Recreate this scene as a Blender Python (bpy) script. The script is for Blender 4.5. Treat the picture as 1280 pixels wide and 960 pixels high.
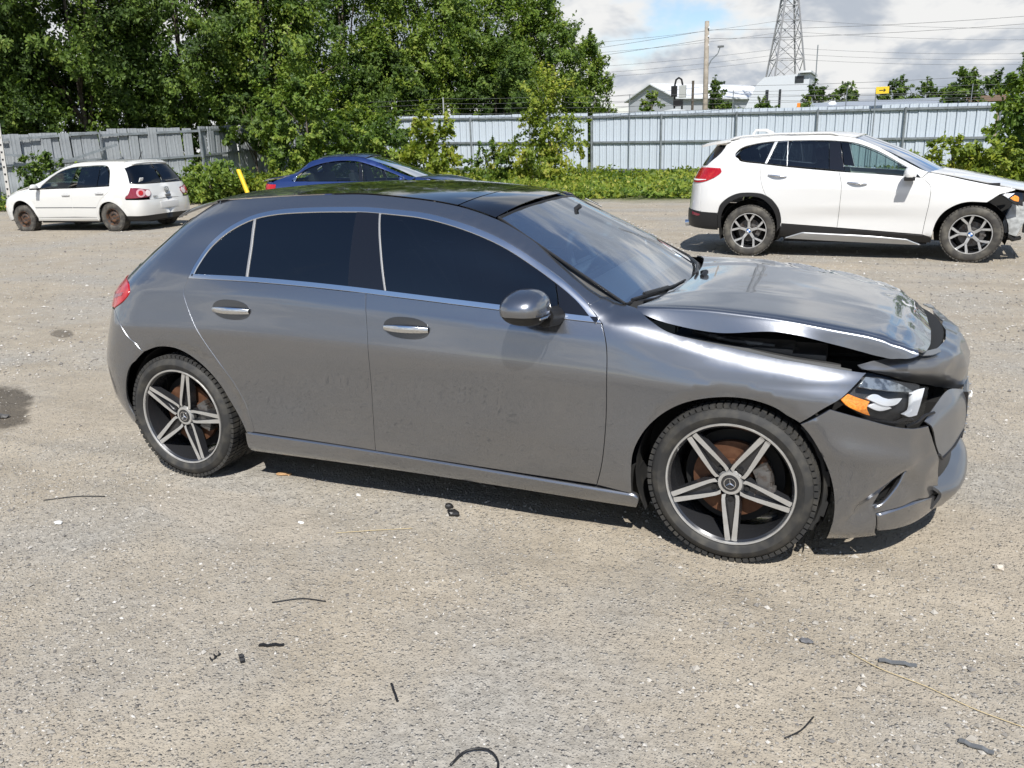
import bpy, bmesh, math, random
import numpy as np
from mathutils import Vector, Matrix, geometry, noise as mnoise

random.seed(7)
rng = np.random.default_rng(11)
scene = bpy.context.scene
for o in list(bpy.data.objects):
    bpy.data.objects.remove(o, do_unlink=True)
COL = scene.collection
rad = math.radians

# ---------------------------------------------------------------- camera
CAM_LOC = (0.3570, -3.8736, 1.6195)
cam_d = bpy.data.cameras.new('camera'); cam = bpy.data.objects.new('camera', cam_d); COL.objects.link(cam)
yaw, pitch, roll = -0.39584, 0.28922, -0.032247
fw = Vector((math.sin(yaw) * math.cos(pitch), math.cos(yaw) * math.cos(pitch), -math.sin(pitch)))
rt = Vector((math.cos(yaw), -math.sin(yaw), 0)); up = rt.cross(fw)
r2 = math.cos(roll) * rt + math.sin(roll) * up; u2 = -math.sin(roll) * rt + math.cos(roll) * up
cam.matrix_world = Matrix(((r2.x, u2.x, -fw.x, CAM_LOC[0]), (r2.y, u2.y, -fw.y, CAM_LOC[1]), (r2.z, u2.z, -fw.z, CAM_LOC[2]), (0, 0, 0, 1)))
cam_d.sensor_fit = 'HORIZONTAL'; cam_d.sensor_width = 36; cam_d.lens = 1019.96 * 36 / 1280
cam_d.clip_start = .05; cam_d.clip_end = 3000
scene.camera = cam

# ---------------------------------------------------------------- sky, sun, exposure
SUN = Vector((0.30, -0.72, 1.0)).normalized()
world = bpy.data.worlds.new('World'); scene.world = world; world.use_nodes = True
wt = world.node_tree; wt.nodes.clear()
def wn(t, **kw):
    n = wt.nodes.new(t)
    for k, v in kw.items(): setattr(n, k, v)
    return n
def wl(a, b): wt.links.new(a, b)
sky = wn('ShaderNodeTexSky', sky_type='NISHITA', sun_disc=False, sun_elevation=math.asin(SUN.z), sun_rotation=math.atan2(SUN.x, SUN.y), altitude=100, air_density=1.0, dust_density=.25, ozone_density=2.2)
bg1 = wn('ShaderNodeBackground'); bg1.inputs[1].default_value = .115; wl(sky.outputs[0], bg1.inputs[0])
tc = wn('ShaderNodeTexCoord'); sep = wn('ShaderNodeSeparateXYZ'); wl(tc.outputs['Generated'], sep.inputs[0])
def wmath(op, a, b=None, c=None, clamp=False):
    n = wn('ShaderNodeMath', operation=op); n.use_clamp = clamp
    for i, v in enumerate((a, b, c)):
        if v is None: continue
        if isinstance(v, (int, float)): n.inputs[i].default_value = v
        else: wl(v, n.inputs[i])
    return n.outputs[0]
zz = wmath('MAXIMUM', sep.outputs[2], 0.0)
den = wmath('ADD', zz, .45)
cv = wn('ShaderNodeCombineXYZ'); wl(wmath('DIVIDE', sep.outputs[0], den), cv.inputs[0]); wl(wmath('DIVIDE', sep.outputs[1], den), cv.inputs[1]); cv.inputs[2].default_value = 3.7
def wnoise(scale, detail, rough, loc):
    m = wn('ShaderNodeMapping'); m.inputs['Location'].default_value = loc; wl(cv.outputs[0], m.inputs[0])
    n = wn('ShaderNodeTexNoise'); n.inputs['Scale'].default_value = scale; n.inputs['Detail'].default_value = detail; n.inputs['Roughness'].default_value = rough; n.inputs['Distortion'].default_value = .25
    wl(m.outputs[0], n.inputs['Vector']); return n.outputs[0]
def wramp(fac, stops):
    r = wn('ShaderNodeValToRGB'); r.color_ramp.interpolation = 'EASE'
    while len(r.color_ramp.elements) > 1: r.color_ramp.elements.remove(r.color_ramp.elements[-1])
    r.color_ramp.elements[0].position = stops[0][0]; r.color_ramp.elements[0].color = (*stops[0][1], 1)
    for p_, c_ in stops[1:]:
        e = r.color_ramp.elements.new(p_); e.color = (*c_, 1)
    wl(fac, r.inputs[0]); return r.outputs[0]
n1 = wnoise(1.7, 6, .55, (3.6, 7.1, 0)); n2 = wnoise(3.6, 5, .6, (1.3, 2.2, 5.1))
cover = wmath('ADD', n1, wmath('MULTIPLY', wmath('SUBTRACT', .30, zz), .36))
fac = wramp(cover, [(.43, (0, 0, 0)), (.53, (1, 1, 1))])
shade = wmath('ADD', wmath('MULTIPLY', n2, .75), wmath('MULTIPLY', wmath('SUBTRACT', .62, n1), .9))
ccol = wramp(shade, [(.26, (.44, .50, .60)), (.40, (.62, .68, .77)), (.54, (1.12, 1.12, 1.11))])
bg2 = wn('ShaderNodeBackground'); bg2.inputs[1].default_value = .66; wl(ccol, bg2.inputs[0])
mix = wn('ShaderNodeMixShader'); wl(fac, mix.inputs[0]); wl(bg1.outputs[0], mix.inputs[1]); wl(bg2.outputs[0], mix.inputs[2])
wo = wn('ShaderNodeOutputWorld'); wl(mix.outputs[0], wo.inputs[0])

sun_d = bpy.data.lights.new('sun', 'SUN'); sun_d.energy = 5.0; sun_d.angle = rad(.53); sun_d.color = (1, .965, .905)
sun = bpy.data.objects.new('sun', sun_d); COL.objects.link(sun)
sun.rotation_euler = SUN.to_track_quat('Z', 'Y').to_euler(); sun.location = (0, 0, 30)
scene.cycles.max_bounces = 7; scene.cycles.diffuse_bounces = 3; scene.cycles.glossy_bounces = 4; scene.cycles.transmission_bounces = 5; scene.cycles.transparent_max_bounces = 10
scene.cycles.use_adaptive_sampling = True; scene.cycles.adaptive_threshold = .02
scene.cycles.caustics_reflective = False; scene.cycles.caustics_refractive = False
scene.view_settings.view_transform = 'Standard'; scene.view_settings.look = 'None'
scene.view_settings.exposure = 0.28; scene.view_settings.gamma = 1.0; scene.view_settings.use_curve_mapping = False
# ---------------------------------------------------------------- numeric kit
def pchip(xk, yk, x):
    """monotone cubic; xk,yk: (n,) or (n,m) columns; x: (m,)"""
    xk = np.asarray(xk, float); yk = np.asarray(yk, float); x = np.asarray(x, float)
    if xk.ndim == 1:
        xk = np.repeat(xk[:, None], x.size, 1)
    if yk.ndim == 1:
        yk = np.repeat(yk[:, None], x.size, 1)
    n = xk.shape[0]; m = x.size; ar = np.arange(m)
    h = np.maximum(np.diff(xk, axis=0), 1e-9); d = np.diff(yk, axis=0) / h
    t = np.zeros_like(yk)
    if n == 2:
        t[:] = d[0]
    else:
        w1 = 2 * h[1:] + h[:-1]; w2 = h[1:] + 2 * h[:-1]
        ok = d[1:] * d[:-1] > 0
        with np.errstate(divide='ignore', invalid='ignore'):
            tm = (w1 + w2) / (w1 / np.where(ok, d[:-1], 1) + w2 / np.where(ok, d[1:], 1))
        t[1:-1] = np.where(ok, tm, 0)
        t[0] = d[0]; t[-1] = d[-1]
    i = np.clip((x[None, :] >= xk).sum(0) - 1, 0, n - 2)
    h_ = h[i, ar]; u = (x - xk[i, ar]) / h_
    y0, y1, t0, t1 = yk[i, ar], yk[i + 1, ar], t[i, ar], t[i + 1, ar]
    uc = np.clip(u, 0, 1)
    v = (2 * uc**3 - 3 * uc**2 + 1) * y0 + (uc**3 - 2 * uc**2 + uc) * h_ * t0 + (-2 * uc**3 + 3 * uc**2) * y1 + (uc**3 - uc**2) * h_ * t1
    v = v + np.where(u < 0, u * h_ * t0, 0) + np.where(u > 1, (u - 1) * h_ * t1, 0)
    return v


def curve(pts):
    """1-D monotone cubic with precomputed tangents"""
    a = np.array(sorted(pts), float); xk, yk = a[:, 0], a[:, 1]; n = len(xk)
    h = np.maximum(np.diff(xk), 1e-9); d = np.diff(yk) / h; t = np.zeros(n)
    if n == 2: t[:] = d[0]
    else:
        for k in range(1, n - 1):
            if d[k] * d[k - 1] > 0: w1 = 2 * h[k] + h[k - 1]; w2 = h[k] + 2 * h[k - 1]; t[k] = (w1 + w2) / (w1 / d[k - 1] + w2 / d[k])
        t[0] = d[0]; t[-1] = d[-1]
    def f(x):
        x = np.atleast_1d(np.asarray(x, float)); i = np.clip(np.searchsorted(xk, x, 'right') - 1, 0, n - 2); h_ = h[i]; u = (x - xk[i]) / h_; c = np.minimum(np.maximum(u, 0), 1)
        v = (2 * c**3 - 3 * c**2 + 1) * yk[i] + (c**3 - 2 * c**2 + c) * h_ * t[i] + (-2 * c**3 + 3 * c**2) * yk[i + 1] + (c**3 - c**2) * h_ * t[i + 1]
        return v + np.minimum(u, 0) * h_ * t[i] + np.maximum(u - 1, 0) * h_ * t[i + 1]
    return f


class Body:
    """car side surface. s = running coordinate (equals x between the caps), z = height; y = -half width."""
    def __init__(self, levels, front, rear, nf=2.4, nr=2.6, lf=1.0, lr=1.0, rings=()):
        # levels: list (bottom to top) of [(x, z, halfwidth), ...]; front/rear: [(z, x_start, x_end), ...]
        self.lz = [curve([(p[0], p[1]) for p in L]) for L in levels]
        self.ly = [curve([(p[0], p[2]) for p in L]) for L in levels]
        self.f1 = curve([(p[0], p[1]) for p in front]); self.ff = curve([(p[0], p[2]) for p in front])
        self.r1 = curve([(p[0], p[1]) for p in rear]); self.rr = curve([(p[0], p[2]) for p in rear])
        self.nf, self.nr, self.lf, self.lr = nf, nr, lf, lr
        self.rings = rings

    def W(self, x, z):
        x = np.atleast_1d(np.asarray(x, float)); z = np.atleast_1d(np.asarray(z, float))
        zk = np.array([f(x) for f in self.lz]); yk = np.array([f(x) for f in self.ly])
        w = pchip(zk, yk, z)
        for (cx, cz, r0, r1, depth) in self.rings:      # flare around a wheel arch
            r = np.hypot(x - cx, z - cz)
            t = np.clip((r1 - r) / (r1 - r0), 0, 1)
            w = w - depth * t * np.clip((z - cz + .25) / .3, 0, 1)
        return w

    def P(self, s, z):
        s = np.atleast_1d(np.asarray(s, float)); z = np.atleast_1d(np.asarray(z, float))
        f1, r1 = self.f1(z), self.r1(z)
        F = np.clip((s - f1) / self.lf, 0, 1) * np.pi / 2; Rr = np.clip((r1 - s) / self.lr, 0, 1) * np.pi / 2
        x = np.where(F > 0, f1 + (self.ff(z) - f1) * np.sin(F) ** (2 / self.nf), np.where(Rr > 0, r1 + (self.rr(z) - r1) * np.sin(Rr) ** (2 / self.nr), s))
        k = np.where(F > 0, np.maximum(np.cos(F), 0) ** (2 / self.nf), np.where(Rr > 0, np.maximum(np.cos(Rr), 0) ** (2 / self.nr), 1))
        return np.stack([x, -self.W(x, z) * k, z], 1)

    def s_of_x(self, x, z):
        x = np.atleast_1d(np.asarray(x, float)); z = np.atleast_1d(np.asarray(z, float))
        f1, r1 = self.f1(z), self.r1(z)
        a = np.clip((x - f1) / (self.ff(z) - f1), 0, 1) ** (self.nf / 2); b = np.clip((x - r1) / (self.rr(z) - r1), 0, 1) ** (self.nr / 2)
        return np.where(x > f1, f1 + self.lf * np.arcsin(a) * 2 / np.pi, np.where(x < r1, r1 - self.lr * np.arcsin(b) * 2 / np.pi, x))

    def N(self, s, z):
        e = 2e-3; s = np.atleast_1d(np.asarray(s, float)); z = np.atleast_1d(np.asarray(z, float))
        a = self.P(s + e, z) - self.P(s - e, z); b = self.P(s, z + e) - self.P(s, z - e)
        n = np.cross(a, b); n /= np.maximum(np.linalg.norm(n, axis=1), 1e-9)[:, None]
        return n
# ---------------------------------------------------------------- blender helpers
def tag(o, label=None, cat=None, group=None, kind=None):
    if label: o['label'] = label
    if cat: o['category'] = cat
    if group: o['group'] = group
    if kind: o['kind'] = kind
    return o


def empty(name, loc=(0, 0, 0), rz=0, label=None, cat=None, group=None, ry=0, rx=0):
    o = bpy.data.objects.new(name, None); COL.objects.link(o); o.location = loc; o.rotation_euler = (rx, ry, rz)
    o.empty_display_size = .2
    return tag(o, label, cat, group)


def mesh_obj(name, V, F, mat, parent=None, normals=None, smooth=True, mats=None, midx=None, sharp=None):
    me = bpy.data.meshes.new(name)
    V = np.asarray(V, float)
    if isinstance(F, np.ndarray):
        nF, k = F.shape
        me.vertices.add(len(V)); me.vertices.foreach_set('co', V.ravel())
        me.loops.add(nF * k); me.loops.foreach_set('vertex_index', F.ravel().astype(np.int32))
        me.polygons.add(nF); me.polygons.foreach_set('loop_start', np.arange(0, nF * k, k, dtype=np.int32))
        me.update(calc_edges=True)
    else:
        me.from_pydata([tuple(v) for v in V], [], [tuple(int(i) for i in f) for f in F]); me.update()
    for m in (mats or [mat]): me.materials.append(m)
    if midx is not None: me.polygons.foreach_set('material_index', np.asarray(midx, np.int32))
    me.polygons.foreach_set('use_smooth', np.full(len(me.polygons), bool(smooth)))
    if normals is not None:
        me.normals_split_custom_set_from_vertices([tuple(n) for n in np.asarray(normals)])
    elif sharp:
        me.set_sharp_from_angle(angle=rad(sharp))
    o = bpy.data.objects.new(name, me); COL.objects.link(o)
    if parent: o.parent = parent
    return o


class MB:
    """collects shapes into one mesh"""
    def __init__(s): s.V = []; s.F = []; s.M = []
    def add(s, V, F, m=0):
        b = len(s.V); s.V += [tuple(v) for v in V]; s.F += [tuple(i + b for i in f) for f in F]; s.M += [m] * len(F); return s
    def box(s, c, d, R=None, m=0, bev=0):
        x, y, z = [v / 2 for v in d]
        if bev:
            b = min(bev, x * .9, y * .9, z * .9); V = []
            for sz in (-1, 1):
                for ring in (0, 1):
                    pass
            bm = bmesh.new(); bmesh.ops.create_cube(bm, size=1); bmesh.ops.scale(bm, vec=d, verts=bm.verts)
            bmesh.ops.bevel(bm, geom=list(bm.edges), offset=b, segments=2, profile=.7, affect='EDGES')
            bm.verts.index_update(); V = [v.co.copy() for v in bm.verts]; F = [[v.index for v in f.verts] for f in bm.faces]; bm.free()
        else:
            V = [Vector((i * x, j * y, k * z)) for i in (-1, 1) for j in (-1, 1) for k in (-1, 1)]
            F = [(0, 1, 3, 2), (4, 6, 7, 5), (0, 4, 5, 1), (2, 3, 7, 6), (0, 2, 6, 4), (1, 5, 7, 3)]
        if R is not None: V = [R @ v for v in V]
        return s.add([v + Vector(c) for v in V], F, m)
    def bar(s, a, b, w, h=None, m=0):
        a, b = Vector(a), Vector(b); d = b - a; L = d.length
        if L < 1e-6: return s
        R = d.to_track_quat('X', 'Z').to_matrix()
        return s.box((a + b) / 2, (L, w, h or w), R, m)
    def tube(s, pts, r, n=8, m=0, cap=True):
        pts = [Vector(p) for p in pts]; rs = r if isinstance(r, (list, tuple)) else [r] * len(pts)
        V = []; prev = None
        for i, p in enumerate(pts):
            t = (pts[min(i + 1, len(pts) - 1)] - pts[max(i - 1, 0)]).normalized()
            a = Vector((0, 0, 1)) if abs(t.z) < .9 else Vector((1, 0, 0))
            if prev is not None: a = prev
            u = (a - t * a.dot(t)).normalized(); prev = u; v = t.cross(u)
            V += [p + (u * math.cos(k * 2 * math.pi / n) + v * math.sin(k * 2 * math.pi / n)) * rs[i] for k in range(n)]
        F = [(i * n + k, i * n + (k + 1) % n, (i + 1) * n + (k + 1) % n, (i + 1) * n + k) for i in range(len(pts) - 1) for k in range(n)]
        if cap: F += [tuple(range(n - 1, -1, -1)), tuple((len(pts) - 1) * n + k for k in range(n))]
        return s.add(V, F, m)
    def lathe(s, prof, n=48, axis='y', c=(0, 0, 0), m=0, close=False):
        """prof: (radius, along axis)"""
        V = []
        for r, a in prof:
            for k in range(n):
                t = 2 * math.pi * k / n; u, w = r * math.cos(t), r * math.sin(t)
                q = {'y': (u, a, w), 'z': (u, w, a), 'x': (a, u, w)}[axis]
                V.append((q[0] + c[0], q[1] + c[1], q[2] + c[2]))
        P = len(prof); F = []
        for i in range(P if close else P - 1):
            for k in range(n):
                j = (i + 1) % P
                F.append((i * n + k, i * n + (k + 1) % n, j * n + (k + 1) % n, j * n + k))
        return s.add(V, F, m)
    def prism(s, poly, a, b, m=0, fn=None):
        """polygon extruded between a and b; fn(u,v,w)->xyz"""
        n = len(poly); V = [fn(u, v, a) for u, v in poly] + [fn(u, v, b) for u, v in poly]
        F = [tuple(range(n - 1, -1, -1)), tuple(range(n, 2 * n))] + [(i, (i + 1) % n, n + (i + 1) % n, n + i) for i in range(n)]
        return s.add(V, F, m)
    def obj(s, name, mat, parent=None, smooth=False, sharp=None, fixn=True):
        mats = mat if isinstance(mat, (list, tuple)) else [mat]
        o = mesh_obj(name, s.V, s.F, None, parent, smooth=smooth or bool(sharp), mats=mats, midx=s.M)
        if fixn:
            bm = bmesh.new(); bm.from_mesh(o.data); bmesh.ops.recalc_face_normals(bm, faces=bm.faces); bm.to_mesh(o.data); bm.free()
        if sharp: o.data.set_sharp_from_angle(angle=rad(sharp))
        return o


def catmull(pts, step=.015, closed=False):
    P = np.asarray(pts, float)
    if len(P) < 2: return P
    Q = np.vstack([2 * P[0] - P[1], P, 2 * P[-1] - P[-2]]) if not closed else np.vstack([P[-1], P, P[0], P[1]])
    out = []
    for i in range(1, len(Q) - 2):
        a, b, c, d = Q[i - 1], Q[i], Q[i + 1], Q[i + 2]
        n = max(1, int(math.ceil(np.linalg.norm(c - b) / step)))
        # centripetal
        t1 = np.linalg.norm(b - a) ** .5 + 1e-6; t2 = t1 + np.linalg.norm(c - b) ** .5 + 1e-6; t3 = t2 + np.linalg.norm(d - c) ** .5 + 1e-6
        for k in range(n):
            t = t1 + (t2 - t1) * k / n
            A1 = (t1 - t) / t1 * a + t / t1 * b; A2 = (t2 - t) / (t2 - t1) * b + (t - t1) / (t2 - t1) * c; A3 = (t3 - t) / (t3 - t2) * c + (t - t2) / (t3 - t2) * d
            B1 = (t2 - t) / t2 * A1 + t / t2 * A2; B2 = (t3 - t) / (t3 - t1) * A2 + (t - t1) / (t3 - t1) * A3
            out.append((t2 - t) / (t2 - t1) * B1 + (t - t1) / (t2 - t1) * B2)
    if not closed: out.append(P[-1])
    return np.array(out)


def outline(*segs, step=.015):
    """closed outline: each segment a smooth curve through its points, segments joined head to tail (corners)"""
    out = []
    for i, s in enumerate(segs):
        c = catmull(s, step)
        nxt = np.asarray(segs[(i + 1) % len(segs)][0], float)
        if out and np.linalg.norm(out[-1] - c[0]) > 1e-6:
            out += list(catmull([out[-1], c[0]], step))[1:-1]
        if out and np.linalg.norm(out[-1] - c[0]) < 1e-6: c = c[1:]
        out += list(c)
    if np.linalg.norm(out[-1] - out[0]) > 1e-6:
        out += list(catmull([out[-1], out[0]], step))[1:-1]
    else: out = out[:-1]
    P = np.array(out)
    a = .5 * np.sum(P[:, 0] * np.roll(P[:, 1], -1) - np.roll(P[:, 0], -1) * P[:, 1])
    return P if a > 0 else P[::-1]


def inset(P, d):
    t = np.roll(P, -1, 0) - np.roll(P, 1, 0); t /= np.maximum(np.linalg.norm(t, axis=1), 1e-9)[:, None]
    return P + np.stack([-t[:, 1], t[:, 0]], 1) * d


def inside(P, q):
    x, y = q[:, 0], q[:, 1]; r = np.zeros(len(q), bool); n = len(P)
    for i in range(n):
        a, b = P[i], P[(i + 1) % n]
        c = ((a[1] > y) != (b[1] > y))
        with np.errstate(divide='ignore', invalid='ignore'):
            r ^= c & (x < (b[0] - a[0]) * (y - a[1]) / (b[1] - a[1] + 1e-30) + a[0])
    return r


def edge_dist(P, q):
    A = P; B = np.roll(P, -1, 0); d = np.full(len(q), 9.)
    for a, b in zip(A, B):
        ab = b - a; t = np.clip(((q - a) @ ab) / (ab @ ab + 1e-12), 0, 1)
        d = np.minimum(d, np.linalg.norm(q - a - t[:, None] * ab, axis=1))
    return d


def fill2d(P, holes=(), h=.03, extra=None):
    """triangulate polygon (with holes) with interior points; returns verts2d, tris, boundary loops (index lists)"""
    lo, hi = P.min(0), P.max(0)
    gx = np.arange(lo[0], hi[0] + h, h); gy = np.arange(lo[1], hi[1] + h, h * .866)
    X, Y = np.meshgrid(gx, gy); X = X + (np.arange(len(gy)) % 2)[:, None] * h / 2
    q = np.stack([X.ravel(), Y.ravel()], 1)
    q = q[inside(P, q)]
    if len(q): q = q[edge_dist(P, q) > .45 * h]
    for H in holes:
        if len(q): q = q[~inside(H, q)]
        if len(q): q = q[edge_dist(H, q) > .45 * h]
    if extra is not None:
        e = extra[inside(P, extra)]
        if len(e): e = e[edge_dist(P, e) > .006]
        for H in holes:
            if len(e): e = e[~inside(H, e)]
        if len(e):
            if len(q): q = q[np.min(np.abs(q[:, None, 1] - e[None, :, 1]) + 3 * np.abs(q[:, None, 0] - e[None, :, 0]), 1) > .016]
            q = np.vstack([q, e]) if len(q) else e
    loops = [P] + list(holes); V = np.vstack(loops + ([q] if len(q) else [])); E = []; b = 0; idx = []
    for L in loops:
        n = len(L); E += [(b + i, b + (i + 1) % n) for i in range(n)]; idx.append(list(range(b, b + n))); b += n
    vo, eo, fo, ov, oe, of = geometry.delaunay_2d_cdt([Vector(v) for v in V], E, [], 0, 1e-6)
    vo = np.array([tuple(v) for v in vo]); fo = np.array([tuple(f) for f in fo])
    c = vo[fo].mean(1); k = inside(P, c)
    for H in holes: k &= ~inside(H, c)
    fo = fo[k]
    a = vo[fo]; ar = (a[:, 1, 0] - a[:, 0, 0]) * (a[:, 2, 1] - a[:, 0, 1]) - (a[:, 1, 1] - a[:, 0, 1]) * (a[:, 2, 0] - a[:, 0, 0])
    fo[ar < 0] = fo[ar < 0][:, ::-1]; fo = fo[np.abs(ar) > 1e-10]
    mp = {}
    for i, o_ in enumerate(ov):
        for j in o_: mp[j] = i
    loops_i = [[mp.get(i, i) for i in L] for L in idx]
    return vo, fo, loops_i


PANELS = {}
def skin_panel(name, parent, P2, surf, norm, mat, holes=(), h=.03, gap=.002, off=0., flange=.018, lip=.0015, mirror=False, warp=None, extra=None):
    """a pressed panel lying on surface surf(u,v) with outward normals norm(u,v)"""
    key = (P2.tobytes(), tuple(H.tobytes() for H in holes), off, gap, h, flange, lip, getattr(surf, '__self__', None).__hash__())
    if mirror and warp is None and key in PANELS:
        V, F, NN = PANELS.pop(key); return mesh_obj(name, V * [1, -1, 1], F[:, ::-1].copy(), mat, parent, normals=NN * [1, -1, 1])
    P2 = inset(P2, gap)
    V2, T, loops = fill2d(P2, holes, h, extra)
    X = surf(V2[:, 0], V2[:, 1]); N = norm(V2[:, 0], V2[:, 1]); X = X + N * off
    if warp is not None: X = warp(X)
    V = [X]; NN = [N]; F = [T]; base = len(X)
    if flange:
        for li, L in enumerate(loops):
            L = np.array(L)
            B = X[L]; n = N[L]; t = np.roll(B, -1, 0) - np.roll(B, 1, 0); t /= np.maximum(np.linalg.norm(t, axis=1), 1e-9)[:, None]
            o = np.cross(t, n)
            if li > 0:      # holes run the same way round: outward is into the hole
                c = B.mean(0); s = np.sign(((c - B) * o).sum(1).mean()) or 1; o = o * s
            r1 = B + o * lip - n * lip; r2 = r1 - n * flange
            V += [r1, r2]; NN += [(n + o) / np.linalg.norm(n + o, axis=1)[:, None], o]
            m = len(L); a = L; b = base + np.arange(m); c_ = b + m
            q = []
            for A_, B_ in ((a, b), (b, c_)):
                A2, B2 = np.roll(A_, -1), np.roll(B_, -1)
                q += [np.stack([A_, B_, B2], 1), np.stack([A_, B2, A2], 1)]
            q = np.vstack(q)
            if li > 0:
                pass
            F.append(q); base += 2 * m
    V = np.vstack(V); NN = np.vstack(NN); F = np.vstack(F)
    # consistent winding with the stored normals
    fn = np.cross(V[F[:, 1]] - V[F[:, 0]], V[F[:, 2]] - V[F[:, 0]]); bad = (fn * NN[F].sum(1)).sum(1) < 0; F[bad] = F[bad][:, ::-1]
    if not mirror: PANELS[key] = (V, F, NN)
    if mirror:
        V = V * [1, -1, 1]; NN = NN * [1, -1, 1]; F = F[:, ::-1]
    return mesh_obj(name, V, F.copy(), mat, parent, normals=NN if warp is None else None, sharp=None if warp is None else 40)


def grid_patch(name, ctrl, mat, parent=None, ku=6, kv=6, thick=0., flip=False, noise_amp=0., mirror=False, seed=0, sharp=None, smooth=True):
    """smooth sheet through an n x m grid of control points (Catmull-Rom both ways), given real thickness"""
    C = np.asarray(ctrl, float)
    def dens(A, k):
        n = A.shape[0]; t = np.linspace(0, n - 1, (n - 1) * k + 1); i = np.minimum(t.astype(int), n - 2); u = (t - i)[:, None, None]
        Q = np.concatenate([2 * A[:1] - A[1:2], A, 2 * A[-1:] - A[-2:-1]], 0)
        a, b, c, d = Q[i], Q[i + 1], Q[i + 2], Q[i + 3]
        return .5 * (2 * b + (c - a) * u + (2 * a - 5 * b + 4 * c - d) * u**2 + (3 * b - a - 3 * c + d) * u**3)
    G = dens(C, ku); G = dens(G.transpose(1, 0, 2), kv).transpose(1, 0, 2)
    if noise_amp:
        for i in range(G.shape[0]):
            for j in range(G.shape[1]):
                v = Vector(G[i, j]) * 9 + Vector((seed, seed * 2, 0)); G[i, j] += np.array(mnoise.noise_vector(v)) * noise_amp
    n, m = G.shape[:2]
    du = np.gradient(G, axis=0); dv = np.gradient(G, axis=1); N = np.cross(du, dv); N /= np.maximum(np.linalg.norm(N, axis=2), 1e-9)[:, :, None]
    if flip: N = -N
    V = G.reshape(-1, 3); ii = np.arange(n * m).reshape(n, m)
    F = np.stack([ii[:-1, :-1], ii[1:, :-1], ii[1:, 1:], ii[:-1, 1:]], -1).reshape(-1, 4)
    if flip: F = F[:, ::-1]
    if thick:
        V = np.vstack([V, V - N.reshape(-1, 3) * thick]); F2 = F[:, ::-1] + n * m
        loop = np.concatenate([ii[0, :-1], ii[:-1, -1], ii[-1, :0:-1], ii[:0:-1, 0]]); l2 = np.roll(loop, -1)
        S = np.stack([loop, l2, l2 + n * m, loop + n * m], 1)
        if not flip: S = S[:, ::-1]
        F = np.vstack([F, F2, S])
    if mirror:
        V = V * [1, -1, 1]; F = F[:, ::-1]
    o = mesh_obj(name, V, F.copy(), mat, parent, smooth=smooth)
    if thick and smooth: o.data.set_sharp_from_angle(angle=rad(sharp or 60))
    return o


def copy_tree(o, parent=None, loc=None, rz=None):
    c = o.copy(); COL.objects.link(c); c.parent = parent
    if loc is not None: c.location = loc
    if rz is not None: c.rotation_euler = (0, 0, rz)
    for ch in list(o.children): copy_tree(ch, c)
    return c


# ---------------------------------------------------------------- materials
MATS = {}
def mat(name, col, rough=.5, metal=0., coat=0., coat_r=.03, spec=.5, emit=None, bump=None, var=None, trans=0., alpha=1., rvar=None, sheen=0., ior=1.5):
    """var=(scale, colour2, lo, hi) noise-mixed second colour; bump=(scale, strength, distance)"""
    if name in MATS: return MATS[name]
    m = bpy.data.materials.new(name); m.use_nodes = True; nt = m.node_tree; b = nt.nodes['Principled BSDF']
    b.inputs['Base Color'].default_value = (*col, 1); b.inputs['Roughness'].default_value = rough; b.inputs['Metallic'].default_value = metal
    b.inputs['Coat Weight'].default_value = coat; b.inputs['Coat Roughness'].default_value = coat_r; b.inputs['Specular IOR Level'].default_value = spec
    b.inputs['Transmission Weight'].default_value = trans; b.inputs['IOR'].default_value = ior
    if emit: b.inputs['Emission Color'].default_value = (*emit[0], 1); b.inputs['Emission Strength'].default_value = emit[1]
    def nz(scale, detail=5, w=0):
        t = nt.nodes.new('ShaderNodeTexCoord'); n = nt.nodes.new('ShaderNodeTexNoise'); n.inputs['Scale'].default_value = scale; n.inputs['Detail'].default_value = detail
        nt.links.new(t.outputs['Object'], n.inputs['Vector']); return n.outputs[0]
    if var:
        r = nt.nodes.new('ShaderNodeMapRange'); r.inputs[1].default_value = var[2]; r.inputs[2].default_value = var[3]
        nt.links.new(nz(var[0]), r.inputs[0]); x = nt.nodes.new('ShaderNodeMix'); x.data_type = 'RGBA'
        x.inputs[6].default_value = (*col, 1); x.inputs[7].default_value = (*var[1], 1); nt.links.new(r.outputs[0], x.inputs[0]); nt.links.new(x.outputs[2], b.inputs['Base Color'])
    if rvar:
        r = nt.nodes.new('ShaderNodeMapRange'); r.inputs[1].default_value = .35; r.inputs[2].default_value = .65; r.inputs[3].default_value = rvar[1]; r.inputs[4].default_value = rvar[2]
        nt.links.new(nz(rvar[0]), r.inputs[0]); nt.links.new(r.outputs[0], b.inputs['Roughness'])
    if bump:
        k = nt.nodes.new('ShaderNodeBump'); k.inputs['Strength'].default_value = bump[1]; k.inputs['Distance'].default_value = bump[2]
        nt.links.new(nz(bump[0]), k.inputs['Height']); nt.links.new(k.outputs[0], b.inputs['Normal'])
    MATS[name] = m
    return m


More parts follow.
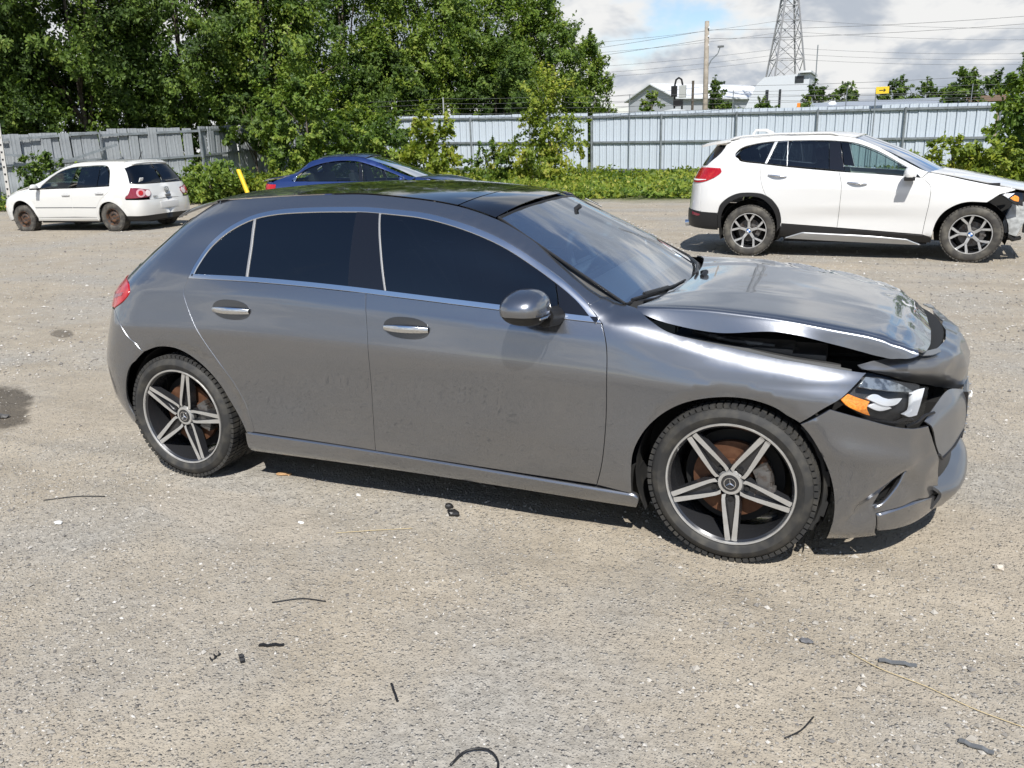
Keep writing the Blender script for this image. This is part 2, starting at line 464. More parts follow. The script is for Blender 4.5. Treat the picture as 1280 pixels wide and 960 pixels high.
def glass_mat(name, tint, base=.04, rough=.0, haze=0., refl=1.25):
    """thin tinted pane: tinted see-through plus fresnel mirror, optional dusty film"""
    if name in MATS: return MATS[name]
    m = bpy.data.materials.new(name); m.use_nodes = True; nt = m.node_tree; nt.nodes.clear()
    o = nt.nodes.new('ShaderNodeOutputMaterial'); t = nt.nodes.new('ShaderNodeBsdfTransparent'); t.inputs[0].default_value = (*tint, 1)
    g = nt.nodes.new('ShaderNodeBsdfGlossy'); g.inputs['Roughness'].default_value = rough; g.inputs[0].default_value = (.95, .97, 1, 1)
    f = nt.nodes.new('ShaderNodeFresnel'); f.inputs[0].default_value = 1.52
    ml = nt.nodes.new('ShaderNodeMath'); ml.operation = 'MULTIPLY_ADD'; ml.inputs[1].default_value = refl; ml.inputs[2].default_value = base - .04; ml.use_clamp = True
    nt.links.new(f.outputs[0], ml.inputs[0])
    x = nt.nodes.new('ShaderNodeMixShader'); nt.links.new(ml.outputs[0], x.inputs[0]); nt.links.new(t.outputs[0], x.inputs[1]); nt.links.new(g.outputs[0], x.inputs[2])
    last = x
    if haze:
        d = nt.nodes.new('ShaderNodeBsdfDiffuse'); d.inputs[0].default_value = (.6, .57, .5, 1)
        tc_ = nt.nodes.new('ShaderNodeTexCoord'); n = nt.nodes.new('ShaderNodeTexNoise'); n.inputs['Scale'].default_value = 3.5; n.inputs['Detail'].default_value = 6; nt.links.new(tc_.outputs['Object'], n.inputs['Vector'])
        r = nt.nodes.new('ShaderNodeMapRange'); r.inputs[1].default_value = .35; r.inputs[2].default_value = .75; r.inputs[3].default_value = haze * .3; r.inputs[4].default_value = haze; nt.links.new(n.outputs[0], r.inputs[0])
        y = nt.nodes.new('ShaderNodeMixShader'); nt.links.new(r.outputs[0], y.inputs[0]); nt.links.new(x.outputs[0], y.inputs[1]); nt.links.new(d.outputs[0], y.inputs[2]); last = y
    nt.links.new(last.outputs[0], o.inputs[0]); MATS[name] = m
    return m


def paint_mat(name, col, metal=.7, rough=.32, dust=.0, flake=True, coat=1., dustcol=(.33, .29, .23)):
    if name in MATS: return MATS[name]
    m = mat(name, col, rough, metal, coat=coat, coat_r=.02, ior=1.5); m.node_tree.nodes['Principled BSDF'].inputs['Coat IOR'].default_value = 1.75
    nt = m.node_tree; b = nt.nodes['Principled BSDF']
    tc_ = nt.nodes.new('ShaderNodeTexCoord')
    n = nt.nodes.new('ShaderNodeTexNoise'); n.inputs['Scale'].default_value = 2.3; n.inputs['Detail'].default_value = 9; n.inputs['Roughness'].default_value = .65; nt.links.new(tc_.outputs['Object'], n.inputs['Vector'])
    sp = nt.nodes.new('ShaderNodeTexNoise'); sp.inputs['Scale'].default_value = 210; sp.inputs['Detail'].default_value = 2; nt.links.new(tc_.outputs['Object'], sp.inputs['Vector'])
    if dust:
        se = nt.nodes.new('ShaderNodeSeparateXYZ'); nt.links.new(tc_.outputs['Object'], se.inputs[0])
        hz = nt.nodes.new('ShaderNodeMapRange'); hz.inputs[1].default_value = .65; hz.inputs[2].default_value = .15; hz.inputs[3].default_value = .25; hz.inputs[4].default_value = 1.; nt.links.new(se.outputs[2], hz.inputs[0])
        r = nt.nodes.new('ShaderNodeMapRange'); r.inputs[1].default_value = .3; r.inputs[2].default_value = .75; r.inputs[3].default_value = dust * .35; r.inputs[4].default_value = dust; nt.links.new(n.outputs[0], r.inputs[0])
        mu = nt.nodes.new('ShaderNodeMath'); mu.operation = 'MULTIPLY'; nt.links.new(r.outputs[0], mu.inputs[0]); nt.links.new(hz.outputs[0], mu.inputs[1])
        # fine speckle of dried splashes
        r2_ = nt.nodes.new('ShaderNodeMapRange'); r2_.inputs[1].default_value = .70; r2_.inputs[2].default_value = .74; r2_.inputs[4].default_value = .35; nt.links.new(sp.outputs[0], r2_.inputs[0])
        m2 = nt.nodes.new('ShaderNodeMath'); m2.operation = 'MULTIPLY'; nt.links.new(r2_.outputs[0], m2.inputs[0]); nt.links.new(hz.outputs[0], m2.inputs[1])
        ad = nt.nodes.new('ShaderNodeMath'); ad.operation = 'ADD'; ad.use_clamp = True; nt.links.new(mu.outputs[0], ad.inputs[0]); nt.links.new(m2.outputs[0], ad.inputs[1])
        d = nt.nodes.new('ShaderNodeBsdfDiffuse'); d.inputs[0].default_value = (*dustcol, 1)
        x = nt.nodes.new('ShaderNodeMixShader'); nt.links.new(ad.outputs[0], x.inputs[0]); nt.links.new(b.outputs[0], x.inputs[1]); nt.links.new(d.outputs[0], x.inputs[2])
        nt.links.new(x.outputs[0], nt.nodes['Material Output'].inputs[0])
    k = nt.nodes.new('ShaderNodeBump'); k.inputs['Strength'].default_value = .25; k.inputs['Distance'].default_value = .004; nt.links.new(n.outputs[0], k.inputs['Height']); 
    nt.links.new(k.outputs[0], b.inputs['Normal'])
    return m
# ---------------------------------------------------------------- shared car materials
M_GREY = paint_mat('grey_metallic_paint', (.215, .225, .248), metal=.92, rough=.27, dust=.04)
M_WHITE = paint_mat('white_paint', (.70, .70, .69), metal=0., rough=.35, dust=.10)
M_WHITE2 = paint_mat('old_white_paint', (.66, .66, .64), metal=0., rough=.42, dust=.16)
M_BLUE = paint_mat('blue_paint', (.006, .027, .14), metal=.45, rough=.3, dust=.05)
M_SCUFF = paint_mat('scuffed_grey_paint', (.17, .177, .190), metal=.7, rough=.36, dust=.13, coat=.6, dustcol=(.30, .30, .30))
M_SATIN = mat('satin_grey_trim', (.30, .30, .30), .45, .5)
M_CHROME = mat('satin_chrome', (.72, .73, .75), .16, 1.0)
M_ALU = mat('machined_alloy', (.60, .595, .58), .42, .75, rvar=(30, .34, .5))
M_DARKALU = mat('dark_painted_alloy', (.035, .036, .04), .25, .4, coat=.6)
M_BLACK = mat('black_plastic', (.012, .012, .013), .45, bump=(300, .1, .001))
M_GLOSSBLACK = mat('gloss_black', (.006, .006, .008), .08, coat=.5)
M_DARK = mat('dark_cavity', (.008, .008, .008), .8)
M_LINER = mat('wheel_liner', (.016, .016, .016), .75, var=(14, (.05, .045, .036), .5, .75))
M_RUBBER = mat('tyre_rubber', (.022, .022, .022), .72, var=(16, (.065, .060, .050), .45, .75), bump=(120, .2, .001))
M_RUBBER2 = mat('dusty_tyre_rubber', (.045, .042, .038), .85, var=(9, (.13, .12, .10), .42, .7), bump=(120, .2, .001))
M_RUST = mat('rusty_brake_disc', (.10, .042, .02), .7, .3, var=(25, (.15, .07, .036), .4, .65))
M_STEEL = mat('cast_metal', (.16, .155, .15), .55, .7, var=(40, (.09, .06, .045), .45, .7))
M_RUSTWHEEL = mat('rusty_steel_wheel', (.05, .043, .04), .7, .3, var=(22, (.14, .065, .03), .42, .65))
M_TINT = glass_mat('dark_tinted_glass', (.025, .03, .04), base=.05, refl=1.6)
M_WSGLASS = glass_mat('windscreen_glass', (.52, .68, .78), base=.04, haze=.02, refl=.62)
M_CLEAR = glass_mat('clear_car_glass', (.55, .66, .64), base=.05)
M_LENS = glass_mat('clear_lens', (.95, .96, .97), base=.04, refl=.6)
M_RED = mat('red_lamp', (.36, .004, .008), .15, coat=.5, var=(35, (.50, .012, .016), .45, .7))
M_REDDARK = mat('dark_red_lamp', (.2, .012, .03), .15, coat=1.)
M_AMBER = mat('amber_reflector', (.75, .20, .015), .2, coat=1., var=(120, (.9, .32, .03), .4, .6))
M_SILVER = mat('lamp_silver', (.85, .86, .88), .3, .6)
M_DRL = mat('lamp_white_bar', (.72, .74, .77), .25, .0, coat=1.)
M_CLOTH = mat('black_seat', (.02, .02, .022), .7)
M_CLOTHGREY = mat('grey_seat', (.30, .29, .27), .8)
M_DASH = mat('dash_plastic', (.09, .09, .095), .6)
M_PAPER = mat('white_paper', (.82, .82, .80), .7)
M_INK = mat('dark_print', (.03, .03, .03), .7)
M_ENGINE = mat('engine_plastic', (.03, .03, .03), .5, var=(12, (.12, .12, .12), .55, .6))
M_GREYPL = mat('grey_plastic', (.13, .135, .14), .45)
# ---------------------------------------------------------------- wheels (axle along y, outer face towards -y)
def tyre(parent, R, rim, w, mat_, blocks=64, flat=0.0):
    """w = tyre width; outer face at y=0 side bulging to -0.004"""
    sh = R - .016
    prof = [(rim - .006, .010), (rim + .004, .000), (rim + .012, -.006), (rim + (sh - rim) * .5, -.012), (sh - .012, -.006), (sh - .002, .004), (sh + .003, .014),
            (sh + .003, w - .014), (sh - .002, w - .004), (sh - .012, w + .006), (rim + (sh - rim) * .5, w + .012), (rim + .004, w), (rim - .006, w - .01)]
    b = MB(); b.lathe(prof, n=72)
    # tread blocks: shoulder lugs and centre ribs
    for k in range(blocks):
        t0 = 2 * math.pi * k / blocks; dt = 2 * math.pi / blocks * .74
        for (ya, yb, sk, ra) in ((.004, .050, 0, .009), (.060, w / 2 - .004, .4, 0), (w / 2 + .004, w - .060, .4, 0), (w - .052, w, 0, .009)):
            V = []
            for r_, tt, y in ((sh, 0, 0), (R, 0, 0)):
                for (yy, to) in ((ya, 0), (ya, dt), (yb, dt), (yb, 0)):
                    a = t0 + to + sk * (yy - ya) * 2
                    rr = r_ - (ra if r_ == R and ((ra and yy in (0., w))) else 0)
                    V.append((rr * math.cos(a), yy, rr * math.sin(a)))
            b.add(V, [(0, 1, 5, 4), (1, 2, 6, 5), (2, 3, 7, 6), (3, 0, 4, 7), (4, 5, 6, 7)])
    if flat:
        b.V = [(x, y, max(z, -R + flat)) for x, y, z in b.V]
    return b.obj('tyre', mat_, parent, sharp=35)


def star_badge(b, r, y0, m=0, a0=math.pi / 2):
    """three-pointed star in a ring"""
    b.lathe([(r * .86, y0), (r * .86, y0 - .003), (r, y0 - .003), (r, y0)], n=32, m=m)
    for k in range(3):
        a = a0 + k * 2 * math.pi / 3
        t = (math.cos(a) * r * .88, math.sin(a) * r * .88)
        l = (math.cos(a + math.pi / 3) * r * .17, math.sin(a + math.pi / 3) * r * .17); rr = (math.cos(a - math.pi / 3) * r * .17, math.sin(a - math.pi / 3) * r * .17)
        V = [(0, y0 - .005, 0), (l[0], y0 - .001, l[1]), (t[0], y0 - .003, t[1]), (rr[0], y0 - .001, rr[1])]
        b.add(V, [(0, 1, 2), (0, 2, 3)], m)


def spoke_poly(b, poly, ang, y_face, depth, m_face, m_side, taper=.006):
    """raised spoke with machined face; poly = (radial, tangential); y_face(r) gives the face position"""
    ca, sa = math.cos(ang), math.sin(ang)
    top = [(u * ca - v * sa, y_face(u), u * sa + v * ca) for u, v in poly]
    cu = sum(u for u, v in poly) / len(poly); cv = sum(v for u, v in poly) / len(poly)
    def grow(u, v, g):
        d = math.hypot(u - cu, v - cv) + 1e-9; return (u, v + (v - cv) / (abs(v - cv) + .004) * g)
    low = []
    for u, v in poly:
        u2, v2 = grow(u, v, taper); low.append((u2 * ca - v2 * sa, y_face(u) + depth, u2 * sa + v2 * ca))
    n = len(poly)
    b.add(top, [tuple(range(n))], m_face)
    b.add(top + low, [(i, (i + 1) % n, n + (i + 1) % n, n + i) for i in range(n)], m_side)


def wheel_five_twin(parent, R, rim, w, a0):
    """five twin-spoke machined alloy with star cap"""
    tyre(parent, R, rim, w, M_RUBBER, 74)
    yf = lambda r: .006 + .020 * max(0, 1 - (r / rim)) ** 1.2 if r > .06 else .022
    b = MB()
    b.lathe([(rim - .001, .012), (rim, .002), (rim - .002, -.002), (rim - .008, -.001), (rim - .010, .004)], n=96, m=0)
    b.lathe([(rim - .010, .004), (rim - .018, .012), (rim - .030, .075), (rim - .034, .15), (rim - .02, w)], n=72, m=1)
    for k in range(5):
        a = a0 + k * 2 * math.pi / 5
        for sgn in (-1, 1):
            o = lambda u, v: (u, sgn * v)
            poly = [o(.044, .0165), o(.062, .0205), o(.085, .0195), (rim - .016, sgn * .0016), o(rim - .011, .0225), o(.120, .0320), o(.070, .0345), o(.050, .033)]
            if sgn < 0: poly = poly[::-1]
            spoke_poly(b, poly, a, yf, .038, 0, 1, .007)
        # dark web between the twins
        wf = lambda r: yf(r) + .018
        spoke_poly(b, [(.05, -.022), (.10, -.024), (rim - .016, -.004), (rim - .016, .004), (.10, .024), (.05, .022)], a, wf, .02, 1, 1, 0)
        c, s = math.cos(a), math.sin(a)
        # lug bolt in its hole
        b.lathe([(.0, .030), (.0095, .030), (.0105, .044)], n=10, c=(.0655 * c, -.002, .0655 * s), m=2)
    # hub disc
    b.lathe([(.000, .024), (.0345, .024), (.035, .0205), (.046, .0215), (.052, .034)], n=60, m=0)
    rimo = b.obj('rim', [M_ALU, M_DARKALU, M_BLACK], parent, sharp=28, fixn=False)
    b = MB(); b.lathe([(.0, .0195), (.033, .0195), (.034, .024)], n=40, m=1); star_badge(b, .024, .0195, 0, math.pi / 2 + a0 * 0 + .1)
    b.obj('hub_cap', [M_CHROME, M_DARKALU], rimo, sharp=40, fixn=False)
    brake(parent, .155, .075)
    return parent


def brake(parent, r, y, dm=None):
    b = MB(); b.lathe([(.05, y - .012), (r * .52, y - .012), (r * .54, y), (r, y), (r, y + .024), (.04, y + .024)], n=48)
    d = b.obj('brake_disc', dm or M_RUST, parent, sharp=30, fixn=False)
    b = MB()
    for i in range(7):
        a = -.5 + i * .16; a2 = a + .17
        b.bar((r * .82 * math.cos(a), y - .01, r * .82 * math.sin(a)), (r * .82 * math.cos(a2), y - .01, r * .82 * math.sin(a2)), .06, .058)
    b.box((r * .8, y - .035, .02), (.05, .02, .09), bev=.008); b.box((r * .95, y - .03, -.01), (.045, .03, .03), bev=.008)
    b.obj('brake_caliper', M_STEEL, parent, sharp=40)
    b = MB(); b.lathe([(0, .11), (rim_back(r), .11), (rim_back(r), .14), (0, .14)], n=32)
    b.obj('dust_shield', M_DARK, parent)


def rim_back(r): return r * 1.25
# ---------------------------------------------------------------- grey hatchback: body surface
GREY = Body(
    levels=[
        [(-3.5, .15, .80), (-2.3, .150, .79), (-.4, .125, .79), (.9, .10, .83)],
        [(-3.5, .20, .845), (-2.3, .205, .848), (-.4, .175, .848), (.9, .165, .875)],
        [(-3.5, .30, .872), (-2.3, .285, .868), (-.4, .238, .866), (.9, .235, .885)],
        [(-3.5, 0.463, 0.8831), (-2.3, 0.483, 0.8831), (-1.4, 0.443, 0.8836), (-0.4, 0.398, 0.8831), (0.9, 0.393, 0.8891)],
        [(-3.5, 0.477, 0.8842), (-2.3, 0.497, 0.8842), (-1.4, 0.457, 0.8847), (-0.4, 0.412, 0.8842), (0.9, 0.407, 0.8902)],
        [(-3.5, .60, .884), (-2.7, .62, .892), (-2.2, .60, .890), (-.5, .58, .890), (0, .60, .893), (.9, .58, .88)],
        [(-3.5, .75, .862), (-2.9, .77, .888), (-2.3, .765, .897), (-1.5, .745, .898), (-.5, .705, .896), (0, .69, .893), (.9, .68, .86)],
        [(-3.5, .83, .838), (-2.9, .88, .864), (-2.3, .89, .877), (-1.5, .865, .8795), (-.5, .81, .879), (-.25, .775, .879), (0, .745, .877), (.9, .72, .838)],
        [(-3.5, 0.892, 0.8166), (-2.9, 0.947, 0.8466), (-2.3, 0.967, 0.8616), (-1.5, 0.928, 0.8666), (-0.5, 0.86, 0.8671), (-.25, .815, .8655), (0, .778, .8645), (.9, .75, .82)],
        [(-3.5, 0.908, 0.8114), (-2.9, 0.963, 0.8414), (-2.3, 0.983, 0.8564), (-1.5, 0.944, 0.8614), (-0.5, 0.876, 0.8619), (-.25, .858, .848), (0, .822, .838), (.9, .788, .785)],
        [(-3.5, .98, .78), (-2.9, 1.03, .805), (-2.55, 1.035, .828), (-1.5, 1.0, .842), (-.5, .925, .838), (0, .86, .80), (.9, .82, .74)],
        [(-3.5, 1.10, .72), (-2.9, 1.14, .745), (-2.0, 1.17, .755), (-1.3, 1.13, .775), (-.978, 1.08, .775), (-.75, 1.01, .80), (-.57, .957, .825), (-.46, .935, .82), (0, .93, .70), (.9, .9, .6)],
        [(-3.5, 1.22, .63), (-2.9, 1.26, .66), (-2.5, 1.29, .672), (-2.2, 1.335, .640), (-1.8, 1.352, .628), (-1.53, 1.342, .633), (-1.26, 1.305, .66), (-.978, 1.215, .695), (-.834, 1.143, .725), (-.69, 1.063, .763), (-.52, .972, .785), (-.46, .955, .78), (0, .95, .68), (.9, .93, .5)],
        [(-3.5, 1.31, .45), (-2.9, 1.345, .54), (-2.5, 1.385, .555), (-1.8, 1.408, .555), (-1.47, 1.385, .555), (-1.27, 1.356, .555), (-1.08, 1.302, .56), (-.92, 1.232, .595), (-.745, 1.12, .63), (-.57, 1.012, .68), (-.46, .975, .70), (0, .97, .6), (.9, 1.0, .4)],
    ],
    front=[(.1, .20, .82), (.3, .20, .87), (.5, .20, .88), (.75, .18, .86), (.9, .1, .8)],
    rear=[(.15, -2.93, -3.31), (.25, -2.96, -3.365), (.4, -2.98, -3.475), (.55, -2.98, -3.487), (.66, -2.96, -3.455), (.82, -2.93, -3.40), (.9, -2.88, -3.405), (1.0, -2.80, -3.325), (1.06, -2.74, -3.25), (1.2, -2.6, -3.06), (1.3, -2.5, -2.94), (1.4, -2.4, -2.86)],
    nf=2.3, nr=2.6, lf=1.0, lr=.9,
    rings=[(-.005, .325, .355, .405, .012), (-2.70, .33, .36, .41, .012)])

CREASE_X = np.arange(-3.0, .4, .018)
CREASES = [(CREASE_X, GREY.lz[k](CREASE_X)) for k in (3, 4, 8, 9)]
CREASES += [(CREASE_X, (CREASES[0][1] + CREASES[1][1]) / 2), (CREASE_X, (CREASES[2][1] + CREASES[3][1]) / 2)]
CREASE_PTS = np.vstack([np.stack(c, 1) for c in CREASES])
# ---------------------------------------------------------------- grey hatchback with crumpled front end
def clip(P, a, b):
    """keep the part of polygon P left of the line a->b"""
    out = []; n = len(P); f = lambda q: (b[0] - a[0]) * (q[1] - a[1]) - (b[1] - a[1]) * (q[0] - a[0])
    for i in range(n):
        p0, p1 = P[i], P[(i + 1) % n]; f0, f1 = f(p0), f(p1)
        if f0 >= 0: out.append(p0)
        if f0 * f1 < 0: t = f0 / (f0 - f1); out.append(p0 + (p1 - p0) * t)
    return np.array(out)


def relax(P, step=.015):
    out = []
    for i in range(len(P)):
        a, b = P[i], P[(i + 1) % len(P)]; L = np.linalg.norm(b - a)
        if L < 1e-5: continue
        n = max(1, int(round(L / step)))
        out += [a + (b - a) * k / n for k in range(n)]
    return np.array(out)


car = empty('hatchback_car', label='grey hatchback with crumpled bonnet and torn front bumper in the foreground', cat='car')
SP, SN = GREY.P, GREY.N
def gp(name, parent, P2, m, **kw): return skin_panel(name, parent, P2, SP, SN, m, **{**dict(gap=.0028, lip=.0009), **kw})

REARCUT = [(-2.598, 1.034), (-2.614, .972), (-2.593, .913), (-2.542, .821), (-2.48, .727), (-2.403, .617), (-2.341, .524), (-2.295, .414), (-2.279, .31), (-2.282, .288)]
BGAP = [(-1.592, .271), (-1.574, .54), (-1.568, .75), (-1.575, .86), (-1.590, 1.004)]
FGAP = [(-.534, .244), (-.51, .342), (-.491, .513), (-.486, .765), (-.496, .856), (-.519, .921)]
DLO_T = [(-2.592, 1.031), (-2.573, 1.095), (-2.532, 1.172), (-2.456, 1.24), (-2.376, 1.286), (-2.293, 1.318), (-2.183, 1.338), (-2.003, 1.349), (-1.766, 1.352), (-1.685, 1.351), (-1.531, 1.341), (-1.396, 1.329), (-1.26, 1.305), (-1.122, 1.268), (-.978, 1.215), (-.834, 1.143), (-.692, 1.063), (-.609, 1.005), (-.521, .923)]
DLO_B = [(-.521, .923), (-.691, .934), (-.969, .957), (-1.15, .970), (-1.438, .990), (-1.662, 1.005), (-1.959, 1.020), (-2.255, 1.029), (-2.592, 1.031)]
RARCH = [(-2.334, .269), (-2.354, .331), (-2.399, .425), (-2.459, .532), (-2.55, .623), (-2.665, .681), (-2.791, .690), (-2.904, .656)]
RARCH2 = [(-2.904, .656), (-2.98, .592), (-3.038, .484), (-3.071, .369), (-3.062, .285)]
FARCH = [(-.386, .222), (-.387, .312), (-.378, .41), (-.337, .502), (-.274, .576), (-.197, .629), (-.107, .661), (-.012, .675), (.068, .671), (.154, .647), (.224, .600)]
xl = np.linspace(-2.62, -.545, 60)
RAIL = list(zip(xl, GREY.lz[-1](xl)))
dlo = outline(DLO_T, DLO_B)
dlo_in = inset(dlo, .019)

for side in (0, 1):
    mir = bool(side)
    front_door = gp('front_door', car, extra=CREASE_PTS, P2= outline(BGAP[::-1], [(-1.592, .271), (-1.07, .257), (-.534, .244)], FGAP, [(p[0], p[1]) for p in DLO_B[:5]] + [(-1.590, 1.002)]), m=M_GREY, mirror=mir)
    rear_door = gp('rear_door', car, extra=CREASE_PTS, P2= outline(REARCUT, [(-2.282, .288), (-1.9, .280), (-1.592, .271)], BGAP, [(-1.59, 1.003), (-1.662, 1.005), (-1.959, 1.020), (-2.255, 1.029), (-2.598, 1.034)]), m=M_GREY, mirror=mir)
    # quarter panel with C pillar, roof rail and A pillar in one pressing
    q = outline([(-.582, .985), (-.609, 1.005), (-.692, 1.063), (-.834, 1.143), (-.978, 1.215), (-1.122, 1.268), (-1.26, 1.305), (-1.396, 1.329), (-1.531, 1.341), (-1.685, 1.351), (-1.766, 1.352), (-2.003, 1.349), (-2.183, 1.338), (-2.293, 1.318), (-2.376, 1.286), (-2.456, 1.24), (-2.532, 1.172), (-2.573, 1.095), (-2.592, 1.033)],
                REARCUT, [(-2.282, .288), (-2.334, .269)], RARCH, [(-2.904, .656), (-2.967, .725), (-3.022, .79), (-3.101, .852)],
                [(-3.101, .860), (-2.993, .904), (-2.951, .949), (-2.994, .983), (-3.12, .995)], [(-3.12, .995), (-3.036, 1.065), (-2.897, 1.162), (-2.815, 1.266), (-2.62, GREY.lz[-1](-2.62)[0])], RAIL, [(-.545, RAIL[-1][1]), (-.582, .985)])
    gp('quarter_panel', car, q, M_GREY, mirror=mir, h=.026, extra=CREASE_PTS)
    if not side:
        fen = outline(FGAP[::-1], [(-.534, .244), (-.386, .222)], FARCH, [(.224, .600), (.279, .657), (.334, .701), (.405, .782)], [(.405, .782), (.243, .808), (.008, .847), (-.141, .873), (-.264, .901), (-.338, .937), (-.395, .965), (-.455, .976)], [(-.455, .976), (-.50, .988), (-.543, 1.004)], [(-.543, 1.004), (-.582, .985), (-.55, .952), (-.519, .921)])
    gp('front_fender', car, fen, M_GREY, mirror=mir, h=.024, extra=CREASE_PTS)
    gp('side_skirt', car, outline([(-2.33, .280), (-1.6, .266), (-.386, .219)], [(-.386, .219), (-.362, .205), (-.372, .165)], [(-.372, .165), (-1.4, .185), (-2.345, .178)], [(-2.345, .178), (-2.33, .280)]), M_GREY, mirror=mir, off=.012, lip=.005, flange=.03)
    # windows
    gp('window_trim', car, dlo, M_CHROME, holes=[dlo_in], h=.02, gap=.001, off=.004, flange=.012, mirror=mir)
    g = inset(dlo_in, .002)
    parts = [('quarter_window', None, ((-2.291, 1.291), (-2.247, 1.044)), M_TINT, -.002), ('rear_door_window', ((-2.283, 1.291), (-2.239, 1.044)), ((-1.728, 1.324), (-1.684, 1.023)), M_TINT, -.002),
             ('door_pillar_cover', ((-1.726, 1.324), (-1.682, 1.023)), ((-1.609, 1.325), (-1.496, 1.013)), M_GLOSSBLACK, .001), ('front_door_window', ((-1.603, 1.325), (-1.490, 1.013)), ((-.735, 1.057), (-.703, .95)), M_TINT, -.002), ('mirror_triangle', ((-.727, 1.057), (-.695, .95)), None, M_GLOSSBLACK, .0)]
    for nm, a, b, m, off in parts:
        P = g
        if a is not None: P = clip(P, a[0], a[1])
        if b is not None: P = clip(P, b[1], b[0])
        P = P[::-1] if False else P
        P = relax(P)
        A_ = .5 * np.sum(P[:, 0] * np.roll(P[:, 1], -1) - np.roll(P[:, 0], -1) * P[:, 1])
        if A_ < 0: P = P[::-1]
        gp(nm, car, P, m, gap=0, off=off, flange=.004, lip=.001, mirror=mir, h=.05)
    for a, b, wd in (((-2.291, 1.300), (-2.247, 1.034), .010), ((-1.609, 1.33), (-1.496, 1.008), .006)):
        P = relax(np.array([(a[0], a[1]), (b[0], b[1]), (b[0] + wd, b[1]), (a[0] + wd, a[1])]))
        gp('window_divider', car, P, M_SATIN if wd > .008 else M_SATIN, gap=0, off=.002, flange=.004, mirror=mir)
    # door handles
    for door, cx, cz in ((rear_door, -2.317, .899), (front_door, -1.377, .864)):
        t = np.linspace(0, 2 * np.pi, 40, endpoint=False)
        E_ = np.stack([cx + .112 * np.sign(np.cos(t)) * np.abs(np.cos(t)) ** .8, cz + .045 * np.sin(t) - .06 * (np.cos(t) * .1)], 1)
        gp('handle_recess_shade', door, E_, mat('handle_hollow_shade', (.07, .07, .073), .2, .8, coat=1.), gap=0, off=.0016, flange=.002, mirror=mir, h=.02)  # flat disc on the skin, shade of the hollow put into its dark colour
        rows = []
        for i in range(9):
            u = -1 + i / 4; s_ = cx + .108 * u; zc = cz - .004 - .012 * u * u * 0; bow = .030 * (1 - u * u) + .004
            base = SP([s_], [zc])[0]; n_ = SN([s_], [zc])[0]; hh = .0125 + .004 * (1 - u * u)
            row = []
            for k in range(9):
                th = 2 * math.pi * k / 8; row.append(base + n_ * (bow + .007 * math.cos(th)) + np.array([0, 0, 1]) * hh * math.sin(th))
            rows.append(row)
        grid_patch('door_handle', rows, M_CHROME, door, 3, 2, mirror=mir, flip=True)
    # tail lamp
    tl = outline([(-2.994, .984), (-2.950, .949), (-2.993, .903), (-3.103, .858)], [(-3.103, .858), (-3.25, .858), (-3.40, .875)], [(-3.40, .875), (-3.43, .93), (-3.40, .985)], [(-3.40, .985), (-3.25, .998), (-3.12, .997)], [(-3.12, .997), (-2.994, .984)])
    lamp = gp('tail_light', car, tl, M_RED, mirror=mir, off=.004, h=.02)
    gp('lamp_bar', lamp, outline([(-3.01, .925), (-3.12, .90)], [(-3.12, .90), (-3.39, .905), (-3.39, .93)], [(-3.39, .93), (-3.12, .925), (-3.0, .945)]), M_REDDARK, mirror=mir, off=.006, flange=.003)

# rear end (both halves meet on the centre line)
def cen(z): return float(GREY.r1(z)[0] - GREY.lr) - .012
for side in (0, 1):
    mir = bool(side)
    rb = outline([(-2.904, .656), (-2.967, .725), (-3.022, .79), (-3.101, .852)], [(-3.101, .852), (-3.25, .852), (-3.4, .86)], [(-3.4, .86), (-3.42, .70), (cen(.70), .70)], [(cen(.70), .70), (cen(.5), .5), (cen(.27), .27)], [(cen(.27), .27), (-3.35, .235), (-3.15, .235), (-3.06, .265)], [(-3.06, .27), (-3.062, .285)], RARCH2[::-1])
    gp('rear_bumper', car, rb, M_GREY, mirror=mir, h=.026, gap=.0015, lip=.0004)
    gp('bumper_diffuser', car, outline([(-3.06, .26), (-3.15, .231), (-3.35, .231), (cen(.265), .265)], [(cen(.265), .265), (cen(.2), .2)], [(cen(.2), .2), (-3.2, .19), (-3.07, .21)], [(-3.07, .21), (-3.06, .266)]), M_BLACK, mirror=mir, off=-.006)
    gp('tailgate', car, outline([(-3.405, .865), (-3.44, .93), (-3.405, .99), (-3.25, 1.002), (-3.122, 1.0)], [(-3.122, 1.0), (-3.045, 1.060)], [(-3.045, 1.060), (-3.3, 1.07), (cen(1.08), 1.08)], [(cen(1.08), 1.08), (cen(.9), .9), (cen(.71), .71)], [(cen(.71), .71), (-3.425, .71), (-3.405, .865)]), M_GREY, mirror=mir, h=.03)
    gp('rear_window', car, outline([(-3.045, 1.063), (-2.901, 1.162), (-2.819, 1.264)], [(-2.819, 1.264), (-3.0, 1.290), (cen(1.3), 1.30)], [(cen(1.3), 1.30), (cen(1.2), 1.2), (cen(1.083), 1.083)], [(cen(1.083), 1.083), (-3.3, 1.073), (-3.045, 1.063)]), M_GLOSSBLACK, mirror=mir, off=-.003, h=.03)

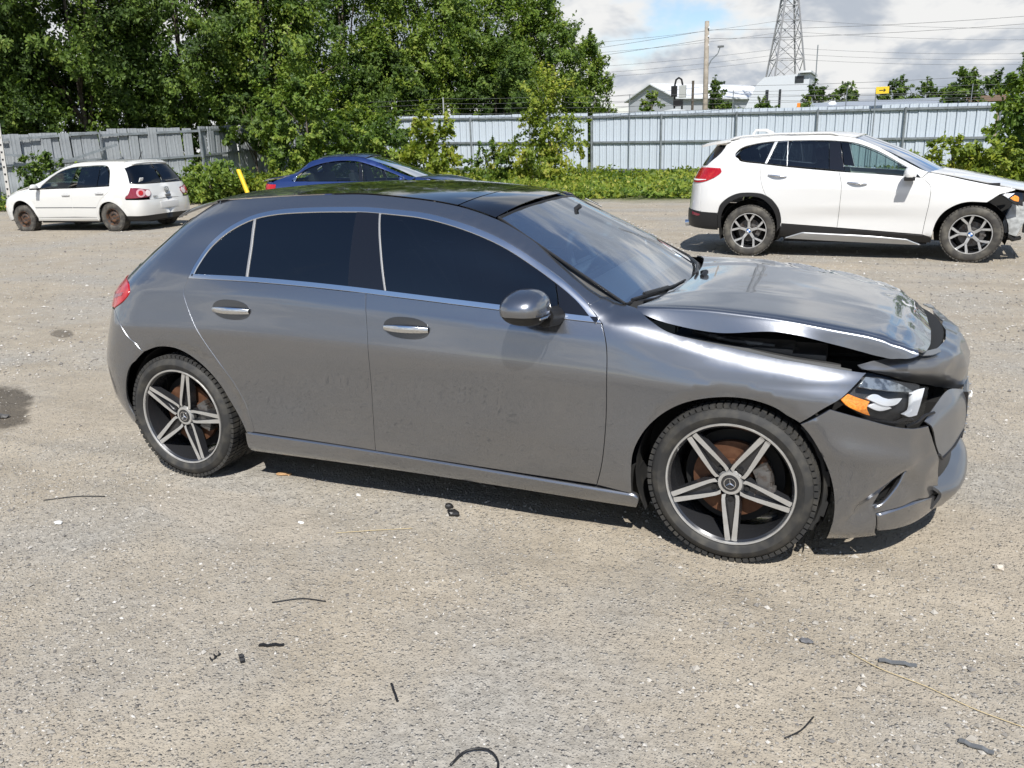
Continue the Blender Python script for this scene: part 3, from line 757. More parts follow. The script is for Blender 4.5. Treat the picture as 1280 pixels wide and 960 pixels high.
# roof: near edge follows the rail, crowned across
def roof_z(x, t):
    zc = float(curve([(-3.2, 1.325), (-3.05, 1.352), (-2.95, 1.368), (-2.7, 1.397), (-2.4, 1.419), (-2.1, 1.426), (-1.8, 1.424), (-1.5, 1.410), (-1.2, 1.382), (-1.0, 1.346)])(x)[0])
    ze = float(GREY.lz[-1](x)[0]); return ze + (zc - ze) * (1 - abs(t) ** 2.6)
def roof_patch(name, x0, x1, m, n=7, bow=(0, 0), hwf=None, off=0.):
    rows = []
    for i in range(n):
        u = i / (n - 1); row = []
        for t in np.linspace(-1, 1, 15):
            x = x0 + (x1 - x0) * u; b_ = bow[0] + (bow[1] - bow[0]) * u; xx = x + b_ * (1 - t * t)
            hw = float(GREY.ly[-1](x)[0]) + .0025; row.append((xx, hw * t, roof_z(x, t) + .001 + off + (zbow(x, b_) * (1 - t * t))))
        rows.append(row)
    return grid_patch(name, rows, m, car, 3, 2, thick=.003, flip=True)
def zbow(x, b_): return 0.
# the bowed front edge sits where the header curves forward
roof_patch('sunroof_front_panel', -1.252, -1.078, M_GLOSSBLACK, 5, (.045, .075))
roof_patch('sunroof_glass', -2.10, -1.260, M_GLOSSBLACK, 9, (0, .045))
roof_patch('roof_skin', -2.60, -2.108, M_GREY, 7, (0, 0))
rows = [[(x - bw_ * (1 - t * t), hw * t, ze + (zc - ze) * (1 - abs(t) ** 2.6)) for t in np.linspace(-1, 1, 13)] for x, hw, zc, ze, bw_ in ((-2.604, .552, 1.405, 1.377, 0), (-2.70, .556, 1.392, 1.352, .02), (-2.80, .556, 1.372, 1.324, .05), (-2.875, .545, 1.352, 1.300, .08))]
grid_patch('roof_spoiler', rows, M_GREY, car, 4, 3, thick=.010, flip=True)

# windscreen and header
ws = [[(-.462, -.70, .974), (-.385, -.52, .966), (-.33, -.27, .962), (-.315, 0, .961), (-.33, .27, .962), (-.385, .52, .966), (-.462, .70, .974)],
      [(-.757, -.635, 1.134), (-.685, -.46, 1.150), (-.645, -.23, 1.160), (-.632, 0, 1.163), (-.645, .23, 1.160), (-.685, .46, 1.150), (-.757, .635, 1.134)],
      [(-1.068, -.553, 1.300), (-1.03, -.38, 1.326), (-1.005, -.19, 1.339), (-.997, 0, 1.343), (-1.005, .19, 1.339), (-1.03, .38, 1.326), (-1.068, .553, 1.300)]]
grid_patch('windscreen', ws, M_WSGLASS, car, 10, 5, thick=0)
b = MB(); b.tube([tuple(p) for p in ws[2]], .007, 6); b.tube([tuple(p) for p in ws[0]], .007, 6)
for sg in (1, -1): b.tube([(x, sg * y, z + .002) for x, y, z in ((-.462, .703, .975), (-.757, .638, 1.136), (-1.068, .556, 1.301))], .006, 6)
b.obj('windscreen_seal', M_BLACK, car, sharp=40)
for sg in (-1, 1):
    rows = []
    for u in np.linspace(0, 1, 9):
        x = -.462 + (-1.068 + .462) * u; e = np.array([float(pchip([-1.068, -.757, -.462], [x_, y_, z_], [x])[0]) if False else np.interp(x, [-1.068, -.757, -.462], q_) for q_, x_, y_, z_ in (([-1.068, -.757, -.462], 0, 0, 0), ([.553, .635, .70], 0, 0, 0), ([1.300, 1.134, .974], 0, 0, 0))])
        rl = np.array([x, float(GREY.ly[-1](x)[0]), float(GREY.lz[-1](x)[0]) - .004]); rows.append([tuple((rl - [0, -.012, .012]) * [1, sg, 1]), tuple(rl * [1, sg, 1]), tuple((e + [.0, -.012, .001]) * [1, sg, 1])])
    grid_patch('pillar_trim', rows, M_BLACK, car, 2, 2, flip=sg > 0)
# cowl grille below the windscreen and wiper
grid_patch('cowl_panel', [[(-.47, -.70, .960), (-.385, -.45, .948), (-.33, 0, .940), (-.385, .45, .948), (-.47, .70, .960)], [(-.34, -.72, .925), (-.27, -.45, .915), (-.2, 0, .91), (-.27, .45, .915), (-.34, .72, .925)]], M_BLACK, car, 4, 4, thick=.01)
b = MB(); b.tube([(-.445, -.66, .985), (-.40, -.50, .985), (-.35, -.28, .983), (-.335, -.1, .98)], [.008, .007, .006, .005], 6); b.tube([(-.37, -.32, .965), (-.36, -.36, .99), (-.42, -.56, .993)], .008, 6)
b.obj('wiper', M_BLACK, car, sharp=40)
b = MB(); b.tube([(-.45, .62, .985), (-.36, .35, .99), (-.32, .12, .985), (-.315, .03, .99)], [.009, .008, .008, .006], 6); b.tube([(-.30, .25, .95), (-.29, .1, .985), (-.26, .02, 1.0), (-.27, -.03, .985)], .012, 6)
b.obj('wiper', M_BLACK, car, sharp=40)

# bonnet, popped and folded along its near edge
ys = [-.765, -.735, -.66, -.42, -.12, .2, .45, .62, .72, .755]
XR = [-.405, -.27, -.09, .13, .335, .472, .56, .612]
hood = []
ZL = [.952, .912, .889, .900, .866, .838, .834, .843]
ZC = [.966, .966, .963, .947, .916, .897, .872, .853]
xm = lambda y, r: ([-.318, -.20, -.03, .175, .37, .52, .625, .692][r]) - (abs(y) / .74) ** 2.4 * [.085, .07, .06, .045, .035, .048, .065, .075][r]
Zm = [.971, .984, .985, .968, .938, .908, .872, .818]
for r in range(8):
    row = [(XR[r] + .004, [-.752, -.756, -.756, -.752, -.744, -.741, -.740, -.740][r], ZL[r]), (XR[r] + .001, -.7345, ZC[r] - (ZC[r] - ZL[r]) * .20 - .001), (XR[r], -.7285, ZC[r] - .001), (XR[r] - .001, -.714, ZC[r] + .003)]
    for y in ys[2:8]:
        k = (abs(y) / .74) ** 2.6; zed = ZC[r] + .006 if y < 0 else [.978, .974, .966, .940, .900, .860, .825, .806][r]
        z = Zm[r] * (1 - k) + zed * k; x = xm(y, r)
        if r == 7 and y < -.4: z = .812 + .10 * (abs(y) - .4)
        row.append((x, y, z))
    row += [(XR[r] - .02, .72, [.968, .958, .950, .925, .885, .845, .812, .80][r]), (XR[r] - .02, .745, [.93, .915, .90, .875, .835, .80, .775, .77][r])]
    hood.append(row)
hood[3][0] = (.132, -.754, .905)
bon = grid_patch('bonnet', hood, M_GREY, car, 8, 5, thick=.006, flip=True)
def dent(o, fn):
    for v in o.data.vertices:
        v.co = fn(v.co)
def hood_dents(c):
    x, y, z = c
    # pressed power lines running forward and crash wrinkles near the leading edge and the far side
    z += .006 * math.exp(-((y - .36 + (x - .2) * .12) / .02) ** 2) + .004 * math.exp(-((y + .40 - (x - .2) * .12) / .03) ** 2)
    if y > .3: z += .010 * math.sin((x * 1.2 + y) * 26) * min(1, (y - .3) / .2) * max(0, min(1, (x + .2) / .3)) * .6
    f = max(0, min(1, (x - .42) / .2))
    z += f * .010 * mnoise.noise(Vector((x * 16, y * 7, 3.3))) - f * .010 * math.exp(-((x - .60 - .10 * y) / .022) ** 2)
    z += .006 * mnoise.noise(Vector((x * 2.6, y * 2.2, 8.)))
    return Vector((x, y, z))
dent(bon, hood_dents)
for s_ in ((-.68, -.53), (.53, .66)):
    pass
# dark engine bay seen through the gap
b = MB()
b.box((.10, 0, .50), (.95, 1.18, .44)); b.box((.1, 0, .735), (.8, 1.1, .05)); b.box((.46, 0, .55), (.36, .95, .44)); b.box((.62, .05, .5), (.2, .7, .4))
b.obj('engine_bay', M_DARK, car)
b = MB(); b.box((.02, -.60, .80), (.34, .16, .05), bev=.01); b.tube([(-.20, -.69, .82), (.0, -.70, .815), (.2, -.71, .79), (.36, -.69, .77)], .014, 8); b.box((.22, -.58, .78), (.18, .2, .06), bev=.01)
b.tube([(-.2, -.62, .86), (-.05, -.66, .84), (.12, -.66, .83)], .01, 8)
b.obj('engine_parts', M_ENGINE, car, sharp=40)
b = MB(); b.bar((-.30, -.735, .868), (.40, -.72, .76), .05, .012); b.obj('fender_ledge', M_GREYPL, car)

# torn upper bumper cover pushed up over the bonnet edge
nose = [[(.418, -.765, .803), (.506, -.705, .818), (.611, -.60, .812), (.695, -.45, .804), (.748, -.22, .798), (.765, .08, .798), (.752, .34, .80), (.720, .55, .795)],
        [(.428, -.775, .797), (.522, -.722, .797), (.640, -.620, .788), (.745, -.46, .780), (.808, -.22, .776), (.828, .08, .772), (.815, .34, .772), (.765, .53, .778)],
        [(.440, -.778, .792), (.528, -.725, .778), (.640, -.625, .755), (.757, -.455, .725), (.846, -.20, .700), (.870, .08, .690), (.850, .33, .695), (.785, .53, .72)],
        [(.454, -.767, .785), (.527, -.70, .754), (.604, -.60, .708), (.722, -.40, .642), (.836, -.19, .586), (.872, .05, .60), (.855, .32, .62), (.79, .53, .66)]]
nc = grid_patch('torn_bumper_cover', nose, M_SCUFF, car, 12, 9, thick=.004)
def nose_d(c):
    x, y, z = c; f = max(0, min(1, (x - .6) / .15))
    n = .5 - abs(mnoise.noise(Vector((x * 7, y * 5, z * 9)))); n2 = .5 - abs(mnoise.noise(Vector((x * 15 + 4, y * 11, z * 17))))
    return Vector((x + f * (.022 * n + .010 * n2) - f * .012, y, z + (.3 + .7 * f) * (.016 * n + .006 * n2 - .008)))
dent(nc, nose_d)
grid_patch('bonnet_gap_shade', [[(.60, -.58, .795), (.66, -.36, .79), (.70, -.05, .788), (.69, .2, .79), (.63, .47, .785)], [(.66, -.52, .80), (.72, -.33, .795), (.755, -.05, .792), (.745, .25, .792), (.69, .5, .79)]], M_DARK, car, 5, 4, thick=.02)  # black strip painting the shade in the gap between bonnet and nose
# tongue of torn plastic
grid_patch('torn_plastic_flap', [[(.615, -.595, .822), (.66, -.54, .818), (.705, -.46, .812)], [(.64, -.60, .812), (.68, -.55, .806), (.712, -.48, .803)]], M_GREYPL, car, 4, 4, thick=.003)

# headlight
hl_out = outline([(.405, .783), (.466, .767), (.56, .734), (.652, .711)], [(.652, .711), (.645, .665), (.630, .612), (.597, .592)], [(.597, .592), (.52, .60), (.442, .630), (.385, .665), (.334, .698)], [(.334, .698), (.37, .735), (.405, .783)])
for side in (0, 1):
    mir = bool(side)
    hl = gp('headlight', car, hl_out, M_BLACK, off=-.045, gap=-.012, flange=.02, mirror=mir)
    gp('amber_reflector', hl, outline([(.334, .700), (.357, .716)], [(.357, .716), (.431, .684)], [(.431, .684), (.423, .663), (.436, .633)], [(.436, .633), (.408, .644), (.354, .674), (.334, .700)]), M_AMBER, off=-.018, gap=0, flange=.012, mirror=mir)
    gp('lamp_brow', hl, outline([(.388, .738), (.408, .772)], [(.408, .772), (.481, .757), (.552, .729), (.598, .703)], [(.598, .703), (.484, .722), (.388, .738)]), mat('lamp_brow', (.34, .36, .37), .2, .6, coat=1., var=(40, (.12, .13, .14), .45, .6)), off=-.012, gap=0, flange=.02, mirror=mir)
    gp('daytime_lamp', hl, outline([(.603, .702), (.655, .708)], [(.655, .708), (.644, .667), (.626, .613)], [(.626, .613), (.590, .612), (.572, .622)], [(.572, .622), (.600, .632), (.605, .66), (.603, .702)]), M_DRL, off=-.018, gap=0, flange=.02, mirror=mir)
    gp('projector_lens', hl, outline([(.422, .699), (.44, .712), (.46, .709), (.478, .698), (.512, .686), (.556, .685)], [(.556, .685), (.540, .668), (.510, .662), (.473, .670), (.422, .699)]), M_SILVER, off=-.02, gap=0, flange=.02, mirror=mir)
    gp('projector_lens', hl, outline([(.430, .666), (.466, .679)], [(.466, .679), (.49, .669), (.521, .652)], [(.521, .652), (.475, .646), (.430, .666)]), M_SILVER, off=-.026, gap=0, flange=.02, mirror=mir)
    gp('headlight_lens', hl, hl_out, M_LENS, off=.002, gap=.001, flange=0, mirror=mir)

# front bumper skin (near side torn loose at the nose)
def bumper_press(X):
    """pressed air-intake hollow, chin crease and crash ripples in the bumper skin"""
    X = X.copy(); sgn = np.sign(X[:, 1]); P_ = X[:, [0, 2]]
    a, b_ = np.array([.475, .262]), np.array([.665, .43]); ab = b_ - a; t = np.clip(((P_ - a) @ ab) / (ab @ ab), 0, 1); d = P_ - a - t[:, None] * ab; L = np.hypot(d[:, 0], d[:, 1])
    low = (d[:, 0] * ab[1] - d[:, 1] * ab[0]) > 0
    dep = np.where(low, .020 * np.exp(-(L / .07) ** 2), .020 * np.exp(-(L / .022) ** 2)) * np.clip(1.25 - t, .3, 1)
    dep -= .010 * np.exp(-((X[:, 2] - .52 + .25 * (X[:, 0] - .3)) / .05) ** 2) * np.clip((X[:, 0] - .30) / .1, 0, 1)
    f = np.clip((X[:, 0] - .56) / .12, 0, 1)
    rip = np.array([mnoise.noise(Vector((q[0] * 13, q[2] * 10, 2.2))) for q in X]); dep += f * (.016 * np.abs(rip) - .004)
    X[:, 1] -= sgn * dep; X[:, 0] -= dep * .5
    return X

slot = outline([(.485, .272), (.512, .332), (.55, .385), (.582, .412)], [(.582, .412), (.594, .404), (.575, .36), (.54, .30)], [(.54, .30), (.515, .275), (.485, .272)])[::1]
for side in (0, 1):
    mir = bool(side)
    fb = outline([(.224, .596), (.301, .662)], [(.301, .662), (.36, .643), (.409, .627), (.525, .588), (.599, .572), (.664, .570)], [(.664, .570), (.70, .50), (.737, .433)], [(.737, .433), (.76, .36), (.773, .322), (.805, .262)], [(.805, .262), (.74, .262), (.665, .262), (.575, .252), (.503, .238)], [(.503, .238), (.512, .20), (.518, .150), (.530, .128)], [(.530, .128), (.338, .112)], [(.338, .112), (.345, .228), (.336, .328), (.316, .409), (.284, .489), (.253, .552), (.224, .596)])
    bump_ = gp('front_bumper', car, fb, M_GREY, holes=[slot], mirror=mir, h=.015, flange=.012, warp=bumper_press)
    gp('intake_slot', bump_, outline([(.47, .25), (.50, .34), (.58, .43)], [(.58, .43), (.61, .41), (.56, .28)], [(.56, .28), (.47, .25)]), M_DARK, off=-.05, flange=0, mirror=mir)
    gp('slot_blade', bump_, outline([(.492, .258), (.515, .264), (.548, .291), (.588, .352), (.604, .404)], [(.604, .404), (.594, .404), (.574, .355), (.535, .298), (.512, .275), (.492, .266)]), M_GREY, off=-.004, gap=0, flange=.012, mirror=mir)
    gp('bumper_lip', car, outline([(.506, .234), (.575, .248), (.665, .257), (.766, .253), (.84, .245)], [(.84, .245), (.85, .20), (.82, .185)], [(.82, .185), (.75, .17), (.69, .160), (.60, .158), (.525, .164)], [(.525, .164), (.506, .234)]), M_GREY, mirror=mir, off=.005, lip=.003, flange=.03)
# centre of the bumper: lower spoiler, dark grille, broken near-side strut
rows = [[(.70, -.60, .315), (.755, -.46, .300), (.80, -.25, .300), (.82, 0, .305), (.80, .25, .305), (.745, .48, .305), (.69, .60, .31)],
        [(.752, -.60, .282), (.826, -.45, .262), (.872, -.25, .262), (.892, 0, .275), (.868, .25, .275), (.80, .48, .275), (.74, .60, .28)],
        [(.758, -.592, .250), (.834, -.445, .228), (.882, -.245, .228), (.902, 0, .242), (.878, .245, .242), (.81, .475, .24), (.75, .595, .25)],
        [(.735, -.575, .19), (.80, -.43, .17), (.845, -.23, .17), (.865, 0, .18), (.84, .23, .18), (.78, .46, .18), (.73, .575, .19)]]
grid_patch('lower_spoiler', rows, mat('grey_lip', (.11, .115, .125), .35, .5, coat=.6), car, 5, 5, thick=.012)
b = MB(); b.box((.62, .04, .40), (.30, .84, .34)); b.box((.50, 0, .26), (.44, 1.0, .16)); b.obj('radiator_block', M_DARK, car)
strut = [[(.668, -.64, .572), (.70, -.57, .605), (.757, -.42, .635), (.825, -.29, .607)],
         [(.697, -.64, .548), (.735, -.56, .56), (.79, -.44, .58), (.842, -.30, .56)],
         [(.720, -.60, .47), (.757, -.53, .48), (.805, -.43, .49), (.845, -.32, .48)],
         [(.745, -.565, .405), (.765, -.53, .405), (.80, -.45, .425), (.835, -.35, .435)]]
st = grid_patch('broken_bumper_centre', strut, M_SCUFF, car, 6, 6, thick=.005)
rows = [[(.845, -.30, .60), (.868, -.1, .59), (.868, .15, .58), (.82, .42, .57)], [(.848, -.31, .50), (.872, -.1, .49), (.872, .15, .48), (.825, .42, .48)], [(.838, -.35, .42), (.872, -.1, .39), (.872, .15, .39), (.825, .42, .40)]]
grid_patch('lower_opening_shade', [[(.735, -.57, .425), (.79, -.42, .43), (.835, -.2, .43), (.85, .1, .43), (.79, .45, .43)], [(.72, -.58, .33), (.775, -.42, .33), (.82, -.2, .33), (.835, .1, .33), (.775, .45, .33)], [(.725, -.59, .235), (.785, -.43, .225), (.835, -.23, .225), (.86, .1, .23), (.79, .45, .24)]], M_BLACK, car, 4, 4, thick=.01)  # plain black sheet; the shade inside the lower opening is its colour
gr = grid_patch('grille', rows, M_GLOSSBLACK, car, 4, 4, thick=.02)
b = MB()
for i in range(12):
    for j in range(5):
        y = -.28 + i * .055; z = .42 + j * .036 + (i % 2) * .016; b.box((float(np.interp(y, [-.3, -.1, .15, .42], [.849, .872, .872, .825])), y, z), (.012, .014, .009))
tag(b.obj('grille_pins', M_CHROME, gr), kind='stuff')
b = MB(); b.tube([(.60, -.735, .575), (.64, -.70, .585), (.665, -.66, .600), (.70, -.60, .595)], .006, 6); b.tube([(.44, -.80, .61), (.50, -.785, .60), (.56, -.745, .585), (.60, -.72, .60), (.62, -.70, .59)], .009, 6)
b.tube([(.735, -.60, .43), (.75, -.56, .40), (.80, -.45, .42), (.84, -.33, .45)], .006, 6)
b.obj('torn_edges', M_BLACK, car, sharp=40)
b = MB(); b.box((.862, -.2, .565), (.02, .035, .022), bev=.005); b.obj('broken_badge_piece', M_PAPER, car)

# door mirrors
for side in (0, 1):
    sg = 1 if side else -1
    def blob(sc, cut_lo, cut_hi, m, name, par, off=(0, 0, 0), n=2.6):
        rows = []
        for i in range(15):
            ph = cut_lo + (cut_hi - cut_lo) * i / 14; row = []
            for k in range(33):
                th = 2 * math.pi * k / 32; c, s_ = math.cos(th), math.sin(th)
                cx = math.copysign(abs(c) ** (2 / n), c); sy = math.copysign(abs(s_) ** (2 / n), s_); cp = max(math.cos(ph), 0) ** (2 / n); sp = math.copysign(abs(math.sin(ph)) ** (2 / 2.2), math.sin(ph))
                x, y, z = sc[0] * cx * cp, sc[1] * sy * cp, sc[2] * sp
                x += -.25 * (y + sc[1]) * .35   # swept back outboard
                row.append((-.775 + off[0] + x * 1 + .0, sg * (.985 + off[1] + y), .998 + off[2] + z * (1 - .25 * (y / sc[1]) * (1 if y > 0 else .3))))
            rows.append(row)
        return grid_patch(name, rows, m, par, 1, 1, flip=(sg < 0))
    mo = blob((.088, .104, .072), -.30, math.pi / 2, M_GREY, 'mirror_cap', car)
    blob((.086, .102, .070), -math.pi / 2, -.26, M_BLACK, 'mirror_base', mo)
    b = MB(); b.tube([(-.725, sg * .93, .955), (-.715, sg * .88, .945), (-.71, sg * .84, .945)], [.040, .038, .04], 10); b.obj('mirror_stalk', M_BLACK, mo, sharp=40)
    b = MB(); b.tube([(-.70, sg * 1.05, .972), (-.69, sg * 1.0, .972), (-.695, sg * .95, .972)], .004, 5); b.obj('mirror_signal', M_CHROME, mo)

# cabin
b = MB()
b.box((-1.6, 0, .42), (2.3, 1.5, .06)); b.box((-2.72, 0, .62), (.08, 1.3, .5)); b.box((-.56, 0, .70), (.05, 1.45, .45))
b.obj('cabin_floor', M_CLOTH, car)
def seat(x, y, w=.5):
    b = MB(); R = Matrix.Rotation(rad(-14), 3, 'Y')
    b.box((x, y, .56), (.5, w, .16), bev=.05); b.box((x - .27, y, .86), (.13, w * .95, .58), R, bev=.05); b.box((x - .36, y, 1.20), (.09, .25, .17), R, bev=.04)
    return b.obj('seat', M_CLOTHGREY, car, sharp=50)
for y in (-.36, .36): seat(-1.25, y)
seat(-2.15, 0, 1.25)
dash = [[(-.50, y, .955 - .02 * abs(y)) for y in (-.72, -.4, 0, .4, .72)], [(-.66, y, .965) for y in (-.72, -.4, 0, .4, .72)], [(-.80, y, .93) for y in (-.72, -.4, 0, .4, .72)], [(-.84, y, .80) for y in (-.72, -.4, 0, .4, .72)], [(-.80, y, .6) for y in (-.72, -.4, 0, .4, .72)]]
grid_patch('dashboard', dash, M_DASH, car, 4, 3, thick=.02)
b = MB(); b.box((-.80, .0, 1.0), (.02, .62, .12), Matrix.Rotation(rad(-12), 3, 'Y'), bev=.006); b.obj('dash_screen', M_GLOSSBLACK, car)
b = MB(); Rw = Matrix.Rotation(rad(65), 3, 'Y'); c0 = Vector((-.95, .36, .96))
pts = [c0 + Rw @ Vector((.185 * math.cos(t), .185 * math.sin(t), 0)) for t in np.linspace(0, 2 * math.pi, 33)]
b.tube(pts, .016, 8, cap=False); b.bar(pts[8], pts[24], .03, .03); b.bar(c0, pts[0], .03, .03); b.box(c0, (.1, .12, .05), Rw, bev=.015)
b.tube([c0, c0 + Vector((.2, 0, -.1))], .03, 8); b.obj('steering_wheel', M_DASH, car, sharp=50)
b = MB(); b.box((-.93, .0, 1.26), (.03, .24, .065), bev=.012); b.tube([(-.91, 0, 1.28), (-.87, 0, 1.31)], .012, 6); b.obj('rear_view_mirror', M_BLACK, car)
# paper label stuck inside the windscreen and wiper marks of dried glue along its far edge
def ws_pt(u, v):
    C = np.array(ws); x = v * 2; i = min(int(x), 1); f = x - i; r = C[i] * (1 - f) + C[i + 1] * f
    k = u * 6; j = min(int(k), 5); g_ = k - j; return r[j] * (1 - g_) + r[j + 1] * g_
V = [ws_pt(u, v) + np.array([.012, 0, .02]) for u, v in ((.90, .80), (.985, .80), (.985, .93), (.90, .93))]
o_ = mesh_obj('windscreen_label', V + [v - np.array([.001, 0, .002]) for v in V], [(0, 1, 2, 3), (7, 6, 5, 4), (0, 4, 5, 1), (1, 5, 6, 2), (2, 6, 7, 3), (3, 7, 4, 0)], M_PAPER, car, smooth=False)
b = MB()
for i in range(16):
    v0 = .60 - i * .034; du = .012 * (i % 3); p0 = ws_pt(.955 + du, v0) + np.array([.008, 0, .014]); p1 = ws_pt(.975 + du * .8, v0 - .012) + np.array([.008, 0, .014]); b.bar(p0, p1, .006, .002)
b.obj('windscreen_writing', M_PAPER, car)
b = MB()
for i in range(5):
    p0 = ws_pt(.905 + .015 * i, .90) + np.array([.013, 0, .0235]); p1 = ws_pt(.908 + .015 * i, .83) + np.array([.013, 0, .0235]); b.bar(p0, p1, .006, .001)
b.obj('label_print', M_INK, o_)

# inner shell behind the panels, wheel housings, underside
for side in (0, 1):
    sg = 1 if side else -1
    for cx, r0 in ((-.005, .372), (-2.70, .375)):
        b = MB(); n = 26; V = []; F = []
        for i in range(n + 1):
            a = rad(-28) + (math.pi + rad(56)) * i / n
            for yy in (.845, .52): V.append((cx + r0 * math.cos(a), sg * yy, .325 + r0 * math.sin(a)))
        for i in range(n): F.append((2 * i, 2 * i + 1, 2 * i + 3, 2 * i + 2))
        b.add(V, F)
        c_ = [(cx + r0 * math.cos(rad(-28) + (math.pi + rad(56)) * i / n), sg * .52, .325 + r0 * math.sin(rad(-28) + (math.pi + rad(56)) * i / n)) for i in range(n + 1)]
        b.add(c_, [tuple(range(n + 1))])
        b.obj('wheel_liner', M_LINER, car, sharp=40)
    # ribs and clips of the torn liner at the front
    if sg < 0:
        b = MB()
        for a in (-12, 8, 26, 40):
            a = rad(a); b.box((-.005 + .358 * math.cos(a), sg * .80, .325 + .358 * math.sin(a)), (.018, .07, .06), Matrix.Rotation(-a, 3, 'Y'))
        b.tube([(-.005 + .350 * math.cos(rad(a)), sg * .825, .325 + .350 * math.sin(rad(a)) + .006 * math.sin(a)) for a in range(-28, 45, 4)], .011, 6)
        tag(b.obj('torn_liner_edge', M_LINER, car, sharp=40), 'torn black liner edge with clips')
    xs_ = np.linspace(-3.0, .3, 80)
    b = MB(); prof = []
    for (x0_, x1_) in ((-3.0, -2.95),): pass
    def shell(x0_, x1_, z0, z1, n=24):
        xs2 = np.linspace(x0_, x1_, n); V = []; F = []
        zs2 = np.linspace(z0, z1, 8)
        XX, ZZ_ = np.meshgrid(xs2, zs2, indexing='ij'); Q_ = GREY.P(XX.ravel(), ZZ_.ravel())
        V = [(q_[0], sg * (abs(q_[1]) - .024), q_[2]) for q_ in Q_]
        for i in range(n - 1):
            for j in range(7): F.append((i * 8 + j, (i + 1) * 8 + j, (i + 1) * 8 + j + 1, i * 8 + j + 1))
        b.add(V, F)
    shell(-2.31, -.40, .18, .98); shell(-2.98, -.40, .74, .96, 30); shell(-2.98, -2.2, .96, 1.0); shell(-.42, .2, .74, .80)
    b.obj('inner_shell', M_DARK, car)
b = MB(); b.box((-1.35, 0, .25), (1.95, 1.56, .13)); b.box((-2.72, 0, .36), (.8, .98, .2)); b.box((-3.2, 0, .40), (.4, 1.2, .25)); b.box((.05, 0, .28), (.85, .98, .16)); b.tube([(-2.71, -.70, .33), (-2.71, .70, .33)], .035, 8); b.tube([(0, -.70, .33), (0, .70, .33)], .03, 8)
b.obj('underbody', M_DARK, car)

# wheels
for (x, sg, a0, steer) in ((0, -1, rad(58), rad(-3.5)), (-2.729, -1, rad(75), 0), (0, 1, rad(20), rad(-3.5)), (-2.729, 1, rad(40), 0)):
    w_ = empty('wheel'); w_.parent = car; w_.location = (x, sg * (.885 if x > -1 else .875), .322); w_.rotation_euler = (0, 0, steer + (math.pi if sg > 0 else 0))
    wheel_five_twin(w_, .325, .2505, .225, a0)
# ---------------------------------------------------------------- white SUV: body surface (origin under rear axle, x forward)
SUVB = Body(
    levels=[
        [(-1.0, .30, .80), (0, .25, .80), (1.3, .24, .80), (3.5, .22, .82)],
        [(-1.0, .40, .87), (0, .36, .872), (1.3, .34, .872), (3.5, .32, .87)],
        [(-1.0, .52, .885), (0, .50, .892), (1.3, .50, .868), (2.67, .50, .885), (3.5, .50, .88)],
        [(-1.0, .72, .885), (0, .72, .908), (1.3, .70, .902), (2.67, .72, .905), (3.5, .70, .88)],
        [(-1.0, .88, .87), (0, .90, .900), (1.3, .88, .905), (2.67, .86, .893), (3.5, .80, .86)],
        [(-1.0, 1.05, .845), (0, 1.05, .875), (1.3, .99, .888), (2.1, .93, .88), (2.67, .88, .865), (3.5, .79, .82)],
        [(-1.0, 1.20, .80), (-.2, 1.24, .835), (.45, 1.18, .85), (1.1, 1.11, .86), (2.07, 1.025, .855), (2.67, .95, .82), (3.5, .84, .76)],
        [(-1.0, 1.33, .73), (0, 1.35, .76), (1.1, 1.28, .78), (1.6, 1.17, .79), (2.07, 1.06, .815), (2.67, .985, .75), (3.5, .89, .66)],
        [(-1.0, 1.43, .65), (-.2, 1.44, .695), (.1, 1.502, .67), (.3, 1.514, .665), (1.0, 1.497, .66), (1.25, 1.464, .67), (1.5, 1.375, .695), (1.7, 1.27, .73), (1.88, 1.16, .765), (2.1, 1.075, .79), (2.67, 1.01, .68), (3.5, .92, .6)],
        [(-1.0, 1.49, .53), (-.2, 1.55, .58), (.3, 1.575, .59), (.8, 1.573, .59), (1.2, 1.53, .595), (1.5, 1.42, .63), (1.88, 1.21, .69), (2.15, 1.09, .73), (2.67, 1.03, .6), (3.5, .94, .5)],
    ],
    front=[(.3, 2.9, 3.45), (.6, 2.9, 3.5), (.9, 2.85, 3.45), (1.1, 2.7, 3.3)],
    rear=[(.3, -.45, -.93), (.5, -.45, -.97), (.75, -.42, -.95), (.95, -.40, -.93), (1.1, -.35, -.86), (1.3, -.2, -.75), (1.5, -.05, -.62), (1.6, 0, -.6)],
    nf=2.4, nr=2.8, lf=.95, lr=.85,
    rings=[(0, .36, .40, .455, .0), (2.67, .36, .40, .455, .0)])
# ---------------------------------------------------------------- shared builder for the parked cars
def car_panels(car, body, panels):
    objs = {}
    for side in (0, 1):
        for spec in panels:
            nm, segs, m = spec[:3]; kw = dict(spec[3]) if len(spec) > 3 else {}
            par = kw.pop('parent', None); only = kw.pop('only', None)
            if only is not None and only != side: continue
            P2 = outline(*segs, step=.03)
            objs[(nm, side)] = skin_panel(nm, objs[(par, side)] if par else car, P2, body.P, body.N, m, mirror=bool(side), **{**dict(h=.07, gap=.0045, flange=.02, lip=.002), **kw})
    return objs


def car_roof(car, body, x0, x1, crown, paint, n=9, name='roof', bow=.06):
    cz = curve(crown); rows = []
    for i in range(n):
        x = x0 + (x1 - x0) * i / (n - 1); ze = float(body.lz[-1](x)[0]); hw = float(body.ly[-1](x)[0]) - .002; zc = float(cz(x)[0]); b_ = bow * i / (n - 1)
        rows.append([(x + b_ * (1 - t * t), hw * t, ze + (zc - ze) * (1 - abs(t) ** 2.5)) for t in np.linspace(-1, 1, 11)])
    return grid_patch(name, rows, paint, car, 2, 2, thick=.012, flip=True)


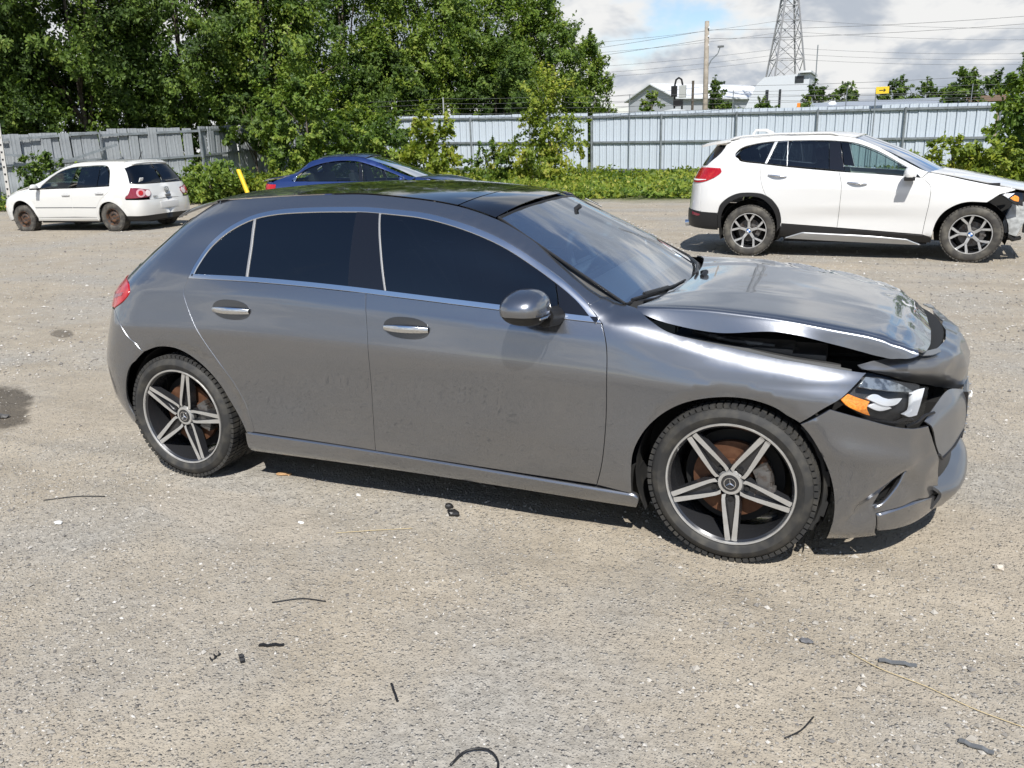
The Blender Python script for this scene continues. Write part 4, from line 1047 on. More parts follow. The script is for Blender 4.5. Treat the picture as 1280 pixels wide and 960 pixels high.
def screen(name, car, base, top, m, bulge=.02):
    """base/top: (x, halfwidth, z at corner, x centre, z centre)"""
    rows = []
    for u in (0, .5, 1):
        r = []
        for t in np.linspace(-1, 1, 7):
            f = lambda q: np.array([q[3] + (q[0] - q[3]) * abs(t) ** 2, q[1] * t, q[4] + (q[2] - q[4]) * abs(t) ** 2])
            p_ = f(base) * (1 - u) + f(top) * u; s_ = 1 if base[0] > top[0] else -1
            r.append(p_ + np.array([s_ * bulge, 0, bulge]) * (4 * u * (1 - u)))
        rows.append(r)
    return grid_patch(name, rows, m, car, 4, 3)


def simple_mirror(car, x, y, z, paint, sc=(.07, .11, .07), stalk=True):
    for sg in (-1, 1):
        b = MB(); n = 12; m_ = 7; V = []; F = []
        for i in range(m_):
            ph = -.35 + (math.pi / 2 + .35) * i / (m_ - 1)
            for k in range(n):
                th = 2 * math.pi * k / n; V.append((x + sc[0] * math.cos(th) * max(math.cos(ph), 0) ** .8, sg * (y + sc[1] * math.sin(th) * max(math.cos(ph), 0) ** .8), z + sc[2] * math.sin(ph)))
        for i in range(m_ - 1):
            for k in range(n): F.append((i * n + k, i * n + (k + 1) % n, (i + 1) * n + (k + 1) % n, (i + 1) * n + k))
        b.add(V, F); mo = b.obj('door_mirror', paint, car, sharp=50)
        b = MB(); b.box((x, sg * (y - .0), z - sc[2] * .55), (sc[0] * 1.7, sc[1] * 1.7, sc[2] * .55), bev=.015); b.bar((x + .02, sg * (y - sc[1]), z - .04), (x + .03, sg * (y - sc[1] - .08), z - .05), .05)
        b.obj('mirror_base', M_BLACK, mo, sharp=40)


def simple_seats(car, xs, z0=.55, m=None, w=.5):
    for x, rear in xs:
        for y in ((-.38, .38) if not rear else (0,)):
            ww = w if not rear else 1.25; R = Matrix.Rotation(rad(-14), 3, 'Y'); b = MB()
            b.box((x, y, z0), (.5, ww, .16), bev=.04); b.box((x - .26, y, z0 + .32), (.13, ww, .6), R, bev=.04)
            for hy in ((y,) if not rear else (-.38, .38)): b.box((x - .35, hy, z0 + .70), (.09, .26, .18), R, bev=.04)
            b.obj('seat', m or M_CLOTH, car, sharp=50)


def liners(car, body, wheels, r, hw, zc, y_in=.5):
    for sg in (-1, 1):
        for cx in wheels:
            b = MB(); n = 18; V = []; F = []
            for i in range(n + 1):
                a = rad(-20) + (math.pi + rad(40)) * i / n
                for yy in (hw, y_in): V.append((cx + r * math.cos(a), sg * yy, zc + r * math.sin(a)))
            for i in range(n): F.append((2 * i, 2 * i + 1, 2 * i + 3, 2 * i + 2))
            b.add(V, F); b.add([V[2 * i + 1] for i in range(n + 1)], [tuple(range(n + 1))])
            b.obj('wheel_liner', M_LINER, car, sharp=40)


def underbody(car, x0, x1, hw, z=.22):
    b = MB(); b.box(((x0 + x1) / 2, 0, z + .06), (x1 - x0, hw * 2, .12)); b.obj('underbody', M_DARK, car)


def inner_side(car, body, x0, x1, z0, z1, n=14):
    for sg in (-1, 1):
        b = MB(); V = []; F = []; zs2 = np.linspace(z0, z1, 5)
        XX, ZZ_ = np.meshgrid(np.linspace(x0, x1, n), zs2, indexing='ij'); Q_ = body.P(XX.ravel(), ZZ_.ravel())
        V = [(q_[0], sg * (abs(q_[1]) - .03), q_[2]) for q_ in Q_]
        for i in range(n - 1):
            for j in range(4): F.append((i * 5 + j, (i + 1) * 5 + j, (i + 1) * 5 + j + 1, i * 5 + j + 1))
        b.add(V, F); b.obj('inner_shell', M_DARK, car)


def wheel_y_spoke(parent, R, rim, w, a0):
    tyre(parent, R, rim, w, M_RUBBER2, 48)
    b = MB(); yf = lambda r: .008 + .02 * max(0, 1 - r / rim)
    b.lathe([(rim, .006), (rim, -.002), (rim - .010, -.002), (rim - .013, .006)], n=60, m=0)
    b.lathe([(rim - .013, .006), (rim - .03, .08), (rim - .03, w)], n=48, m=1)
    for k in range(5):
        a = a0 + k * 2 * math.pi / 5; ca, sa = math.cos(a), math.sin(a)
        spoke_poly(b, [(.03, -.019), (.125, -.017), (.125, .017), (.03, .019)], a, yf, .03, 0, 1)
        for sg in (-1, 1):
            P = [(.112, sg * .000), (.124, sg * .019), (rim - .016, sg * .086), (rim - .005, sg * .056), (.144, sg * .003)]
            if sg < 0: P = P[::-1]
            spoke_poly(b, P, a, yf, .03, 0, 1)
    b.lathe([(0, .02), (.045, .02), (.05, .03)], n=30, m=0)
    r_ = b.obj('rim', [M_ALU, M_DARKALU], parent, sharp=30, fixn=False)
    # quartered blue and white roundel
    b = MB(); rr = .026
    for q in range(4):
        V = [(0, .014, 0)] + [(rr * math.cos(q * math.pi / 2 + t), .014, rr * math.sin(q * math.pi / 2 + t)) for t in np.linspace(0, math.pi / 2, 5)]
        b.add(V, [tuple(range(6))], q % 2)
    b.lathe([(rr, .0135), (rr + .007, .0135), (rr + .008, .02)], n=24, m=2)
    b.obj('hub_badge', [mat('badge_white', (.8, .8, .8)), mat('badge_blue', (.03, .16, .5)), M_INK], r_, fixn=False)
    brake(parent, .15, .085, M_STEEL)


def wheel_steel(parent, R, rim, w, flat=0.):
    tyre(parent, R, rim, w, M_RUBBER2, 44, flat)
    b = MB(); b.lathe([(rim, .004), (rim - .008, .0), (rim - .02, .02), (rim - .028, .055), (rim * .62, .045), (rim * .52, .022), (rim * .36, .022), (rim * .30, .04), (0, .04)], n=40, m=0)
    for k in range(10):
        a = k * 2 * math.pi / 10; b.lathe([(0, .040), (.016, .040)], n=10, c=(rim * .74 * math.cos(a), .0, rim * .74 * math.sin(a)), m=1)
    b.obj('rim', [M_RUSTWHEEL, M_DARK], parent, sharp=40, fixn=False)


def put_wheel(car, x, sg, y, z, steer, fn):
    w_ = empty('wheel'); w_.parent = car; w_.location = (x, sg * y, z); w_.rotation_euler = (0, 0, steer + (math.pi if sg > 0 else 0)); fn(w_); return w_
# ---------------------------------------------------------------- white SUV with its front bumper missing
suv = empty('suv', (-.8867, 8.7038, 0), -.0641, 'white SUV with black wheel arch trim and missing front bumper', 'car')
s_t = [(-.201, 1.369), (-.15, 1.427), (-.068, 1.472), (.104, 1.502), (.296, 1.514), (.658, 1.513), (1.012, 1.496), (1.253, 1.464), (1.495, 1.375), (1.699, 1.271), (1.883, 1.16), (2.067, 1.025)]
s_b = [(2.067, 1.025), (1.758, 1.059), (1.12, 1.110), (.457, 1.180), (.143, 1.221), (-.10, 1.252), (-.18, 1.275), (-.205, 1.32), (-.201, 1.369)]
sbg = [(1.127, .400), (1.141, .706), (1.139, .952), (1.097, 1.112)]
sfg = [(2.137, .330), (2.157, .544), (2.178, .747), (2.168, .927), (2.067, 1.025)]
srg = [(.120, 1.224), (.11, 1.093), (.156, .919), (.205, .815)]
sra = [(.418, .40), (.416, .506), (.377, .645), (.283, .763), (.205, .815)]
sra2 = [(.205, .815), (.142, .837), (-.036, .851), (-.176, .837), (-.314, .771), (-.402, .68), (-.43, .578)]
sri = [(-.386, .371), (-.378, .537), (-.31, .681), (-.172, .772), (-.033, .798), (.126, .782), (.248, .703), (.331, .585), (.368, .425), (.362, .32)]
sfa = [(2.244, .28), (2.274, .471), (2.343, .601), (2.464, .693), (2.589, .733), (2.80, .730)]
xs_ = np.linspace(-.33, 2.13, 30); srail = list(zip(xs_, SUVB.lz[-1](xs_)))
sc_ = lambda z: float(SUVB.r1(z)[0] - SUVB.lr) - .012
M_SUVGL = glass_mat('suv_privacy_glass', (.10, .12, .13), base=.06)
so = car_panels(suv, SUVB, [
    ('front_door', [sbg[::-1], [(1.127, .400), (2.137, .330)], sfg, [(2.067, 1.025), (1.758, 1.059), (1.12, 1.110)]], M_WHITE),
    ('rear_door', [srg, sra[::-1], [(.418, .447), (1.127, .400)], sbg, [(1.097, 1.112), (.457, 1.180), (.120, 1.224)]], M_WHITE),
    ('quarter_panel', [[(2.062, 1.03)] + s_t[::-1][1:], [(-.201, 1.369), (-.205, 1.32), (-.18, 1.275), (-.10, 1.252), (.120, 1.226)], srg, sra2, [(-.43, .578), (-.62, .59)], [(-.62, .59), (-.64, .9), (-.63, 1.215)], [(-.63, 1.215), (-.40, 1.38), (-.33, srail[0][1])], srail, [(2.13, srail[-1][1]), (2.062, 1.03)]], M_WHITE, dict(h=.06)),
    ('front_fender', [sfg[::-1], [(2.137, .33), (2.244, .29)], sfa, [(2.80, .730), (2.87, .783), (2.907, .827), (2.957, .845)], [(2.957, .845), (3.06, .872), (2.8, .938), (2.564, .992), (2.30, 1.055), (2.135, 1.088)], [(2.135, 1.088), (2.067, 1.025)]], M_WHITE, dict(h=.05)),
    ('sill_cladding', [[(.418, .440), (1.12, .393), (2.137, .322)], [(2.137, .322), (2.25, .30), (2.24, .22)], [(2.24, .22), (1.2, .235), (.40, .265)], [(.40, .265), (.418, .440)]], M_BLACK),
    ('side_skirt', [[(.46, .252), (.70, .335)], [(.70, .335), (1.56, .298), (1.97, .268)], [(1.97, .268), (2.14, .195)], [(2.14, .195), (1.07, .226), (.46, .252)]], mat('satin_silver', (.55, .56, .57), .35, .6), dict(off=.02, flange=.03)),
    ('arch_trim', [sra[:1] + sra[1:] , sra2, [(-.43, .578), (-.425, .37)], [(-.425, .37)] + sri, [(.362, .32), (.418, .40)]], M_BLACK, dict(off=.008, h=.04)),
    ('rear_bumper', [[(-.43, .576), (-.62, .588), (-.85, .61), (sc_(.62), .62)], [(sc_(.62), .62), (sc_(.38), .38)], [(sc_(.38), .38), (-.8, .37), (-.425, .345)], [(-.425, .345), (-.43, .576)]], M_BLACK, dict(off=.008)),
    ('bumper_reflector', [[(-.80, .59), (-.62, .56)], [(-.62, .56), (-.64, .535), (-.80, .55)], [(-.80, .55), (-.80, .59)]], M_REDDARK, dict(off=.014, parent='rear_bumper')),
    ('tailgate', [[(-.622, .592), (-.642, .9), (-.632, 1.213)], [(-.632, 1.213), (-.85, 1.20), (sc_(1.2), 1.20)], [(sc_(1.2), 1.2), (sc_(.9), .9), (sc_(.625), .625)], [(sc_(.625), .625), (-.85, .612), (-.622, .592)]], M_WHITE),
    ('rear_window', [[(-.632, 1.217), (-.41, 1.38), (-.345, 1.44)], [(-.345, 1.44), (-.6, 1.47), (sc_(1.48), 1.48)], [(sc_(1.48), 1.48), (sc_(1.21), 1.21)], [(sc_(1.21), 1.21), (-.85, 1.205), (-.632, 1.217)]], M_GLOSSBLACK),
    ('tail_light', [[(-.375, 1.178), (-.366, 1.129), (-.448, 1.05), (-.60, .992), (-.80, .98)], [(-.80, .98), (-.95, 1.0), (-.97, 1.12)], [(-.97, 1.12), (-.90, 1.165), (-.65, 1.185), (-.375, 1.178)]], M_RED, dict(off=.008, h=.04)),
    ('lamp_bar', [[(-.56, 1.02), (-.75, 1.005), (-.93, 1.01)], [(-.93, 1.01), (-.93, 1.03)], [(-.93, 1.03), (-.75, 1.03), (-.56, 1.03)]], M_PAPER, dict(off=.012, parent='tail_light')),
    ('fuel_flap', [[(-.235, 1.116), (.019, 1.113)], [(.019, 1.113), (.02, 1.017), (-.026, .978)], [(-.026, .978), (-.206, .979), (-.235, 1.0)], [(-.235, 1.0), (-.235, 1.116)]], M_WHITE, dict(off=.0015, flange=.004, only=0)),
    ('quarter_window', [[(-.17, 1.37), (-.12, 1.42), (-.03, 1.462), (.11, 1.488), (.242, 1.495)], [(.242, 1.495), (.152, 1.234)], [(.152, 1.234), (-.09, 1.262), (-.16, 1.285), (-.178, 1.32), (-.17, 1.37)]], M_SUVGL, dict(off=.002)),
    ('rear_vent_window', [[(.298, 1.498), (.410, 1.497)], [(.410, 1.497), (.440, 1.195)], [(.440, 1.195), (.197, 1.224)], [(.197, 1.224), (.298, 1.498)]], M_SUVGL, dict(off=.002)),
    ('rear_door_window', [[(.426, 1.497), (.7, 1.497), (.93, 1.488)], [(.93, 1.488), (.972, 1.140)], [(.972, 1.140), (.456, 1.193)], [(.456, 1.193), (.426, 1.497)]], M_SUVGL, dict(off=.002)),
    ('door_pillar', [[(.934, 1.488), (1.07, 1.482)], [(1.07, 1.482), (1.165, 1.118)], [(1.165, 1.118), (.976, 1.139)], [(.976, 1.139), (.934, 1.488)]], M_GLOSSBLACK, dict(off=.002)),
    ('front_door_window', [[(1.075, 1.480), (1.253, 1.448), (1.485, 1.361), (1.685, 1.258), (1.868, 1.148), (2.03, 1.040)], [(2.03, 1.040), (1.758, 1.072), (1.17, 1.118)], [(1.17, 1.118), (1.075, 1.480)]], M_CLEAR, dict(off=.002)),
    ('window_trim', [[(.246, 1.505), (.29, 1.507)], [(.29, 1.507), (.188, 1.222)], [(.188, 1.222), (.155, 1.228)], [(.155, 1.228), (.246, 1.505)]], mat('satin_silver', (.5, .5, .5)), dict(off=.004, flange=.005, h=.03)),
    ('window_trim', [[(.411, 1.505), (.424, 1.505)], [(.424, 1.505), (.455, 1.185)], [(.455, 1.185), (.441, 1.186)], [(.441, 1.186), (.411, 1.505)]], mat('satin_silver', (.5, .5, .5)), dict(off=.004, flange=.005, h=.03)),
    ('headlight', [[(2.908, .820), (2.957, .841)], [(2.957, .841), (3.06, .85), (3.148, .838)], [(3.148, .838), (3.165, .68)], [(3.165, .68), (3.063, .711), (2.908, .820)]], M_GLOSSBLACK, dict(off=-.004, h=.03)),
    ('headlight_lens', [[(2.925, .819), (2.965, .834), (3.05, .835)], [(3.05, .835), (2.985, .775)], [(2.985, .775), (2.925, .819)]], M_SILVER, dict(off=.004, parent='headlight', flange=.006)),
    ('amber_reflector', [[(3.0, .78), (3.05, .815)], [(3.05, .815), (3.10, .79), (3.10, .735)], [(3.10, .735), (3.05, .745), (3.0, .78)]], M_AMBER, dict(off=.004, parent='headlight', flange=.006)),
])
for side in (0, 1):
    for door, x0, x1, z in (('rear_door', .215, .455, 1.066), ('front_door', 1.21, 1.445, .965)):
        b = MB(); pts = []
        for i in range(7):
            u = -1 + i / 3; x = (x0 + x1) / 2 + u * (x1 - x0) / 2; p_ = SUVB.P([x], [z - .012 * u])[0]; pts.append((p_[0], (p_[1] - .006 - .022 * (1 - u * u)) * (1 if side == 0 else -1), p_[2]))
        b.tube(pts, [.008, .011, .012, .012, .012, .011, .008], 8); b.obj('door_handle', M_CHROME if side == 0 else M_WHITE, so[(door, side)], sharp=50)
car_roof(suv, SUVB, -.36, 1.24, [(-.7, 1.53), (-.36, 1.575), (0, 1.60), (.4, 1.607), (.8, 1.602), (1.2, 1.562), (1.4, 1.50)], M_WHITE, bow=.10)
grid_patch('roof_spoiler', [[(x, hw * t, z - .03 * t * t) for t in np.linspace(-1, 1, 9)] for x, hw, z in ((-.355, .60, 1.573), (-.55, .60, 1.545), (-.74, .56, 1.512), (-.76, .55, 1.49))], M_WHITE, suv, 3, 2, thick=.03, flip=True)
screen('windscreen', suv, (2.13, .72, 1.088, 2.36, 1.075), (1.245, .585, 1.515, 1.345, 1.553), M_CLEAR)
hoodr = []
for x, hw, ze, zc in ((2.16, .74, 1.085, 1.105), (2.35, .735, 1.05, 1.09), (2.6, .73, .992, 1.045), (2.85, .715, .935, .99), (3.05, .69, .885, .94), (3.25, .63, .845, .885), (3.36, .56, .815, .845)):
    hoodr.append([(x + (.17 if x < 2.2 else .1) * (1 - t * t) * (1 if x < 2.2 or x > 3.1 else .4), hw * t, ze + (zc - ze) * (1 - abs(t) ** 2.2)) for t in np.linspace(-1, 1, 11)])
grid_patch('bonnet', hoodr, M_WHITE, suv, 4, 2, thick=.012, flip=True)
b = MB(); b.box((2.3, 0, 1.045), (.25, 1.3, .03)); b.obj('cowl_panel', M_BLACK, suv)
b = MB(); b.tube([(.12, 0, 1.60), (.02, 0, 1.655), (-.12, 0, 1.66), (-.16, 0, 1.60)], [.03, .022, .018, .02], 8); b.obj('roof_fin', M_WHITE, suv, sharp=60)
for sg in (-1, 1):
    b = MB(); b.tube([(1.05, sg * .60, 1.56), (.95, sg * .60, 1.592), (.3, sg * .59, 1.605), (-.2, sg * .58, 1.585), (-.32, sg * .575, 1.555)], .012, 6); b.obj('roof_rail', M_WHITE, suv, sharp=60)
simple_mirror(suv, 1.93, 1.0, 1.075, M_WHITE, (.075, .115, .09))
simple_seats(suv, ((1.15, False), (.3, True)), .62)
inner_side(suv, SUVB, -.6, 2.9, .84, .95); inner_side(suv, SUVB, .42, 2.25, .25, .95)
liners(suv, SUVB, (0, 2.67), .405, .885, .355); underbody(suv, -.75, 3.0, .5, .33); underbody(suv, .45, 2.2, .78, .2)
grid_patch('dashboard', [[(2.2, -.7, 1.03), (2.2, 0, 1.05), (2.2, .7, 1.03)], [(1.95, -.7, 1.05), (1.95, 0, 1.07), (1.95, .7, 1.05)], [(1.8, -.7, .85), (1.8, 0, .85), (1.8, .7, .85)]], M_DASH, suv, 3, 3, thick=.02)
# stripped front end
b = MB(); b.box((2.95, 0, .62), (.55, 1.25, .40)); b.box((3.25, 0, .70), (.16, 1.1, .25)); b.obj('engine_bay', M_DARK, suv)
b = MB(); b.box((3.40, 0, .52), (.09, 1.25, .12), bev=.02); b.obj('bumper_beam', M_STEEL, suv, sharp=40)
b = MB(); b.box((3.13, -.66, .50), (.22, .12, .34), Matrix.Rotation(rad(20), 3, 'Y'), bev=.03); b.box((3.20, -.67, .66), (.10, .10, .12), bev=.02)
b.obj('washer_tank', mat('cloudy_plastic', (.48, .50, .50), .4, var=(14, (.30, .31, .31), .4, .6)), suv, sharp=50)
b = MB(); b.tube([(3.05, -.70, .34), (3.15, -.68, .27), (3.22, -.6, .28)], .03, 6); b.box((3.1, -.62, .30), (.16, .12, .08)); b.box((3.38, -.55, .66), (.10, .12, .10)); b.tube([(3.3, -.7, .62), (3.42, -.66, .58), (3.45, -.5, .6)], .02, 6); b.box((3.30, -.62, .42), (.12, .1, .14))
b.obj('broken_brackets', M_BLACK, suv, sharp=40)
b = MB(); b.tube([(-.93, -.42, .40), (-.99, -.42, .395)], .045, 12); b.obj('exhaust_tip', M_CHROME, suv, sharp=40)
for x, sg, st in ((0, -1, 0), (2.67, -1, rad(-8)), (0, 1, 0), (2.67, 1, rad(-8))):
    put_wheel(suv, x, sg, .895, .342, st, lambda w_: wheel_y_spoke(w_, .345, .240, .225, rad(90 if x == 0 else 105)))
# ---------------------------------------------------------------- small white five-door hatchback: body surface
OLDB = Body(
    levels=[
        [(-.7, .24, .78), (0, .18, .78), (2.5, .16, .78), (3.4, .18, .80)],
        [(-.7, .32, .84), (0, .26, .84), (2.5, .24, .84), (3.4, .25, .84)],
        [(-.7, .50, .862), (0, .50, .862), (2.5, .48, .862), (3.4, .48, .85)],
        [(-.7, .72, .86), (0, .74, .868), (2.5, .68, .866), (3.4, .64, .83)],
        [(-.7, .88, .835), (0, .90, .855), (1.6, .86, .858), (2.5, .78, .84), (3.4, .72, .79)],
        [(-.7, .97, .80), (0, .98, .832), (1.6, .93, .84), (2.2, .90, .83), (2.5, .84, .79), (3.4, .77, .73)],
        [(-.7, 1.17, .71), (0, 1.18, .745), (1.2, 1.17, .755), (1.7, 1.06, .77), (1.95, .97, .79), (2.2, .925, .79), (2.5, .89, .72), (3.4, .82, .64)],
        [(-.7, 1.34, .62), (0, 1.38, .655), (.87, 1.375, .655), (1.3, 1.325, .68), (1.61, 1.20, .72), (1.95, 1.01, .765), (2.2, .96, .76), (2.5, .93, .66), (3.4, .86, .55)],
        [(-.7, 1.41, .54), (0, 1.455, .575), (.72, 1.455, .58), (1.1, 1.425, .58), (1.39, 1.36, .60), (1.70, 1.23, .635), (2.06, 1.06, .69), (2.25, 1.00, .72), (2.5, .96, .6), (3.4, .88, .45)],
    ],
    front=[(.2, 2.8, 3.25), (.5, 2.8, 3.32), (.7, 2.75, 3.27), (.9, 2.6, 3.1)],
    rear=[(.2, -.45, -.76), (.5, -.45, -.80), (.7, -.44, -.78), (.9, -.42, -.74), (1.0, -.40, -.71), (1.2, -.32, -.60), (1.4, -.22, -.46), (1.5, -.2, -.44)],
    nf=2.6, nr=3.6, lf=.9, lr=.9, rings=[(0, .33, .37, .41, -.012), (2.51, .33, .37, .41, -.012)])
# ---------------------------------------------------------------- older white hatchback on rusty steel wheels
old = empty('small_hatchback', (-14.5569, 10.3822, 0), 3.2143, 'old white hatchback with rusty steel wheels and flat front tyre by fence', 'car')
obg = [(1.06, .31), (1.062, .55), (1.045, .75), (1.016, .925)]
ofg = [(2.10, .30), (2.124, .45), (2.126, .56), (2.11, .75), (2.09, .905)]
org_ = [(.0, .955), (-.03, .90), (.02, .84), (.238, .693), (.40, .51), (.444, .30)]
ora = [(.40, .235), (.366, .417), (.257, .567), (.052, .631), (-.15, .574), (-.304, .436), (-.375, .320)]
ofa = [(2.10, .27), (2.196, .469), (2.355, .625), (2.547, .675), (2.717, .605), (2.805, .427), (2.827, .246)]
xs_ = np.linspace(-.25, 2.2, 30); orail = list(zip(xs_, OLDB.lz[-1](xs_)))
oc = lambda z: float(OLDB.r1(z)[0] - OLDB.lr) - .012
M_OLDGL = glass_mat('green_car_glass', (.30, .40, .36), base=.05); M_OLDGL2 = glass_mat('dark_rear_glass', (.06, .07, .09), base=.05)
oo = car_panels(old, OLDB, [
    ('front_door', [obg[::-1], [(1.06, .31), (2.10, .30)], ofg, [(2.09, .905), (1.6, .918), (1.016, .925)]], M_WHITE2),
    ('rear_door', [org_, [(.444, .30), (1.06, .31)], obg, [(1.016, .925), (.5, .938), (.0, .955)]], M_WHITE2),
    ('quarter_panel', [[(2.09, .908), (1.98, .93), (1.94, .985), (1.61, 1.205), (1.3, 1.33), (1.05, 1.375), (.82, 1.385), (.13, 1.375), (.04, 1.30), (.01, 1.17), (-.015, .955)], org_, [(.444, .30), (.40, .235)], ora, [(-.375, .32), (-.40, .665)], [(-.40, .665), (-.40, .69), (-.55, .915), (-.50, 1.0)], [(-.50, 1.0), (-.38, 1.25), (-.30, 1.35), (-.25, orail[0][1])], orail, [(2.2, orail[-1][1]), (2.09, .908)]], M_WHITE2),
    ('front_fender', [ofg[::-1], [(2.10, .30), (2.10, .27)], ofa, [(2.827, .246), (2.9, .50), (3.02, .62)], [(3.02, .62), (3.05, .74)], [(3.05, .74), (2.85, .84), (2.5, .93), (2.2, .99)], [(2.2, .99), (2.09, .908)]], M_WHITE2),
    ('front_bumper', [[(2.83, .25), (2.9, .50), (3.02, .615)], [(3.02, .615), (3.4, .60), (3.69, .58)], [(3.69, .58), (3.69, .24)], [(3.69, .24), (3.2, .20), (2.83, .25)]], M_WHITE2),
    ('side_marker', [[(3.06, .56), (3.15, .56)], [(3.15, .56), (3.15, .52)], [(3.15, .52), (3.06, .52)], [(3.06, .52), (3.06, .56)]], M_AMBER, dict(off=.006, flange=.006)),
    ('headlight', [[(3.06, .74), (3.02, .63)], [(3.02, .63), (3.3, .62), (3.4, .64)], [(3.4, .64), (3.38, .73)], [(3.38, .73), (3.06, .74)]], M_DRL),
    ('sill', [[(.44, .296), (2.10, .296)], [(2.10, .296), (2.12, .225)], [(2.12, .225), (.41, .215)], [(.41, .215), (.44, .296)]], M_WHITE2, dict(off=.006)),
    ('door_moulding', [[(2.11, .53), (1.07, .527)], [(1.07, .527), (1.07, .508)], [(1.07, .508), (2.115, .51)], [(2.115, .51), (2.11, .53)]], M_GREYPL, dict(off=.008, flange=.008, h=.05)),
    ('door_moulding', [[(1.055, .527), (.41, .52)], [(.41, .52), (.42, .502)], [(.42, .502), (1.055, .508)], [(1.055, .508), (1.055, .527)]], M_GREYPL, dict(off=.008, flange=.008, h=.05)),
    ('rear_bumper', [[(-.378, .325), (-.40, .665)], [(-.40, .665), (-.8, .655), (oc(.65), .65)], [(oc(.65), .65), (oc(.33), .33)], [(oc(.33), .33), (-.8, .32), (-.378, .325)]], M_WHITE2, dict(off=.012)),
    ('bumper_apron', [[(-.378, .322), (-.8, .316), (oc(.33), .326)], [(oc(.33), .326), (oc(.22), .22)], [(oc(.22), .22), (-.8, .2), (-.36, .22)], [(-.36, .22), (-.378, .322)]], M_BLACK),
    ('tailgate', [[(-.552, .913), (-.502, 1.0), (-.50, 1.005)], [(-.50, 1.005), (-.8, .985), (oc(.98), .98)], [(oc(.98), .98), (oc(.66), .66)], [(oc(.66), .66), (-1.1, .66), (-1.1, .70)], [(-1.1, .70), (-1.12, .85)], [(-1.12, .85), (-.8, .90), (-.552, .913)]], M_WHITE2),
    ('rear_window', [[(-.50, 1.012), (-.385, 1.25), (-.335, 1.315)], [(-.335, 1.315), (-.7, 1.365), (oc(1.38), 1.38)], [(oc(1.38), 1.38), (oc(.99), .99)], [(oc(.99), .99), (-.8, .992), (-.50, 1.012)]], M_OLDGL2, dict(off=.004)),
    ('tailgate_rim', [[(-.34, 1.32), (-.30, 1.36), (-.26, 1.43)], [(-.26, 1.43), (-.7, 1.45), (oc(1.44), 1.44)], [(oc(1.44), 1.44), (oc(1.385), 1.385)], [(oc(1.385), 1.385), (-.7, 1.37), (-.34, 1.32)]], M_WHITE2),
    ('tail_light', [[(-.402, .69), (-.48, .80), (-.543, .910)], [(-.543, .910), (-.8, .895), (-1.09, .86)], [(-1.09, .86), (-1.137, .79), (-1.10, .705)], [(-1.10, .705), (-.8, .695), (-.402, .69)]], M_REDDARK, dict(off=.012, h=.05)),
    ('lamp_ring', [[(-.86 + .135 * math.cos(t), .795 + .085 * math.sin(t)) for t in np.linspace(0, 2 * math.pi, 17)]], mat('pink_lamp', (.55, .30, .33), .2, coat=1.), dict(off=.018, parent='tail_light', flange=.01, gap=0)),
    ('lamp_core', [[(-.86 + .07 * math.cos(t), .795 + .05 * math.sin(t)) for t in np.linspace(0, 2 * math.pi, 13)]], M_RED, dict(off=.024, parent='tail_light', flange=.01, gap=0)),
    ('reverse_lamp', [[(-1.055 + .06 * math.cos(t), .785 + .062 * math.sin(t)) for t in np.linspace(0, 2 * math.pi, 13)]], mat('pale_lamp', (.7, .6, .6), .2, coat=1.), dict(off=.02, parent='tail_light', flange=.01, gap=0)),
    ('front_door_window', [[(1.085, .93), (.99, 1.16), (.93, 1.36)], [(.93, 1.36), (1.05, 1.355), (1.3, 1.305), (1.61, 1.18), (1.91, .975), (1.93, .935)], [(1.93, .935), (1.5, .935), (1.085, .93)]], M_OLDGL, dict(off=.001)),
    ('rear_door_window', [[(.89, .938), (.84, 1.17), (.815, 1.365)], [(.815, 1.365), (.5, 1.368), (.305, 1.362)], [(.305, 1.362), (.33, .948)], [(.33, .948), (.89, .938)]], M_OLDGL2, dict(off=.001)),
    ('rear_vent_window', [[(.285, 1.362), (.15, 1.35), (.07, 1.26), (.04, 1.15), (.02, .965)], [(.02, .965), (.31, .948)], [(.31, .948), (.285, 1.362)]], M_OLDGL2, dict(off=.001)),
])
for side in (0, 1):
    for door, x, z in (('rear_door', .26, .81), ('front_door', 1.19, .785)):
        b = MB(); p_ = OLDB.P([x], [z])[0]; y = (p_[1] - .012) * (1 if side == 0 else -1); b.box((x, y, z), (.22, .03, .03), bev=.012); b.box((x, y * .985, z), (.12, .02, .08), bev=.008); b.obj('door_handle', mat('handle_grey_white', (.5, .5, .5), .5), oo[(door, side)], sharp=50)
car_roof(old, OLDB, -.27, 1.14, [(-.6, 1.44), (-.27, 1.468), (.2, 1.488), (.7, 1.485), (1.0, 1.462), (1.2, 1.43)], M_WHITE2, bow=.08)
grid_patch('roof_edge', [[(x, hw * t, z - .025 * t * t) for t in np.linspace(-1, 1, 9)] for x, hw, z in ((-.268, .56, 1.468), (-.36, .55, 1.452), (-.47, .52, 1.425))], M_WHITE2, old, 3, 2, thick=.02, flip=True)
screen('windscreen', old, (2.22, .70, 1.0, 2.42, 1.0), (1.15, .575, 1.415, 1.23, 1.452), M_CLEAR)
hoodr = []
for x, hw, ze, zc in ((2.25, .715, .985, 1.02), (2.5, .70, .93, .985), (2.8, .68, .86, .925), (3.05, .62, .78, .845), (3.16, .55, .73, .77)):
    hoodr.append([(x + .16 * (1 - t * t) * (1 if x < 2.3 or x > 2.9 else .4), hw * t, ze + (zc - ze) * (1 - abs(t) ** 2.2)) for t in np.linspace(-1, 1, 11)])
grid_patch('bonnet', hoodr, M_WHITE2, old, 4, 2, thick=.012, flip=True)
simple_mirror(old, 1.95, .965, .965, M_WHITE2, (.06, .10, .065)); simple_seats(old, ((1.1, False), (.25, True)), .52)
